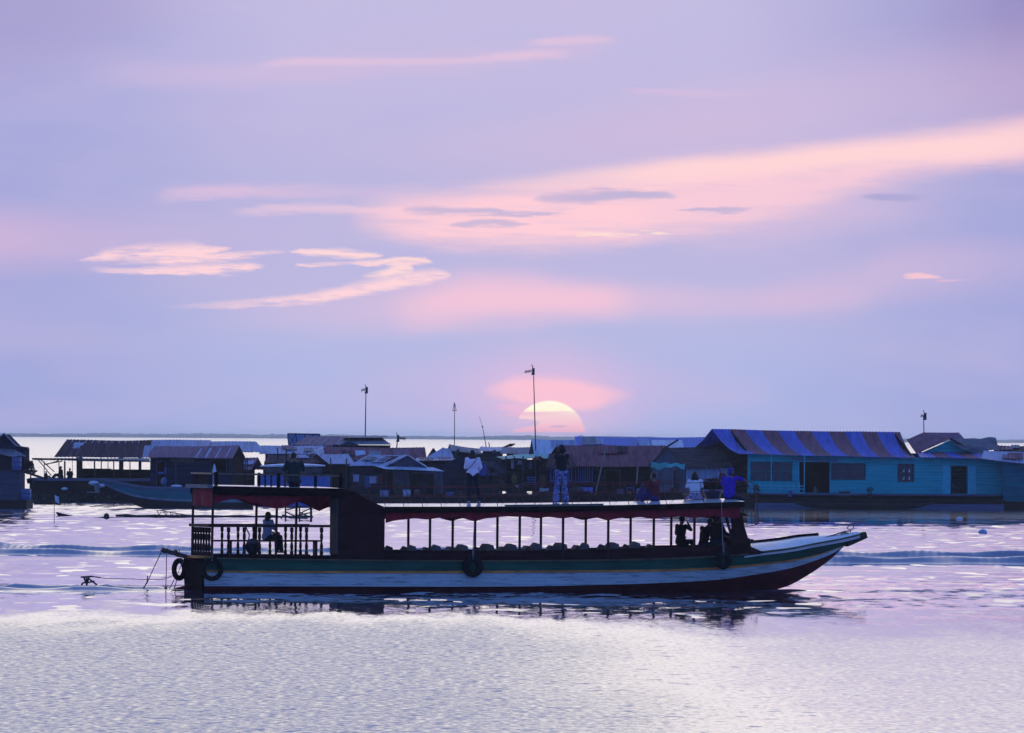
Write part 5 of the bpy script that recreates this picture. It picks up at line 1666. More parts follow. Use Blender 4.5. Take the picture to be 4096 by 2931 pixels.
def house(name, label, D, eave, ridge, depth, base_v, wall=None, walls=M_DWALL, roofm=M_TIN_BLUE, gable=None, openings=(), over=.35, set_=.4, mif=None, roofmats=None,
          flare=0.0, sag=.04, pitch=.24, amp=.018, floatm=M_RAFT, group=None, cat='house', dslope=0.0, float_h=None, back=True, seed=0, extra=None, end_u=None):
    """gabled house floating on its raft; eave and ridge are traced (left, right) photo points"""
    (eul, evl), (eur, evr) = eave
    (rul, rvl), (rur, rvr) = ridge
    EL, ER = P(eul, evl, D), P(eur, evr, D + dslope)
    RL, RR = P(rul, rvl, D + depth), P(rur, rvr, D + depth + dslope)
    GL, GR = 2 * RL - EL, 2 * RR - ER
    GL.z, GR.z = EL.z, ER.z
    wu0, wu1 = wall if wall else (eul + 25, eur - 25)
    zb = P((wu0 + wu1) / 2, base_v, D + set_).z
    W0, W1 = P(wu0, base_v, D + set_), P(wu1, base_v, D + set_ + dslope)
    root = thing(name, label, cat, Vector((W0.x, W0.y, 0)), 0, group)
    shl = (RL - EL) / max(depth, .1)
    shr = (RR - ER) / max(depth, .1)
    fx = (W1 - W0); Lx = fx.x
    skx = (shl.x + shr.x) / 2

    def f(x, y, z):
        t = x / Lx
        return Vector((W0.x + x + skx * y, W0.y + fx.y * t + y, z))

    def ztop(x, y=0.0):
        """roof underside above facade point"""
        t = max(0, min(1, (W0.x + x - EL.x) / (ER.x - EL.x)))
        e = EL.z + (ER.z - EL.z) * t; r = RL.z + (RR.z - RL.z) * t
        q = (y + set_) / depth
        if q > 1: q = 2 - q
        return e + (r - e) * q - .06 - flare * math.sin(math.pi * max(0, min(1, q)))

    r = MB()
    if roofmats is None: roofmats = [roofm]
    corr_sheet(r, RL, RR, EL, ER, pitch, amp, flare, sag, mif, seed=seed)
    if back: corr_sheet(r, RL, RR, GL, GR, pitch, amp, flare, sag, mif, seed=seed + 3, rows=3)
    ro = r.build('roof', roofmats, root, smooth=math.radians(35))
    rq = random.Random(seed * 7 + 1)
    if mif is None and (ER - EL).length > 2.5:
        for k in range(rq.randint(2, 4)):
            t0 = rq.uniform(.05, .8); t1 = t0 + rq.uniform(.5, 1.1) / (ER - EL).length; s0 = rq.uniform(.05, .45); s1 = s0 + rq.uniform(.3, .5)
            q4 = [RL.lerp(RR, t).lerp(EL.lerp(ER, t), s) + Vector((0, -.05, .07 + rq.uniform(0, .03))) for t, s in ((t0, s0), (t1, s0 + rq.uniform(-.04, .04)), (t1 + .01, s1), (t0 + .005, s1))]
            pb_ = MB(); corr_sheet(pb_, q4[0], q4[1], q4[3], q4[2], pitch, amp, rows=2)
            pb_.build('roof_patch', rq.choice([M_TIN_RUST, M_TIN_GREY, M_TIN_BLUE, M_TIN_DARK, M_TIN_PURP]), root)
    hs = []
    for o in openings:
        u0, v0, u1, v1 = o[:4]
        a = P(u0, v1, D + set_); b = P(u1, v0, D + set_)
        hs.append((max(.06, a.x - W0.x), max(a.z, zb + .02), min(Lx - .06, b.x - W0.x), b.z, o[4], o[5:] if len(o) > 5 else ()))
    w = MB()
    wall_holes(w, f, 0, Lx, zb, lambda x: ztop(x, 0), hs)
    Dp = 2 * (depth - set_)
    # end walls with gables, then the back
    xe = Lx if end_u is None else P(end_u, base_v, D + set_).x - W0.x
    for x in (0.0, xe):
        k = .09 if x == 0 else -.09
        poly = [(0.09, zb), (Dp, zb), (Dp, ztop(x, Dp)), (Dp / 2, ztop(x, Dp / 2)), (.09, ztop(x, .09))]
        A = [f(x, y, z) for y, z in poly]; B_ = [f(x + k, y, z) for y, z in poly]
        w.loft([A, B_], mi=1)
    if end_u is not None: w.hexa([f(Lx - .09, .09, zb), f(Lx, .09, zb), f(Lx, .09, ztop(Lx)), f(Lx - .09, .09, ztop(Lx))], [f(Lx - .09, Dp - .1, zb), f(Lx, Dp - .1, zb), f(Lx, Dp - .1, ztop(Lx)), f(Lx - .09, Dp - .1, ztop(Lx))], 0)
    w.hexa([f(.09, Dp - .09, zb), f(Lx - .09, Dp - .09, zb), f(Lx - .09, Dp - .09, ztop(Lx, Dp)), f(.09, Dp - .09, ztop(0, Dp))],
           [f(.09, Dp, zb), f(Lx - .09, Dp, zb), f(Lx - .09, Dp, ztop(Lx, Dp)), f(.09, Dp, ztop(0, Dp))], 0)
    wo_ = w.build('wall', [walls, gable or walls], root)
    fl_ = MB()
    fh = zb if float_h is None else float_h
    fl_.hexa([f(-.3, -set_ - .5, -.25), f(Lx + .3, -set_ - .5, -.25), f(Lx + .3, Dp + .4, -.25), f(-.3, Dp + .4, -.25)],
             [f(-.3, -set_ - .5, fh), f(Lx + .3, -set_ - .5, fh), f(Lx + .3, Dp + .4, fh), f(-.3, Dp + .4, fh)])
    fl_.build('float_base', floatm, root)
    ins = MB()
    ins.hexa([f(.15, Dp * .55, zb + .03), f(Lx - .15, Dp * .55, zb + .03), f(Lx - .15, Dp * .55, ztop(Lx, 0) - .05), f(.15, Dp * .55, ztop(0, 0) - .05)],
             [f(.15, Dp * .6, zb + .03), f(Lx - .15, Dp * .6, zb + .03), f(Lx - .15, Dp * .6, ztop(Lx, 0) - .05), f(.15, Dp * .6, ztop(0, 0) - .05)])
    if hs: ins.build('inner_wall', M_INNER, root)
    for (a, z0, b, z1, kind, args) in hs:
        fm = args[0] if args else M_FRAME
        fr = MB(); t = .06

        def bar(xa, xb, za, zb_, y0=-.03, y1=.06):
            fr.hexa([f(xa, y0, za), f(xb, y0, za), f(xb, y0, zb_), f(xa, y0, zb_)], [f(xa, y1, za), f(xb, y1, za), f(xb, y1, zb_), f(xa, y1, zb_)])
        bar(a - t, a, z0 - t, z1 + t); bar(b, b + t, z0 - t, z1 + t); bar(a, b, z1, z1 + t)
        if kind != 'door': bar(a, b, z0 - t, z0)
        if kind == 'win':
            n = args[1] if len(args) > 1 else 2
            for i in range(1, n): bar(a + (b - a) * i / n - .025, a + (b - a) * i / n + .025, z0, z1, 0, .05)
            if (args[2] if len(args) > 2 else 1): bar(a, b, (z0 + z1) / 2 - .02, (z0 + z1) / 2 + .02, .003, .045)
            fo = fr.build('window', fm, root)
            g_ = MB()
            g_.hexa([f(a, .06, z0), f(b, .06, z0), f(b, .06, z1), f(a, .06, z1)], [f(a, .07, z0), f(b, .07, z0), f(b, .07, z1), f(a, .07, z1)])
            g_.build('pane', M_GLASS, fo)
        elif kind == 'bars':
            n = args[1] if len(args) > 1 else 7
            for i in range(1, n): bar(a + (b - a) * i / n - .03, a + (b - a) * i / n + .03, z0, z1, 0, .05)
            fr.build('window', fm, root)
        else:
            fr.build('door_frame', fm, root)
    if extra: extra(root, f, ztop, zb, Lx, W0)
    return root


def boxpx(u0, v0, u1, v1, D, dep, mb=None):
    a, b = P(u0, v1, D), P(u1, v0, D)
    mb = mb or MB()
    return mb.box(a.x, b.x, D, D + dep, a.z, b.z)


def single(mb, name, m, label, cat, group=None, smooth=None):
    xs = [p[0] for p in mb.v]; ys = [p[1] for p in mb.v]; zs = [p[2] for p in mb.v]
    o = mb.build(name, m, loc=((min(xs) + max(xs)) / 2, (min(ys) + max(ys)) / 2, min(zs)), smooth=smooth)
    return tag(o, label, cat, group)


# ================= big turquoise house on the right (with a striped roof)
DR = 523.0


def stripes(n, off=0):
    return lambda a, b: int(math.floor(a * n + off)) % 2


def big_extra(root, f, ztop, zb, Lx, W0):
    def X(u, D=DR + .4): return P(u, 1900, D).x - W0.x

    def Z(v, u=3300): return P(u, v, DR + .4).z
    # porch posts, rails, ledge
    for u in (3061, 3193):
        m_ = MB(); x = X(u)
        m_.beam(f(x, -1.0, zb), f(x, -1.0, ztop(x, -.5) + .1), .07)
        m_.build('porch_post', M_TEALT, root)
    for v in (1941, 1953, 1967):
        m_ = MB(); m_.beam(f(X(3000), -1.02, Z(v, 3100)), f(X(3193), -1.02, Z(v, 3100)), .04, .07)
        m_.build('porch_rail', M_TEALT, root)
    for u in (3015, 3040, 3061, 3095, 3127, 3150, 3175):
        m_ = MB(); x = X(u); m_.beam(f(x, -.97, zb), f(x, -.97, Z(1926, 3100)), .05)
        m_.build('porch_baluster', M_TEALT, root)
    m_ = MB()
    m_.hexa([f(-.2, -1.3, zb - .12), f(Lx, -1.3, zb - .12), f(Lx, -1.3, zb + .0), f(-.2, -1.3, zb + .0)], [f(-.2, .0, zb - .12), f(Lx, .0, zb - .12), f(Lx, .0, zb + .003), f(-.2, .0, zb + .003)])
    m_.build('porch_floor', M_PLANK, root)
    m_ = MB()
    x0_, x1_ = X(3158), X(3340)
    m_.hexa([f(x0_, -.5, Z(1830, 3250)), f(x1_, -.5, Z(1835, 3250)), f(x1_, -.5, Z(1844, 3250)), f(x0_, -.5, Z(1838, 3250))], [f(x0_, -.42, Z(1830, 3250)), f(x1_, -.42, Z(1835, 3250)), f(x1_, -.42, Z(1844, 3250)), f(x0_, -.42, Z(1838, 3250))])
    m_.build('lintel_board', M_PLANK, root)
    # pale curtains in the four-light window
    for (u, v) in ((3612, 1878), (3634, 1878), (3612, 1908), (3634, 1908)):
        m_ = MB()
        x = X(u); z = Z(v, u)
        m_.plate([f(x, .055, z - .13), f(x + .12, .055, z - .13), f(x + .12, .055, z + .13)], (0, .006, 0))
        m_.build('curtain', M_WHITEP, root)
    for (u0, u1) in ((3768, 3801), (3870, 3904)):
        m_ = MB()
        m_.hexa([f(X(u0), -.06, zb), f(X(u1), -.06, zb), f(X(u1), -.06, Z(1860, 3830)), f(X(u0), -.06, Z(1860, 3830))], [f(X(u0), -.01, zb), f(X(u1), -.01, zb), f(X(u1), -.01, Z(1860, 3830)), f(X(u0), -.01, Z(1860, 3830))])
        m_.build('shutter', M_TEALT, root)
    m_ = MB()
    for k in range(4):
        x = X(3808 + k * 18)
        m_.beam(f(x, .0, zb), f(x, .0, Z(1948, 3830)), .04)
    m_.beam(f(X(3804), .0, Z(1948, 3830)), f(X(3868), .0, Z(1948, 3830)), .05)
    m_.build('door_gate', M_POST, root)
    m_ = MB().lathe(f(X(3283), .9, zb + .03), [(.10, 0), (.12, .1), (.12, .28), (.06, .36), (.05, .42), (.0, .44)], 12)
    tag(m_.build('water_jar', mat('grey_jar', (.14, .15, .18), .6, .2), root), None)


house('turquoise_house', 'long turquoise clapboard house with a roof of blue and brown stripes', DR, ((2958, 1813), (3665, 1829)), ((2847, 1713), (3600, 1725)), 3.6, 1972,
      wall=(2992, 4008), walls=M_TEAL, gable=M_DWALL, mif=stripes(11.4), roofmats=[M_STRB, M_STRN], flare=.30, pitch=.22, amp=.022, set_=.45,
      openings=[(3004, 1848, 3090, 1918, 'win', M_TEALD, 3), (3096, 1848, 3165, 1918, 'win', M_TEALD, 2), (3196, 1846, 3320, 1972, 'door', M_TEALT), (3326, 1854, 3458, 1912, 'win', M_FRAME, 2), (3594, 1856, 3652, 1921, 'win', M_FRAME, 2), (3804, 1864, 3868, 1972, 'door', M_FRAME)],  # porch window trims in dull teal: dimness behind the porch put into colour
      extra=big_extra, end_u=3655)
# its wing behind: gable to the front, with a striped skirt roof
D2 = DR + 3.0
wg = thing('gabled_house', 'turquoise gabled house with purple roof stripes, right of the long striped roof', 'house', Vector((P(3800, 2000, D2).x, D2, 0)))
r = MB()
A0, A1 = P(3626, 1754, D2 + 5), P(3692, 1728, D2 + 6)
corr_sheet(r, P(3692, 1728, D2 + 5), P(3806, 1750, D2 - .6), P(3626, 1757, D2 + 5), P(3666, 1812, D2 - .6), .24, .02, 0, 0, stripes(5), rows=5)
corr_sheet(r, P(3692, 1728, D2 + 5), P(3806, 1750, D2 - .6), P(3835, 1728.5, D2 + 5), P(3905, 1806, D2 - .6), .24, .02, 0, 0, rows=5, mi=1)
r.build('roof', [M_STRN, M_TIN_PURP], wg)
r = MB()
tri = [P(3672, 1814, D2 - .3), P(3925, 1814, D2 - .3), P(3880, 1798, D2 - .3), P(3804, 1757, D2 - .3)]
r.plate(tri, (0, .1, 0)); r.build('gable', M_TEAL, wg)
r = MB()
corr_sheet(r, P(3668, 1806, D2 - .3), P(3990, 1808, D2 - .3), P(3680, 1827, DR - .1), P(4060, 1833, DR - .1), .22, .02, 0, 0, stripes(6.2), rows=3)
r.build('skirt_roof', [M_STRB, M_STRN], wg)
r = MB()
bx0, bx1 = P(3625, 1900, D2 + .2).x, P(3985, 1900, D2 + .2).x
r.box(bx0, bx1, D2 - .1, D2 + 6, .3, P(3800, 1812, D2).z); r.build('wall', M_TEALD, wg)
MB().box(bx0 - .2, bx1 + .2, D2 - .2, D2 + 6.2, -.3, .298).build('float_base', M_RAFT, wg)
# tarpaulins thrown over the neighbour's roof
r = MB()


def tarp(p00, p01, p10, p11, amp=.1, seed=0.0):
    p00, p01, p10, p11 = map(Vector, (p00, p01, p10, p11))
    return lambda a, b: p00.lerp(p01, a).lerp(p10.lerp(p11, a), b) + Vector((0, 0, amp * mnoise.noise((a * 4, b * 3, seed)) - amp * 1.2 * math.sin(a * math.pi) * b))


r.sheet(tarp(P(3806, 1752, D2 + 1), P(3983, 1748, D2 + 3), P(3808, 1772, D2 - 1), P(3998, 1800, D2 + .5), .12, 2), 16, 6, (0, .02, -.02))
r.sheet(tarp(P(3820, 1777, D2 - .9), P(3940, 1786, D2 - .2), P(3850, 1797, D2 - 1.1), P(3962, 1808, D2 - .6), .1, 5), 12, 5, (0, .02, -.02))
tag(r.build('roof_tarpaulin', mat('grey_tarpaulin', (.085, .09, .125), .7, .35, 2.0, col2=(.05, .055, .08)), wg, smooth=1.0))
house('brown_roof_shed', 'low shed with a dark brown roof at the right edge of the village', 534.0, ((3970, 1806), (4180, 1812)), ((3990, 1779), (4160, 1781)), 2.5, 1990, walls=M_TEALD, roofm=M_TIN_DARK, seed=5)
house('corner_shed', 'teal walled shed under a pale blue roof, cut off by the right edge', 521.0, ((3925, 1832), (4230, 1868)), ((3935, 1800), (4230, 1806)), 2.6, 2004, wall=(4012, 4215), walls=M_TEALD, roofm=M_TIN_BLUE, seed=6, set_=.3)
# walkway and raft under the long house, then the canoe alongside
r = MB(); a, b = P(2960, 1983, 521), P(4022, 1992, 521)
r.box(a.x, b.x, 520.6, 522.6, -.2, .62)
single(r, 'raft', M_RAFT, 'dark log raft along the front of the long turquoise house', 'raft')
r = MB(); r.box(P(3020, 2006, 520).x, P(4015, 2006, 520).x, 519.6, 520.5, -.1, P(3400, 2012, 520).z)
single(r, 'walkway', M_PLANK, 'narrow blue-grey plank walkway floating before the turquoise house', 'walkway')


def canoe(name, label, uL, uR, v_tip_l, v_tip_r, v_mid, D, beam, m, group=None, yaw=0.0, nst=26, rise=.28, pw=2):
    """narrow dugout between two photo columns"""
    a, b = P(uL, 2000, D), P(uR, 2000, D)
    L = b.x - a.x
    root = thing(name, label, 'boat', Vector((a.x, D, 0)), yaw, group)
    zl, zr, zm = P(uL, v_tip_l, D).z, P(uR, v_tip_r, D).z, P((uL + uR) / 2, v_mid, D).z
    h_ = MB(); rings = []
    for k in range(nst + 1):
        t = k / nst
        w = beam / 2 * (math.sin(math.pi * min(max(t, .012), .988)) ** .55)
        zt = zm + (zl - zm) * max(0, 1 - t / rise) ** pw + (zr - zm) * max(0, 1 - (1 - t) / .28) ** 2
        zb_ = zt - .07 - .28 * min(1, t / .13, (1 - t) / .13)
        x = L * t
        rings.append([Vector((x, -w, zt)), Vector((x, -w * .75, (zt + zb_) / 2)), Vector((x, 0, zb_)), Vector((x, w * .75, (zt + zb_) / 2)), Vector((x, w, zt)), Vector((x, w * .85, zt - .01)), Vector((x, 0, max(zb_ + .04, zt - .22))), Vector((x, -w * .85, zt - .01))])
    h_.loft(rings)
    h_.build('hull', m, root, smooth=.6, local=True)
    for t in (.3, .55, .75):
        MB().box(L * t - .08, L * t + .08, -beam * .38, beam * .38, zm - .06, zm - .03).build('thwart', M_GREYB, root, local=True)
    return root


canoe('canoe', 'long dark canoe moored along the walkway of the turquoise house', 3150, 3740, 1996, 2006, 2012, 518.6, .8, mat('old_canoe_wood', (.03, .027, .025), .8, .4, 3.0))

# ================= thatched hut
def hut_extra(root, f, ztop, zb, Lx, W0):
    m_ = MB()
    m_.beam(P(2650, 1795, DH + 2.6), P(2712, 1757, DH + 3.4), .10, .10)
    m_.beam(P(2598, 1857, DH), P(2672, 1789, DH + 2.6), .09, .12)
    m_.beam(P(2672, 1789, DH + 2.3), P(2738, 1864, DH - .1), .09, .12)
    m_.build('barge_board', M_POST, root)
    m_ = MB()
    m_.sheet(lambda a, b: P(2603, 1848, DH - .2).lerp(P(2740, 1852, DH - .4), a) + Vector((0, -.1 * b, -.32 * b - .10 * math.sin(a * 7) * b + .05 * math.sin(a * 19))), 20, 4, (0, .02, 0))
    m_.build('tarp_fringe', M_TARPT, root, smooth=1.0)


DH = 526.0
hut = thing('thatched_hut', 'grey thatched hut with pale upright sheet walls and a turquoise tarp fringe', 'house', Vector((P(2740, 2000, DH).x, DH, 0)))
r = MB()
EL_, ER_, RL_, RR_ = P(2738, 1865, DH), P(2999, 1863, DH), P(2672, 1788, DH + 2.2), P(2930, 1784, DH + 2.2)


def thf(a, b):
    p = RL_.lerp(RR_, a).lerp(EL_.lerp(ER_, a), b)
    row = math.floor(b * 11) / 11
    return p + Vector((0, -.03, .05)) * (b * 11 % 1) + Vector((0, 0, .03 * mnoise.noise((a * 30, row * 9, 1)) + (.05 * mnoise.noise((a * 25, 3, 1)) if b > .97 else 0)))


r.sheet(thf, 60, 44, (0, .06, -.10))
G_ = [2 * RL_ - EL_, 2 * RR_ - ER_]
for g_, e_ in zip(G_, (EL_, ER_)): g_.z = e_.z
r.sheet(lambda a, b: RL_.lerp(RR_, a).lerp(G_[0].lerp(G_[1], a), b), 20, 8, (0, -.06, -.10))
r.build('roof', M_THATCH, hut)
r = MB()
a, b = P(2744, 1966, DH + .3), P(2926, 1966, DH + .3)
zt = EL_.z - .06
r.box(a.x, b.x, DH + .3, DH + .36, a.z, zt); r.build('side_wall', M_PALEX, hut)
r = MB()
gw = [P(2618, 1966, DH + 2.4), P(2741, 1966, DH + .28), P(2741, 1868, DH + .28), P(2672, 1796, DH + 2.1), P(2606, 1858, DH + 2.4)]
r.plate(gw, (.06, .1, 0)); r.build('end_wall', M_GWALLX, hut)
r = MB(); r.box(a.x, b.x, DH + 4.2, DH + 4.3, a.z, zt); r.build('back_wall', M_GWALLX, hut)
hut_extra(hut, None, None, None, None, None)
r = MB(); r.box(P(2600, 2000, DH).x, P(2990, 2000, DH).x, DH - .6, DH + 4.6, -.2, a.z); r.build('float_base', M_RAFT, hut)
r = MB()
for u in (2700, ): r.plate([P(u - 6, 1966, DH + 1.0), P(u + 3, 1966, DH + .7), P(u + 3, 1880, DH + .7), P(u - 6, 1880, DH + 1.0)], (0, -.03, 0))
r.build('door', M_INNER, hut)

# ================= brown roofed house
DB = 540.0


def brown_extra(root, f, ztop, zb, Lx, W0):
    m_ = MB(); m_.beam(P(2228, 1777, DB + 3.2), P(2288, 1865, DB - .1), .08, .12); m_.build('barge_board', M_BLUET, root)


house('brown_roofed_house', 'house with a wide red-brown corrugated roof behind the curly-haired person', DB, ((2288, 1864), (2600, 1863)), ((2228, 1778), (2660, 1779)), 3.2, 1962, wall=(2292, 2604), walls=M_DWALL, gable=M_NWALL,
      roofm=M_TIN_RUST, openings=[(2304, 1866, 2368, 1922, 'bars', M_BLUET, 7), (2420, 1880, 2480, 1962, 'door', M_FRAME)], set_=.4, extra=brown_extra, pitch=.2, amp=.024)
for (q0, q1), lb in ((((2425, 1783), (2381, 1976)), 'pale pole leaning across the red-brown roof'), (((2551, 1865), (2546, 1932)), 'short pale pole under the eave of the red-brown roof')):
    r = MB().tube([P(*q0, DB - .9), P(*q1, DB - 1.3)], .045, 6)
    single(r, 'pole', mat('pale_pole', (.22, .20, .20), .8), lb, 'pole', 'pale poles by the brown roofed house')
house('blue_gable_hut', 'narrow blue hut with upright boards left of the brown roofed house', 538.0, ((2185, 1868), (2300, 1868)), ((2196, 1812), (2290, 1812)), 1.6, 1962, walls=M_NWALL, gable=M_NWALL, roofm=M_TIN_DARK, wall=(2195, 2292), seed=9,
      openings=[(2205, 1872, 2285, 1920, 'bars', M_BLUET, 9)])
# long blue roof behind, with its paler sheets
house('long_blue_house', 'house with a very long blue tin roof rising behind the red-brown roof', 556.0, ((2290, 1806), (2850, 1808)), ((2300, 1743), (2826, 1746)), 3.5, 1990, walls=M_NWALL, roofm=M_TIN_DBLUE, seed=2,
      extra=lambda root, f, zt, zb, Lx, W0: [tag(MB().sheet(lambda a, b, q=q: P(q[0], q[1], 556 + 2.6).lerp(P(q[2], q[1], 556 + 2.6), a).lerp(P(q[0] + q[4], q[3], 556 + .5).lerp(P(q[2] + q[4], q[3], 556 + .5), a), b), 6, 4, (0, -.02, .03)).build('roof_patch', q[5], root)) for q in
                                              ((2548, 1754, 2594, 1790, 14, M_TIN_BLUE), (2604, 1759, 2730, 1792, 6, M_TIN_PALE))])
house('pale_gable_house', 'house with a pale blue-white roof end and brown gable just right of the tall antenna', 548.0, ((2138, 1822), (2330, 1822)), ((2126, 1754), (2302, 1757)), 3.0, 1980, walls=M_NWALL, gable=M_TIN_RUST, mif=lambda a, b: 1 if a < .42 else 0, roofmats=[M_TIN_BLUE, M_TIN_PALE], seed=3)

# ================= shelter with green tarps and household clutter
DSH = 546.0
sh = thing('tarp_shelter', 'open shelter roofed with sagging turquoise tarps and hung with washing', 'shelter', Vector((P(2100, 2000, DSH).x, DSH, 0)))
for q in ((1985, 1824, 2052, 1818, 1990, 1826, 2055, 1830, 1.0), (2053, 1815, 2160, 1812, 2060, 1829, 2165, 1822, 2.0), (2164, 1815, 2225, 1813, 2166, 1826, 2222, 1832, 3.0)):
    r = MB(); r.sheet(tarp(P(q[0], q[1], DSH + 2.5), P(q[2], q[3], DSH + 2.5), P(q[4], q[5], DSH), P(q[6], q[7], DSH), .08, q[8]), 14, 5, (0, .02, -.02))
    r.build('tarp', M_TARPT, sh, smooth=1.0)
for u in (2023, 2092, 2142, 2158, 2220):
    for dd in (0.1, 2.4):
        r = MB().tube([P(u, 1966, DSH + dd), P(u + 1, 1822, DSH + dd)], .05, 6); r.build('post', M_POST, sh)
r = MB(); r.box(P(2020, 2, DSH).x, P(2220, 2, DSH).x, DSH + 2.6, DSH + 2.7, P(2100, 1964, DSH).z, P(2100, 1836, DSH).z); r.build('back_wall', M_NWALL, sh)
for k, (u0, v0, u1, v1, m_) in enumerate(((2044, 1836, 2056, 1872, 'pale'), (2060, 1832, 2068, 1858, 'dark'), (2070, 1838, 2086, 1856, 'pale'), (2088, 1842, 2097, 1880, 'blue'), (2101, 1838, 2112, 1862, 'dark'), (2116, 1840, 2128, 1874, 'blue'))):
    mm = {'pale': mat('pale_washing', (.30, .30, .42), .9), 'dark': mat('dark_washing', (.03, .025, .04), .9), 'blue': mat('blue_washing', (.05, .08, .22), .9)}[m_]
    A = P(u0, v0, DSH + .3); B_ = P(u1, v1, DSH + .3)
    r = MB().sheet(lambda a, b: Vector((A.x + (B_.x - A.x) * a, DSH + .3 + .04 * math.sin(a * 9 + k), A.z + (B_.z - A.z) * b)), 6, 4, (0, .015, 0))
    single(r, 'washing', mm, ['pale long shirt hung at the left of the tarp shelter', 'dark narrow cloth hung beside the pale long shirt', 'pale towel hung near the middle of the tarp shelter', 'long blue cloth hung right of the pale towel', 'dark shirt hung between the two blue cloths', 'blue cloth hung furthest right under the tarps'][k], 'washing', 'washing hung under the tarps')
# blue ladder-shelf, round basket, baskets, buckets
r = MB()
for k, v in enumerate((1905, 1915, 1925, 1934)): boxpx(2110, v, 2142, v + 4, DSH - .4, .4, r)
for u in (2110, 2140): boxpx(u, 1902, u + 3, 1962, DSH - .41, .42, r)
single(r, 'shelf', M_BLUET, 'blue slatted shelf standing in the tarp shelter', 'shelf')


def lath(u, v, D, prof, name, m_, label, cat, n=14, group=None):
    return single(MB().lathe(P(u, v, D), prof, n), name, m_, label, cat, group, 1.0)


lath(2100, 1962, DSH - .8, [(.30, 0), (.42, .2), (.44, .42), (.30, .60), (.05, .66)], 'covered_basket', mat('dark_basket', (.03, .022, .03), .9, .4, 9.0), 'large dark domed basket on the raft before the tarp shelter', 'basket')
lath(2172, 1960, DSH - .6, [(.10, 0), (.26, .25), (.30, .6), (.24, .95), (.06, 1.10)], 'basket', mat('brown_basket', (.09, .035, .02), .9, .4, 9.0), 'tall rounded brown basket right of the shelter posts', 'basket')
lath(2214, 1962, DSH - .9, [(.17, 0), (.20, .3), (.17, .36), (.02, .37)], 'bucket', M_WHITEP, 'pale blue bucket at the foot of the curly-haired person', 'bucket')
lath(2076, 1948, DSH - .6, [(.18, 0), (.25, .14), (.24, .16), (.02, .10)], 'basin', M_WHITEP, 'pale basin on the raft left of the domed basket', 'basin')
r = MB(); r.sheet(lambda a, b: P(2320, 1944, DB - 1.2).lerp(P(2372, 1946, DB - 1.2), a) + Vector((0, -.5 * b, -.34 * b + .1 * mnoise.noise((a * 5, b * 3, 1)))), 12, 5, (0, .03, -.03))
single(r, 'folded_tarp', M_TARPB, 'crumpled blue tarp on the raft under the barred window', 'tarp', smooth=1.0)
lath(2306, 1970, DB - 1.5, [(.35, 0), (.52, .15), (.48, .3), (.3, .40), (.28, .46), (.02, .47)], 'cooking_stove', mat('blackened_clay', (.03, .028, .03), .8, .3), 'dark round cooking stove with a pale rim left of the crumpled tarp', 'stove')
st_ = thing('plastic_stool', 'bright blue plastic stool outside the red-brown roofed house', 'stool', P(2522, 1972, DB - 1.4))
sx_ = P(2522, 1972, DB - 1.4)
MB().box(-.26, .26, -.22, .22, .36, .44).build('seat', M_BLUET, st_, local=True)
for x in (-.22, .22):
    for y in (-.18, .18): MB().beam((x * 1.1, y * 1.1, 0), (x, y, .36), .06).build('leg', M_BLUET, st_, local=True)
lath(2518, 1974, DB - 1.9, [(.12, 0), (.16, .1), (.14, .2), (.02, .22)], 'pot', mat('orange_clay', (.20, .06, .03), .7), 'small orange clay pot before the blue stool', 'pot')
r = boxpx(2546, 1952, 2576, 1974, DB - 1.4, .5)
single(r, 'crate', mat('pale_blue_crate', (.20, .25, .38), .6), 'pale crate right of the blue plastic stool', 'crate')
r = boxpx(2468, 1954, 2496, 1974, DB - 1.4, .5)
single(r, 'crate', mat('grey_crate', (.08, .09, .15), .6), 'grey-blue crate left of the blue plastic stool', 'crate')
r = MB(); r.sheet(lambda a, b: P(2158, 1950, DSH - 1).lerp(P(2212, 1950, DSH - 1), a) + Vector((0, 0, -.26 * b + .03 * math.sin(a * 11))), 10, 3, (0, .03, 0))
single(r, 'white_sheet', M_WHITEP, 'pale sheet hung over the edge of the raft behind the curly-haired person', 'sheet')

# long central raft that carries them
r = MB(); a, b = P(1925, 1985, 543), P(2640, 1985, 543)
zr_ = P(2300, 1974, 543).z
r.box(a.x, b.x, 538.3, 549.5, -.2, zr_ - .06)
rl = single(r, 'log_raft', M_RAFT, 'long dark log raft under the tarp shelter and the brown roofed house', 'raft')
for k in range(26):
    x = a.x + (b.x - a.x) * (k + .5) / 26
    lg = MB().tube([(x, 538.0, zr_ - .14), (x + .05, 549, zr_ - .12)], .15, 8)
    lg.build('log', M_RAFT, rl, smooth=1.0)
r = MB(); a2, b2 = P(1480, 1990, 541), P(1930, 1990, 541)
r.box(a2.x, b2.x, 538.5, 546, -.2, P(1700, 1984, 541).z)
single(r, 'raft', M_RAFT, 'low dark raft under the blue roofed house with an arched doorway', 'raft')
# gangway in the gap
gw_ = thing('gangway', 'rickety pole gangway with crossed rails over the bright gap between the houses', 'gangway', P(1960, 1956, 545))
for (p, q) in (((1905, 1952), (2010, 1958)), ((1915, 1930), (1930, 1956)), ((1940, 1918), (1948, 1956)), ((1950, 1946), (1975, 1932)), ((1972, 1930), (1972, 1956)), ((1985, 1926), (1983, 1956)), ((1972, 1922), (1982, 1936)), ((1905, 1945), (1925, 1956)), ((1998, 1924), (1998, 1956))):
    gw_m = MB().tube([P(*p, 545), P(*q, 545)], .045, 5); gw_m.build('pole', M_POST, gw_)
MB().box(P(1900, 1958, 545).x, P(2012, 1958, 545).x, 544.6, 545.4, P(1950, 1962, 545).z, P(1950, 1958, 545).z).build('plank', M_POST, gw_)
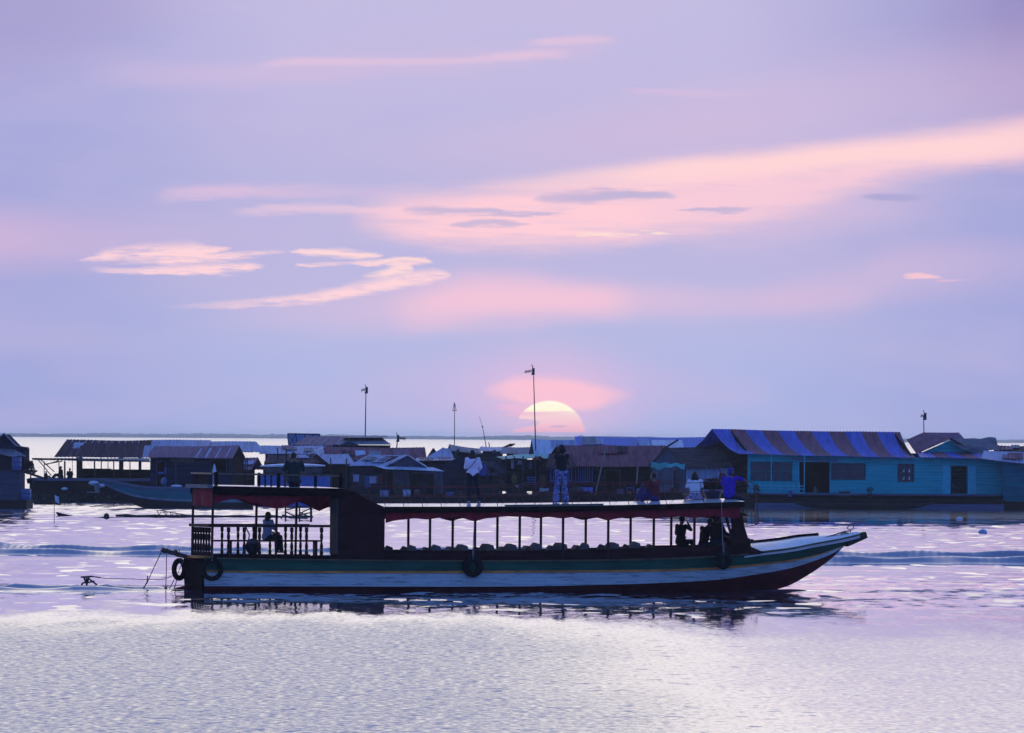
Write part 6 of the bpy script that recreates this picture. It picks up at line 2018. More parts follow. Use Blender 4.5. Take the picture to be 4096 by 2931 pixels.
# clutter mound on the left of the shelter
r = MB(); rr2 = random.Random(12)
for k in range(26):
    c = P(rr2.uniform(1932, 2012), rr2.uniform(1862, 1915), 547 + rr2.uniform(-.6, .6))
    r.ball(c, (rr2.uniform(.2, .5), .3, rr2.uniform(.15, .4)), 8, 6)
o = single(r, 'netting_heap', mat('dark_netting', (.035, .032, .05), .95, .5, 6.0, col2=(.07, .07, .11)), 'hanging heap of dark nets and sacks left of the tarp shelter', 'nets', smooth=1.5)
o['kind'] = 'stuff'
boxpx(1936, 1880, 2014, 1921, 547.6, 1.2, r)
r = MB(); boxpx(1906, 1855, 1946, 1900, 546, .5, r)
single(r, 'panel', M_TARPB, 'blue sheet hanging right of the standing woman in pale lilac', 'sheet')

# ================= blue house with the arched doorway
DC = 543.0


def arch_extra(root, f, ztop, zb, Lx, W0):
    def X(u): return P(u, 1900, DC + .4).x - W0.x
    # cross gable and skirt awning over the front
    m_ = MB()
    m_.plate([P(1540, 1863, DC - 1.5), P(1706, 1866, DC - 1.5), P(1630, 1821, DC - 1.5)], (0, .08, 0)); m_.build('gable', M_GWALL, root)
    m_ = MB()
    corr_sheet(m_, P(1630, 1818, DC - 1.7), P(1627, 1817, DC + 2.4), P(1537, 1865, DC - 1.7), P(1480, 1862, DC + 2), .24, .015)
    corr_sheet(m_, P(1630, 1818, DC - 1.7), P(1629, 1817, DC + 2.4), P(1710, 1869, DC - 1.7), P(1716, 1866, DC + 2), .24, .015)
    m_.build('cross_roof', M_TIN_BLUE, root)
    m_ = MB()
    corr_sheet(m_, P(1500, 1861, DC - 1.4), P(1735, 1866, DC - 1.4), P(1548, 1874, DC - 2.6), P(1776, 1881, DC - 2.6), .24, .015, rows=3)
    m_.build('awning', M_TIN_PALE, root)
    m_ = MB()
    boxpx(1574, 1882, 1640, 1966, DC - 1.0, .08, m_); boxpx(1737, 1884, 1772, 1972, DC - 1.0, .08, m_); boxpx(1644, 1884, 1736, 1893, DC - 1.0, .08, m_)
    m_.build('front_panel', M_GWALLX, root)
    m_ = MB(); boxpx(1672, 1912, 1712, 1972, DC - .9, .06, m_); m_.build('door', M_NWALL, root)


house('arched_house', 'blue tin roofed house with a front gable and a broad dark doorway', DC, ((1392, 1860), (1560, 1862)), ((1478, 1815), (1632, 1816)), 3.0, 1976, wall=(1400, 1775), walls=M_NWALL, roofm=M_TIN_BLUE, seed=4,
      openings=[(1548, 1884, 1571, 1950, 'door', M_FRAME), (1646, 1894, 1735, 1974, 'door', M_FRAME)], extra=arch_extra)
# dark green building and its neighbours, right behind
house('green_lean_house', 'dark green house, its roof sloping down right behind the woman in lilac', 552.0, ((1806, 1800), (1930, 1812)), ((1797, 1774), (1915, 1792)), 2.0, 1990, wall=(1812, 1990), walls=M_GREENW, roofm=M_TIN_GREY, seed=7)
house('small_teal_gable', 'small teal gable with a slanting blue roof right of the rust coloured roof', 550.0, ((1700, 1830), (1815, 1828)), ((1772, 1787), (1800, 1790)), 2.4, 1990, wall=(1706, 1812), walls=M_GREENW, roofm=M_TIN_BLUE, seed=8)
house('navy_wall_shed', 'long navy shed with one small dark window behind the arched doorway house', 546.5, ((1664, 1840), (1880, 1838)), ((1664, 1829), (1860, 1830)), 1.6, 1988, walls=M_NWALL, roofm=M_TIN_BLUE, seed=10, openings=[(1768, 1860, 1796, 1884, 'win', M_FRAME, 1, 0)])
house('blue_ridge_house', 'house with a low blue roof under the two leaning antennas', 560.0, ((1905, 1801), (2010, 1802)), ((1925, 1783), (2020, 1784)), 2.5, 1990, walls=M_NWALL, roofm=M_TIN_BLUE, seed=11)
house('grey_ridge_house', 'grey roofed house left of the tall antenna, below a tilted tin sheet', 557.0, ((2000, 1811), (2130, 1813)), ((2012, 1784), (2122, 1785)), 2.5, 1990, walls=M_NWALL, roofm=M_TIN_GREY, seed=12)
r = MB(); r.plate([P(2014, 1787, 556), P(2038, 1775, 556), P(2062, 1774, 556.6), P(2046, 1784, 557.5)], (0, .03, .05))
single(r, 'tin_sheet', M_TIN_RUST, 'loose rusty tin sheet tilted up on the grey ridge', 'tin sheet')

# ================= temple-like double roof, rust roof, billboard
DT = 566.0
tp = thing('tiered_hall', 'large brown hall with a two-tiered hipped roof carrying the left antenna', 'house', Vector((P(1400, 2000, DT).x, DT, 0)))
r = MB(); corr_sheet(r, P(1226, 1743, DT + 4), P(1412, 1742, DT + 4), P(1160, 1783, DT), P(1385, 1783, DT), .26, .02, mif=lambda a, b: 1 if (a * 7 + .4) % 1 > .8 else 0); r.build('roof', [M_TIN_PURP, M_TIN_GREY], tp)


def hip(mb, pts_e, pts_r):
    """four-sided roof tier from the eave rectangle up to the ridge rectangle"""
    n = 4
    mb.loft([pts_e, pts_r])


def tier(u0, u1, v, u2, u3, v2, dD, dep):
    a, b = P(u0, v, DT + dD), P(u1, v, DT + dD); c, d_ = P(u2, v2, DT + dD + dep * .3), P(u3, v2, DT + dD + dep * .3)
    return [a, b, b + Vector((0, dep, 0)), a + Vector((0, dep, 0))], [c, d_, d_ + Vector((0, dep * .4, 0)), c + Vector((0, dep * .4, 0))]


r = MB()
e_, q_ = tier(1330, 1562, 1776, 1400, 1530, 1752, -1, 6); hip(r, e_, q_)
r.add([p + Vector((0, 0, -.08)) for p in e_], [(0, 1, 2, 3)])
r.build('lower_roof', M_TIN_GREY, tp)
r = MB(); boxpx(1402, 1748, 1530, 1764, DT + .8, 2.8, r); r.build('clerestory', M_GWALL, tp)
r = MB(); e_, q_ = tier(1372, 1548, 1748, 1405, 1546, 1741, 0, 4.4); hip(r, e_, q_); r.build('upper_roof', M_TIN_GREY, tp)
r = MB(); r.box(P(1170, 1900, DT).x, P(1556, 1900, DT).x, DT + .3, DT + 6, .2, P(1400, 1778, DT).z); r.build('wall', M_GWALL, tp)
r = MB(); r.plate([P(1354, 1780, DT - 1.1), P(1440, 1780, DT - 1.1), P(1398, 1760, DT - 1.1)], (0, .1, 0)); r.build('gable', M_GWALL, tp)
MB().box(P(1160, 1900, DT).x, P(1566, 1900, DT).x, DT, DT + 6.3, -.3, .198).build('float_base', M_RAFT, tp)
house('rust_roofed_house', 'long house with a steep plain rust-brown roof below the tiered hall', 555.0, ((1296, 1840), (1708, 1836)), ((1298, 1784), (1700, 1787)), 2.6, 1992, walls=M_DWALL, roofm=M_TIN_RUST, seed=13)
r = MB(); r.plate([P(1420, 1801, 555.4), P(1460, 1801, 555.4), P(1463, 1817, 554.8), P(1424, 1822, 554.8)], (0, -.04, .03))
single(r, 'roof_sheet', M_TIN_PALE, 'small pale tin sheet lying on the rust-brown roof', 'tin sheet')
bl = thing('billboard', 'tall translucent blue panel in a lattice frame above the roofs', 'billboard', Vector((P(1215, 2000, 575).x, 575, 0)))
r = MB(); q = [P(1150, 1732, 575), P(1279, 1734, 575), P(1282, 1784, 575), P(1155, 1784, 575)]
r.plate(q, (0, .04, 0)); r.build('panel', mat('pale_blue_mesh_panel', (.20, .27, .50), .8, .2, 2.0), bl)
fr = MB()
for i in range(4): fr.beam(q[i], q[(i + 1) % 4], .07)
for t in (.26, .52, .78): fr.beam(q[0].lerp(q[1], t), q[3].lerp(q[2], t), .05)
fr.beam(q[0], q[3].lerp(q[2], .26), .04); fr.beam(q[0].lerp(q[1], .26), q[3], .04)
fr.build('frame', M_POST, bl)
for t in (.05, .95):
    MB().beam(q[3].lerp(q[2], t), Vector((q[3].lerp(q[2], t).x, 575, -.3)), .12).build('leg', M_POST, bl)
house('wide_blue_house', 'wide low house with a blue roof left of the tiered hall and under the billboard', 562.0, ((1036, 1812), (1300, 1812)), ((1044, 1779), (1290, 1779)), 2.6, 1990, walls=M_NWALL, roofm=M_TIN_BLUE, seed=14)
house('blue_slope_house', 'blue roofed house with a dark gable left of the arched doorway house', 549.0, ((1316, 1853), (1420, 1852)), ((1266, 1812), (1392, 1812)), 3.0, 1990, wall=(1322, 1416), walls=M_DWALL, gable=M_DWALL, roofm=M_TIN_BLUE, seed=15)
house('dark_gable_house', 'dark fronted house with a low roof behind the boat with the white rounded top', 551.0, ((1060, 1848), (1310, 1848)), ((1072, 1817), (1262, 1814)), 2.4, 1990, walls=M_DWALL, roofm=M_TIN_DARK, seed=16)
r = MB(); corr_sheet(r, P(1235, 1812, 556), P(1300, 1785, 557), P(1228, 1816, 555), P(1290, 1792, 555.5), .3, .02)
single(r, 'tin_sheet', M_TIN_PALE, 'narrow pale tin strip slanting up beside the rust-brown roof', 'tin sheet')

# ================= launch with a white rounded top
DV = 520.0
vb = thing('cabin_launch', 'small blue cabin launch with a white rounded top behind the man on the upper deck', 'boat', Vector((P(1040, 2000, DV).x, DV, 0)))
r = MB(); A = P(1042, 1861, DV); B_ = P(1300, 1859, DV); rings = []
for k in range(17):
    t = k / 16; h_ = .17 * math.sin(math.pi * min(max(t, .02), .98)) ** .5
    p = A.lerp(B_, t)
    rings.append([p + Vector((0, y, h_ * math.cos(y / 1.0 * 1.2) - .02)) for y in (-.95, -.6, -.2, .2, .6, .95)] + [p + Vector((0, .95, -.06)), p + Vector((0, -.95, -.06))])
r.loft(rings); r.build('canopy', M_WHITEP, vb, smooth=1.0)
r = MB(); boxpx(1052, 1864, 1292, 1900, DV - .8, .06, r); r.build('cabin_side', M_GREENW, vb)
for k in range(5):
    r = MB(); boxpx(1062 + k * 46, 1868, 1098 + k * 46, 1888, DV - .83, .02, r); r.build('window', M_GLASS, vb)
r = MB(); rings = []
for k in range(13):
    t = k / 12; u = 1030 + 290 * t
    w = .95 * (1 - max(0, t - .7) ** 2 * 7); lift = 14 * max(0, t - .6) ** 1.5
    zt = P(u, 1899 - lift, DV).z
    rings.append([Vector((P(u, 1900, DV).x, DV - w, zt)), Vector((P(u, 1900, DV).x, DV + w, zt)), Vector((P(u, 1900, DV).x, DV + w * .7, -.2)), Vector((P(u, 1900, DV).x, DV - w * .7, -.2))])
r.loft(rings); r.build('hull', mat('bright_blue_hull', (.04, .11, .36), .5, .2), vb)
r = MB(); boxpx(1054, 1866, 1290, 1898, DV + .7, .06, r); r.build('cabin_side', M_GREENW, vb)

# ================= left group: open house, striped shed, moored boat
DO = 536.0
op = thing('open_house', 'open-sided house with a long dark rusted roof, people sitting on its platform', 'house', Vector((P(216, 2000, DO).x, DO, 0)))
r = MB()
corr_sheet(r, P(267, 1755, DO + 4), P(608, 1757, DO + 4), P(216, 1825, DO), P(596, 1826, DO), .24, .02, sag=.05, mif=lambda a, b: 1 if (a > .93 and .3 < b) or (a * 13 % 1 < .12 and b < .12) or ((a - .17) ** 2 * 40 + (b - .3) ** 2 * 4 < .12) else 0)
corr_sheet(r, P(267, 1755, DO + 4), P(608, 1757, DO + 4), P(316, 1825, DO + 8), P(620, 1826, DO + 8), .24, .02, sag=.05, rows=3)
r.build('roof', [M_TIN_DARK, M_TIN_BLUE], op)
r = MB(); corr_sheet(r, P(606, 1757, DO + 4), P(845, 1757, DO + 4), P(582, 1822, DO + .4), P(830, 1800, DO + .4), .24, .02); corr_sheet(r, P(844, 1763, DO + 4), P(1024, 1763, DO + 4), P(830, 1803, DO + 1), P(1066, 1805, DO + 1), .24, .02)
corr_sheet(r, P(606, 1757, DO + 4), P(845, 1757, DO + 4), P(620, 1826, DO + 8), P(830, 1805, DO + 8), .24, .02); corr_sheet(r, P(844, 1763, DO + 4), P(1024, 1763, DO + 4), P(830, 1803, DO + 7.5), P(1010, 1805, DO + 7.5), .24, .02)
r.build('blue_roof', M_TIN_BLUE, op)
r = MB(); r.plate([P(1020, 1806, DO + 2), P(1068, 1806, DO + 2), P(1024, 1765, DO + 3.8)], (0, .1, 0)); r.build('gable', M_GREENW, op)
r = MB(); corr_sheet(r, P(160, 1831, DO + .1), P(600, 1830, DO + .1), P(130, 1836, DO - 1.4), P(597, 1844, DO - 1.4), .24, .02, rows=3); r.build('awning', M_TIN_GREY, op)
r = MB(); r.beam(P(128, 1832, DO - 1.5), P(600, 1843, DO - 1.5), .10); r.build('eave_beam', M_POST, op)
for u, w in ((177, .05), (236, .06), (259, .11), (378, .10), (455, .08), (520, .07)):
    r = MB().beam(P(u, 1912, DO - 1.2), P(u, 1842, DO - 1.2), w); r.build('post', M_POST, op)
for u, w in ((318, .40), (290, .03), (405, .07), (432, .05), (485, .3), (560, .2)):
    r = MB().beam(P(u, 1912, DO + 5), P(u, 1826, DO + 5), w); r.build('post', M_POST, op)
r = MB()
for p, q in (((152, 1836), (205, 1900)), ((160, 1834), (218, 1885)), ((178, 1855), (250, 1842)), ((185, 1856), (235, 1840))): r.tube([P(*p, DO - 1.2), P(*q, DO - 1.0)], .035, 5)
r.build('brace', M_POST, op)
r = MB(); boxpx(330, 1872, 445, 1912, DO + 4.8, .2, r); boxpx(445, 1876, 640, 1960, DO + 4.6, .2, r); r.build('back_wall', M_DWALL, op)
r = MB(); r.box(P(120, 1911, DO).x, P(640, 1911, DO).x, DO - 1.8, DO + 7.5, P(300, 1921, DO - 1.8).z, P(300, 1911, DO - 1.8).z); r.build('platform', M_PLANK, op)
r = MB(); r.box(P(124, 1911, DO).x, P(640, 1911, DO).x, DO - 1.6, DO + 7.4, -.3, P(300, 1921, DO - 1.8).z - .003); r.build('float_base', M_RAFT, op)
# people under it, in silhouette
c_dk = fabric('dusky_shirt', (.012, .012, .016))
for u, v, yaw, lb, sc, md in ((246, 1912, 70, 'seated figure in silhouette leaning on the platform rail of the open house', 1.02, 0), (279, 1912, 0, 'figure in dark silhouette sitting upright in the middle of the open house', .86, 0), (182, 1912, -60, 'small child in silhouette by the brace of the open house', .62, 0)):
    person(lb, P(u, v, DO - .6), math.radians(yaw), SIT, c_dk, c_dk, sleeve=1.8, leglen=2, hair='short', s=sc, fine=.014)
person('person in a yellow-green outfit standing among the washing of the tarp shelter', P(2057, 1962, DSH - .5), math.radians(160), STAND, fabric('yellow_green_cloth', (.10, .11, .02)), fabric('yellow_green_cloth2', (.07, .08, .02)), sleeve=.8, leglen=2, hair='long', s=.80, fine=.014)
person('child crouching at the gangway end left of the tarp shelter post', P(2012, 1960, DSH - .6), math.radians(80), SIT, fabric('maroon_cloth', (.04, .012, .018)), fabric('dark_shorts', (.02, .02, .03)), sleeve=.8, leglen=1, hair='short', s=.85, fine=.014)
# waterweed along its foot
r = MB(); rr2 = random.Random(4)
for k in range(1500):
    u = rr2.uniform(118, 470); d_ = DO - 2.2 + rr2.uniform(-1.0, 1.2)
    c = P(u, 2000, d_); c.z = rr2.random() ** 1.6 * .55
    n_ = V(rr2.gauss(0, 1), rr2.gauss(0, 1), rr2.gauss(0, 1)).normalized(); a = n_.orthogonal().normalized(); b = n_.cross(a); L = rr2.uniform(.06, .13)
    r.add([c - a * L, c + b * L * .5, c + a * L, c - b * L * .5], [(0, 1, 2, 3)])
o = single(r, 'water_hyacinth', mat('dark_weed_leaf', (.018, .035, .022), .8, .4, 3.0), 'dark green floating weed along the foot of the open house', 'weed')
o['kind'] = 'stuff'
for i, (u, v, w, lb) in enumerate(((375, 1930, .24, 'pale blue sack lying on the bow of the moored boat'), (403, 1940, .2, 'small pale blue sack below the other one at the moored bow'), (258, 1953, .15, 'pale round bottle among the weed of the open house'))):
    r = MB().ball(P(u, v, DO - 2.4), (w * 1.5, w, w * .7), 10, 7)
    single(r, 'sack' if i < 2 else 'bottle', M_WHITEP, lb, 'sack' if i < 2 else 'bottle', smooth=1.5)
r = MB().lathe(P(388, 1964, DO - 2.6), [(.16, 0), (.2, .3), (.16, .55), (.02, .6)], 12)
single(r, 'jar', mat('grey_jar', (.14, .15, .18), .6, .2), 'grey jar standing on a floating board by the moored bow', 'jar', smooth=1.0)
r = MB().box(P(357, 1966, DO).x, P(410, 1966, DO).x, DO - 3.1, DO - 2.2, P(388, 1969, DO - 2.6).z, P(388, 1964.5, DO - 2.6).z)
single(r, 'board', M_GREYB, 'floating board carrying the grey jar', 'board')

# striped brown shed in front of it
house('striped_brown_shed', 'brown tin shed with four paler stripes down its roof, the moored boat before it', 524.0, ((588, 1826), (930, 1830)), ((617, 1782), (957, 1778)), 2.6, 1948, wall=(600, 930), walls=M_NWALL, gable=M_DWALL, roofm=None,
      roofmats=[M_TIN_PURP, M_TIN_BLUE], mif=lambda a, b: 1 if any(abs(a - q) < .009 for q in (.57, .68, .80, .91)) and b > .2 else 0, pitch=.2, openings=[(628, 1846, 660, 1940, 'door', M_FRAME), (690, 1836, 770, 1842, 'win', M_FRAME, 4, 0), (845, 1836, 905, 1880, 'door', M_FRAME)], seed=17)
r = MB()
for k, (u, v) in enumerate(((668, 1783), (676, 1779), (832, 1780), (885, 1778))): r.plate([P(u, v, 527), P(u + 26, v - 3, 528.4), P(u + 22, v + 6, 527.4), P(u - 2, v + 9, 526.6)], (0, .04, .05))
house('purple_roofed_house', 'house with a dusky purple roof low behind the upper deck rail', 545.0, ((800, 1876), (1006, 1876)), ((820, 1826), (1032, 1827)), 2.6, 1975, walls=M_DWALL, roofm=M_TIN_PURP, seed=18)
for u in (922, 985):
    r = MB()
    for dx_ in (-4, 4): r.beam(P(u + dx_, 1900, 521.5), P(u + dx_, 1830, 521.5), .07)
    r.beam(P(u - 12, 1832, 521.5), P(u, 1845, 521.5), .05); r.beam(P(u + 12, 1832, 521.5), P(u, 1845, 521.5), .05)
    single(r, 'post_pair', M_POST, 'twin posts with braces under the %s of the striped brown shed' % ('eave end' if u < 950 else 'gable end'), 'post', 'twin porch posts')
# things on its porch
for (u0, v0, u1, v1, m_, nm, lb, ct) in ((632, 1885, 654, 1894, M_BLUET, 'sign', 'small bright blue board hanging in the doorway of the striped shed', 'board'), (658, 1866, 665, 1893, M_BARREL, 'cloth', 'pale blue cloth strip hung beside the small blue board', 'cloth')):
    single(boxpx(u0, v0, u1, v1, 523.6, .05), nm, m_, lb, ct)
lath(656, 1940, 522.8, [(.10, 0), (.2, .1), (.22, .3), (.12, .5), (.1, .55)], 'jerrycan', M_BARREL, 'pale blue jerrycan at the foot of the blue cloth strip', 'jerrycan')
single(MB().ball(P(706, 1942, 522), (.38, .22, .10), 12, 7), 'tray', M_WHITEP, 'white tray on the deck of the striped shed', 'tray', smooth=1.5)

# moored boat
DM = 494.0
mbt = thing('moored_boat', 'moored wooden boat with dark teal side and pale stripe, bow raised to the left', 'boat', Vector((P(400, 2000, DM).x, DM, 0)))
gun = [(389, 1912), (430, 1920), (500, 1933), (577, 1945), (700, 1948), (900, 1950), (1010, 1952)]
s1 = [(393, 1918), (430, 1938), (500, 1966), (577, 1983), (700, 1993), (900, 1998), (1010, 1998)]
s2 = [(394, 1922), (430, 1944), (500, 1974), (577, 1992), (700, 2002), (900, 2007), (1010, 2007)]
kl = [(396, 1925), (425, 1945), (460, 1975), (520, 2010), (585, 2033), (650, 2042), (800, 2046), (1010, 2046)]
h_ = MB(); rows_ = [gun, s1, s2, kl]; n_ = 34
for sgn in (-1, 1):
    for ri in range(3):
        for k in range(n_):
            qs = []
            for (ra, s_) in ((ri, k / n_), (ri, (k + 1) / n_), (ri + 1, (k + 1) / n_), (ri + 1, k / n_)):
                Lr = rows_[ra]; u = Lr[0][0] + (Lr[-1][0] - Lr[0][0]) * s_
                wd = (1.0, .95, .93, .5)[ra] * min(1.0, (s_ * 3.2 + .02) ** .8)
                p = P(u, smoothp(Lr, u), DM)
                qs.append(Vector((p.x, DM + 1.0 + sgn * wd, p.z)))
            h_.add(qs, [(0, 1, 2, 3)], ri)
Lr = rows_
endr = [Vector((P(r_[-1][0], r_[-1][1], DM).x, DM + 1.0 - w, P(r_[-1][0], r_[-1][1], DM).z)) for r_, w in zip(Lr, (1, .95, .93, .5))]
endl = [Vector((p.x, DM + 1.0 + (DM + 1.0 - p.y), p.z)) for p in reversed(endr)]
h_.add(endr + endl, [tuple(range(8))], 2)
h_.build('hull', [mat('dark_teal_hull', (.006, .14, .17), .5, .3, 1.0, (.4, 1, 2)), mat('faded_pale_stripe', (.14, .19, .25), .6, .3, 2.0), mat('tarred_bottom', (.028, .022, .024), .7, .3)], mbt)
g_ = MB()
pts = []
for k in range(n_ + 1):
    s_ = k / n_; u = gun[0][0] + (gun[-1][0] - gun[0][0]) * s_
    p = P(u, smoothp(gun, u), DM); wd = min(1.0, (s_ * 3.2 + .02) ** .8)
    pts.append((Vector((p.x, DM + 1 - wd, p.z)), Vector((p.x, DM + 1 + wd, p.z))))
for side in (0, 1):
    g_ = MB()
    for a, b in zip(pts, pts[1:]): g_.beam(a[side], b[side], .09, .09)
    g_.build('gunwale', mat('blue_grey_gunwale', (.09, .12, .19), .6), mbt)
dk = MB()
for a, b in zip(pts, pts[1:]): dk.hexa([a[0] - V(0, 0, .2), b[0] - V(0, 0, .2), b[1] - V(0, 0, .2), a[1] - V(0, 0, .2)], [a[0] - V(0, 0, .12), b[0] - V(0, 0, .12), b[1] - V(0, 0, .12), a[1] - V(0, 0, .12)])
dk.build('deck', M_PLANK, mbt)

# left edge house and its drums
DL = 486.0
lh = thing('corner_house', 'dark gabled house at the left edge of the photo with a sagging awning', 'house', Vector((P(0, 2000, DL).x, DL, 0)))
r = MB()
corr_sheet(r, P(16, 1730, DL - .3), P(16, 1730, DL + 6), P(66, 1781, DL - .3), P(66, 1781, DL + 6), .24, .02); corr_sheet(r, P(16, 1730, DL - .3), P(16, 1730, DL + 6), P(-60, 1790, DL - .3), P(-60, 1790, DL + 6), .24, .02)
r.build('roof', M_TIN_BLUE, lh)
r = MB(); corr_sheet(r, P(62, 1780, DL - .2), P(62, 1780, DL + 4), P(116, 1788, DL - .2), P(112, 1788, DL + 4), .24, .01, rows=3); r.build('side_awning', M_TIN_GREY, lh)
r = MB(); r.sheet(tarp(P(-60, 1790, DL - .2), P(60, 1795, DL - .2), P(-60, 1800, DL - 1.4), P(106, 1822, DL - 1.2), .1, 8), 12, 4, (0, .02, -.03)); r.build('awning', M_TIN_GREY, lh, smooth=1.0)
r = MB(); r.plate([P(-60, 1880, DL), P(96, 1880, DL), P(96, 1792, DL), P(62, 1782, DL), P(16, 1735, DL), P(-60, 1790, DL)], (0, 5.5, 0)); r.build('wall', M_NWALL, lh)
r = MB(); r.beam(P(-60, 1875, DL - .8), P(150, 1882, DL - .8), .10); r.beam(P(90, 1882, DL - .8), P(190, 1916, DL - .8), .14); r.build('rail', M_POST, lh)
r = MB(); r.box(P(-60, 1900, DL).x, P(84, 1900, DL).x, DL - .9, DL + 4, P(40, 1998, DL - .9).z, P(40, 1882, DL - .9).z); r.build('lower_wall', M_GWALL, lh)
r = MB(); r.box(P(-60, 1900, DL).x, P(113, 1900, DL).x, DL - 1.4, DL + 5, -.3, P(40, 1998, DL - 1).z - .003); r.build('float_base', M_RAFT, lh)
for u, v0, v1, rr_, lb in ((103, 1998, 1952, .33, 'blue-grey plastic drum standing right of the corner house wall'), (66, 1878, 1826, .30, 'blue drum on the ledge of the corner house under its awning')):
    b0, b1 = P(u, v0, DL - 1.0), P(u, v1, DL - 1.0); h__ = b1.z - b0.z
    r = MB().lathe(b0, [(rr_ * .9, 0), (rr_, .05), (rr_, h__ * .32), (rr_ * 1.04, h__ * .34), (rr_, h__ * .36), (rr_, h__ * .64), (rr_ * 1.04, h__ * .66), (rr_, h__ * .68), (rr_, h__ - .05), (rr_ * .9, h__), (.02, h__ - .01)], 18)
    single(r, 'plastic_drum', M_BARREL, lb, 'drum', 'plastic drums of the corner house', 1.0)
r = MB(); rr2 = random.Random(21)
for k in range(420):
    t = rr2.random(); u = 104 + 42 * rr2.random() * (1 - .4 * t); v = 1893 - 52 * t
    c = P(u, v, DL + 1 + rr2.uniform(-.5, .5)); n_ = V(rr2.gauss(0, 1), rr2.gauss(0, 1), rr2.gauss(0, 1)).normalized(); a = n_.orthogonal().normalized(); b = n_.cross(a); L = rr2.uniform(.05, .11)
    r.add([c - a * L, c + b * L * .5, c + a * L, c - b * L * .5], [(0, 1, 2, 3)])
bu = thing('shrub', 'dark leafy shrub growing in a pot behind the corner house', 'shrub', P(122, 1930, DL + 1))
r.build('foliage', mat('dark_shrub_leaf', (.015, .028, .02), .8, .4), bu)
MB().tube([P(122, 1930, DL + 1), P(123, 1896, DL + 1), P(126, 1862, DL + 1)], [.06, .04, .02], 6).build('stem', M_POST, bu)
MB().lathe(P(122, 1932, DL + 1), [(.2, 0), (.26, .3), (.02, .28)], 12).build('pot', M_POST, bu)

# ================= things in the water
sc_ = canoe('sunken_canoe', 'half sunken dark canoe with its bow pointing out of the water at the left', 225, 352, 2045, 2071, 2070, 441.0, .8, mat('wet_black_wood', (.012, .010, .012), .6, .3, 4.0), rise=1.0, pw=1.35)
dfl = MB(); rr2 = random.Random(31)
lw = dist_of(426, 2070)
dfl.ball(P(426, 2062, lw), (.16, .14, .17), 10, 8)
for u, h__ in ((372, .03), (385, .05), (400, .07), (412, .1), (440, .07), (452, .06), (463, .05)): dfl.ball(P(u, 2071, lw) + V(0, 0, .0), (.2, .2, h__), 9, 6)
single(dfl, 'driftwood', MATS['wet_black_wood'], 'dark driftwood with one upright stump between the sunken canoe and the log', 'driftwood', smooth=1.5)
r = MB(); a, b = P(465, 2066, 441), P(1250, 2066, 441)
pts = [V(a.x + (b.x - a.x) * k / 20, 441 + .4 * math.sin(k), .02 + .015 * math.sin(k * 1.7)) for k in range(21)]
r.tube(pts, [.10 + .02 * math.sin(k * 2.1) for k in range(21)], 9)
single(r, 'floating_log', MATS['wet_black_wood'], 'long dark floating log boom reaching behind the stern of the tour boat', 'log', smooth=1.0)
fn_ = thing('fish_frame', 'thin stick frame like a fallen ladder standing on the floating log', 'frame', P(680, 2070, 440.5))
r = MB(); DFR = 440.5
r.tube([P(623, 2040, DFR), P(650, 2041, DFR), P(700, 2050, DFR), P(760, 2060, DFR)], .025, 5)
for u, v in ((628, 2042), (655, 2043), (678, 2046), (700, 2049), (722, 2053), (745, 2058)):
    r.tube([P(u, v - 2, DFR), P(u + 14, 2068, DFR)], .022, 5); r.tube([P(u + 14, v + 3, DFR + .1), P(u + 6, 2073, DFR)], .018, 5)
r.build('sticks', M_POST, fn_)
MB().ball(P(738, 2066, DFR), (.16, .12, .12), 8, 6).build('knot', M_POST, fn_)
ws_ = thing('steel_stand', 'rusty lattice stand of crossed bars rising from the water behind the stern deck', 'frame', P(1185, 2078, 432.0))
r = MB(); DW = 432.0
for u in (1142, 1184, 1198, 1243, 1246): r.tube([P(u, 2024 if u > 1150 else 2026, DW), P(u, 2082, DW)], .045, 6)
for p, q in (((1142, 2038), (1200, 2024)), ((1142, 2045), (1190, 2066)), ((1198, 2052), (1243, 2030)), ((1142, 2026), (1246, 2022)), ((1184, 2060), (1243, 2048)), ((1198, 2046), (1240, 2066)), ((1150, 2066), (1235, 2068))): r.tube([P(*p, DW), P(*q, DW)], .04, 6)
r.tube([P(1124, 2072, DW), P(1132, 2057, DW), P(1146, 2062, DW), P(1160, 2068, DW), P(1230, 2070, DW)], .06, 6)
r.build('bars', mat('blue_black_bars', (.015, .017, .035), .6, .2), ws_)
r = MB(); pq = dist_of(217, 2078)
r.tube([P(217, 2080, pq), P(217, 1978, pq)], .018, 5)
fl2 = thing('marker_stick', 'thin marker stick with a pale rag standing in the water before the open house', 'marker', Vector((P(217, 2080, pq).x, pq, 0)))
r.build('stick', M_POST, fl2)
A = P(218, 1977, pq)
MB().sheet(lambda a, b, A=A: A + V(.22 * a + .05 * b, .05 * math.sin(a * 5), -.38 * b - .1 * a), 5, 5, (0, .012, 0)).build('rag', M_WHITEP, fl2, smooth=1.0)
for u, v, rad, lb, m_ in ((3931, 2131, .19, 'pale blue round float on the water right of the bow', mat('pale_blue_float', (.20, .38, .60), .5)), (3838, 2076, .16, 'white half-submerged float before the turquoise house', M_WHITEP), (4039, 2028, .10, 'tiny white float beside the corner shed', M_WHITEP)):
    dd = dist_of(u, v); p = P(u, v, dd)
    r = MB().ball(p + V(0, 0, rad * .3), (rad * 1.15, rad, rad * .8), 14, 9)
    single(r, 'float', m_, lb, 'float', 'floats on the open water', 1.5)
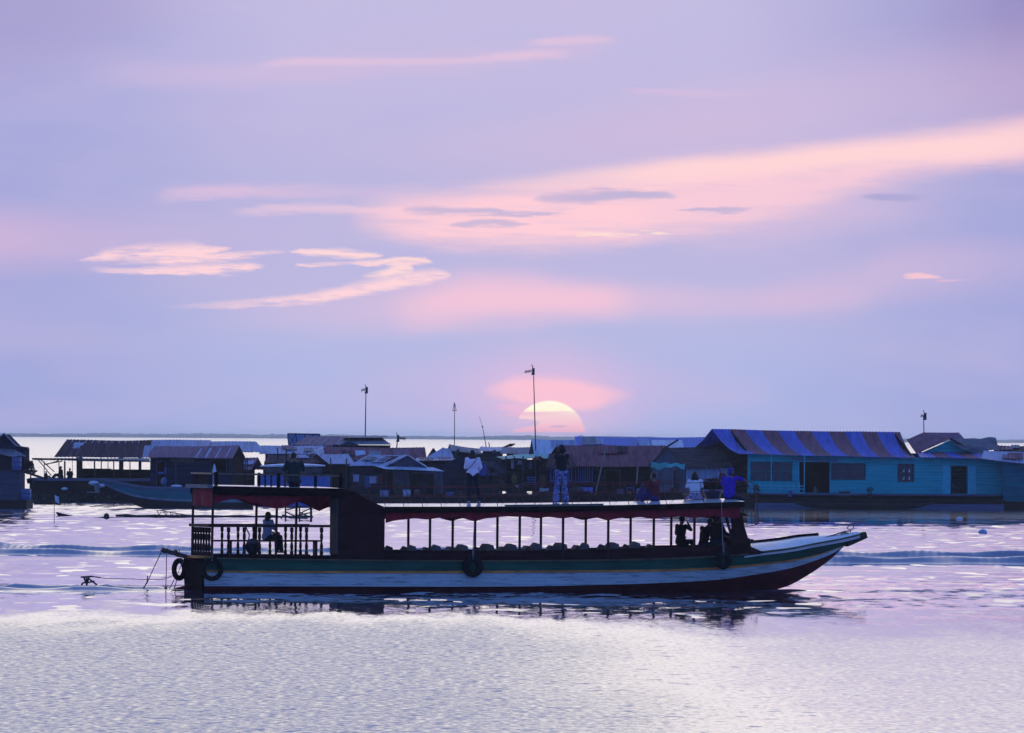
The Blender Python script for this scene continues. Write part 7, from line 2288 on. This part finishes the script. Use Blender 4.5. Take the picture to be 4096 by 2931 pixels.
# towed stand and its line
tw = thing('towed_frame', 'skeletal metal frame towed through the wake behind the stern', 'frame', P(365, 2345, 233.0))
DTW = 233.0
r = MB()
r.beam(P(323, 2306, DTW), P(370, 2303, DTW), .05); r.beam(P(368, 2303, DTW), P(402, 2308, DTW), .035)
for p, q in (((335, 2306), (347, 2335)), ((356, 2304), (347, 2335)), ((345, 2305), (350, 2330)), ((352, 2310), (392, 2340)), ((345, 2326), (330, 2330)), ((330, 2330), (322, 2348)), ((350, 2328), (378, 2322)), ((347, 2335), (346, 2342)), ((392, 2340), (404, 2341))): r.tube([P(*p, DTW), P(*q, DTW)], .028, 6)
r.build('bars', mat('rusty_bar', (.05, .03, .03), .7), tw)
r = MB().tube([P(400, 2308, DTW), P(420, 2311, DTW), P(470, 2312, DTW), P(530, 2313, DTW), P(590, 2316, DTW), P(655, 2315, DTW), P(690, 2300, DTW)], .010, 5); r.build('tow_line', M_ROPE, tw)

# ================= antennas


def yagi(name, label, top, base, D, arm=None, r0=.045, n_el=6):
    t = thing(name, label, 'antenna', P(*base, D), 0, 'television antennas above the roofs')
    b_, tt = P(*base, D), P(*top, D)
    MB().tube([b_, b_.lerp(tt, .5), tt], [r0, r0 * .85, r0 * .6], 6).build('mast', M_ANT, t)
    if arm:
        a0, a1 = P(*arm[0], D), P(*arm[1], D)
        m_ = MB().beam(a0, a1, .05)
        for k in range(n_el):
            q = a0.lerp(a1, (k + .3) / n_el); L = .28 + .05 * (n_el - k) * .3
            m_.tube([q + V(.25 * L, -L, .10 * L), q + V(-.25 * L, L, -.1 * L)], .018, 4)
            m_.tube([q + V(0, 0, -.12), q + V(0, 0, .12)], .018, 4)
        m_.build('boom', M_ANT, t)
        c = a1
        m_ = MB().box(c.x - .08, c.x + .10, c.y - .1, c.y + .1, c.z - .30, c.z + .18)
        m_.tube([c + V(-.12, 0, .36), c + V(.02, 0, .05)], .03, 5); m_.tube([c + V(-.12, 0, -.3), c + V(.02, 0, .05)], .03, 5)
        m_.build('reflector', M_ANT, t)
    return t


yagi('antenna', 'tallest antenna mast, crossing the setting sun, with a long aerial at its top', (2134, 1484), (2143, 1806), 549.0, ((2100, 1485), (2133, 1480)))
yagi('antenna', 'straight antenna mast with a small aerial on the ridge of the tiered hall', (1464, 1552), (1461, 1745), 568.0, ((1446, 1558), (1466, 1555)), n_el=4)
t = yagi('antenna', 'thin antenna with a narrow triangular head above the dark green house', (1818, 1610), (1818, 1778), 553.0, None, .03)
hd_ = MB()
for p, q in (((1818, 1608), (1811, 1640)), ((1818, 1608), (1825, 1640)), ((1811, 1640), (1825, 1640))): hd_.tube([P(*p, 553), P(*q, 553)], .022, 4)
hd_.build('head', M_ANT, t)
t = yagi('antenna', 'leaning whip antenna with a knob part way up, left of the sun', (1930, 1704), (1945, 1786), 560.0, None, .03)
wh = MB().tube([P(1930, 1704, 560), P(1918, 1664, 560)], .012, 4); wh.ball(P(1930, 1704, 560), .06, 8, 6); wh.build('whip', M_ANT, t)
yagi('antenna', 'short stub antenna right of the leaning whip antenna', (1955, 1766), (1958, 1785), 560.0, None, .04)
yagi('antenna', 'short antenna with a boom pointing right beside the tiered hall', (1591, 1745), (1587, 1788), 557.0, ((1622, 1753), (1592, 1748)), n_el=5)
yagi('antenna', 'lone antenna above the gabled house on the right with a small aerial', (3694, 1660), (3696, 1730), DR + 7, ((3684, 1661), (3700, 1660)), r0=.035, n_el=3)

# ================= more of the household things along the rafts
def pot_plant(u, v, D, s, label, spread=1.0):
    t = thing('potted_plant', label, 'plant', P(u, v, D), 0, 'potted plants along the rafts')
    MB().lathe((0, 0, 0), [(.12 * s, 0), (.19 * s, .22 * s), (.17 * s, .24 * s), (.01, .2 * s)], 10).build('pot', M_POST, t, smooth=1.0, local=True)
    q = random.Random(int(u)); f_ = MB()
    for k in range(90):
        d = V(q.gauss(0, 1), q.gauss(0, 1), q.gauss(0, 1)).normalized() * q.uniform(.4, 1.0)
        c = V(d.x * .3 * s * spread, d.y * .3 * s, .5 * s + d.z * .28 * s); n_ = V(q.gauss(0, 1), q.gauss(0, 1), q.gauss(0, 1)).normalized(); a = n_.orthogonal().normalized(); b = n_.cross(a); L = q.uniform(.05, .1) * s
        f_.add([c - a * L, c + b * L * .5, c + a * L, c - b * L * .5], [(0, 1, 2, 3)])
    f_.build('foliage', mat('raft_leaf', (.02, .05, .03), .8, .4), t, local=True)
    return t


pot_plant(1592, 1984, 539.2, 1.3, 'potted plant in front of the narrow doorway of the blue roofed house')
pot_plant(1748, 1982, 539.0, 1.0, 'small potted plant right of the broad dark doorway')
pot_plant(2268, 1976, 538.8, 1.2, 'potted plant right of the curly-haired person at the raft edge')
pot_plant(3026, 1984, 522.0, 1.1, 'potted plant at the left end of the turquoise porch rail')
pot_plant(3480, 1986, 521.5, .9, 'small potted plant on the raft below the wide brown-framed window')
for (u0, v0, u1, v1, D, dep, m_, nm, lb, ct) in (
        (1520, 1958, 1556, 1984, 539.0, .5, mat('pale_blue_crate', (.20, .25, .38), .6), 'crate', 'pale blue crate on the raft left of the narrow doorway', 'crate'),
        (1612, 1957, 1642, 1984, 539.0, .5, M_TIN_PALE, 'crate', 'tall pale tin box between the narrow and the broad doorway', 'crate'),
        (1820, 1962, 1850, 1982, 539.0, .5, mat('dark_crate', (.05, .03, .03), .8), 'crate', 'dark wooden crate left of the feet of the woman in lilac', 'crate'),
        (2636, 1950, 2662, 1968, 525.0, .4, mat('grey_crate', (.08, .09, .15), .6), 'crate', 'grey crate before the dark end wall of the thatched hut', 'crate'),
        (3355, 1963, 3400, 1984, 522.2, .4, mat('dark_crate', (.05, .03, .03), .8), 'crate', 'dark wooden crate under the wide window of the turquoise house', 'crate')):
    single(boxpx(u0, v0, u1, v1, D, dep), nm, m_, lb, ct)
lath(1668, 1984, 538.8, [(.14, 0), (.22, .2), (.2, .4), (.1, .5), (.02, .52)], 'water_jar', mat('brown_jar', (.09, .04, .03), .6), 'round brown water jar at the left side of the broad dark doorway', 'jar')
lath(1800, 1983, 538.8, [(.2, 0), (.26, .25), (.24, .3), (.02, .25)], 'basin', M_BARREL, 'blue basin on the raft right of the small potted plant', 'basin')
lath(3160, 1985, 522.0, [(.13, 0), (.17, .3), (.14, .42), (.02, .44)], 'bucket', M_BARREL, 'blue bucket by the porch end left of the open doorway', 'bucket')
lath(2690, 1969, 524.8, [(.16, 0), (.22, .15), (.2, .3), (.02, .31)], 'basket', mat('brown_basket', (.09, .035, .02), .9, .4, 9.0), 'low brown basket at the door of the thatched hut', 'basket')
# washing line before the arched house
wl = thing('washing_line', 'sagging washing line with small cloths strung before the blue roofed house', 'washing line', P(1450, 1905, 541.5))
A, B_ = P(1402, 1888, 541.0), P(1540, 1890, 541.0)
lnp = [A.lerp(B_, k / 12) - V(0, 0, .25 * math.sin(math.pi * k / 12)) for k in range(13)]
MB().tube(lnp, .012, 4).build('line', M_ROPE, wl)
for k, mm in enumerate(('pale_washing', 'dark_washing', 'blue_washing', 'pale_washing', 'cloth_dark_red_jacket')):
    q = lnp[2 + 2 * k]; w_ = .22 + .05 * (k % 2)
    MB().sheet(lambda a, b, q=q, w_=w_, k=k: q + V((a - .5) * 2 * w_, .03 * math.sin(a * 8 + k), -(.5 + .12 * (k % 3)) * b), 5, 3, (0, .012, 0)).build('cloth', MATS[mm], wl)
canoe('canoe', 'small dark canoe lying against the raft of the blue roofed house', 1560, 1860, 1996, 1995, 2000, 536.8, .75, MATS['old_canoe_wood'])

# bare poles and a sagging cable among the roofs
for q0, q1, D, lb in (((1322, 1828), (1326, 1990), 541, 'dark upright pole before the dark gable left of the blue roofed house'),
                      ((1386, 1832), (1380, 1985), 541, 'thin leaning pole at the left eave of the blue roofed house'),
                      ((1145, 1795), (1143, 1990), 548, 'short dark pole rising left of the man on the upper deck'),
                      ((1110, 1788), (1109, 1990), 552, 'thinner pole standing beyond the white topped launch'),
                      ((2236, 1870), (2240, 1975), 539, 'dark pole at the right hand of the curly-haired person'),
                      ((1862, 1868), (1858, 1990), 540, 'bare pole on the raft left of the woman in lilac'),
                      ((700, 1838), (704, 1945), 522, 'slim porch pole before the navy wall of the striped brown shed')):
    r = MB().tube([P(*q1, D), P((q0[0] + q1[0]) / 2 + 2, (q0[1] + q1[1]) / 2, D), P(*q0, D)], [.06, .05, .04], 6)
    single(r, 'bare_pole', M_POST, lb, 'pole', 'bare poles among the roofs')
canoe('canoe', 'small dark canoe drawn up by the raft of the brown roofed house', 2400, 2640, 1990, 1992, 1998, 536.5, .75, MATS['old_canoe_wood'])
canoe('canoe', 'narrow canoe lying in the shadow of the corner house raft', 128, 250, 2000, 2001, 2004, 514.0, .6, MATS['old_canoe_wood'])
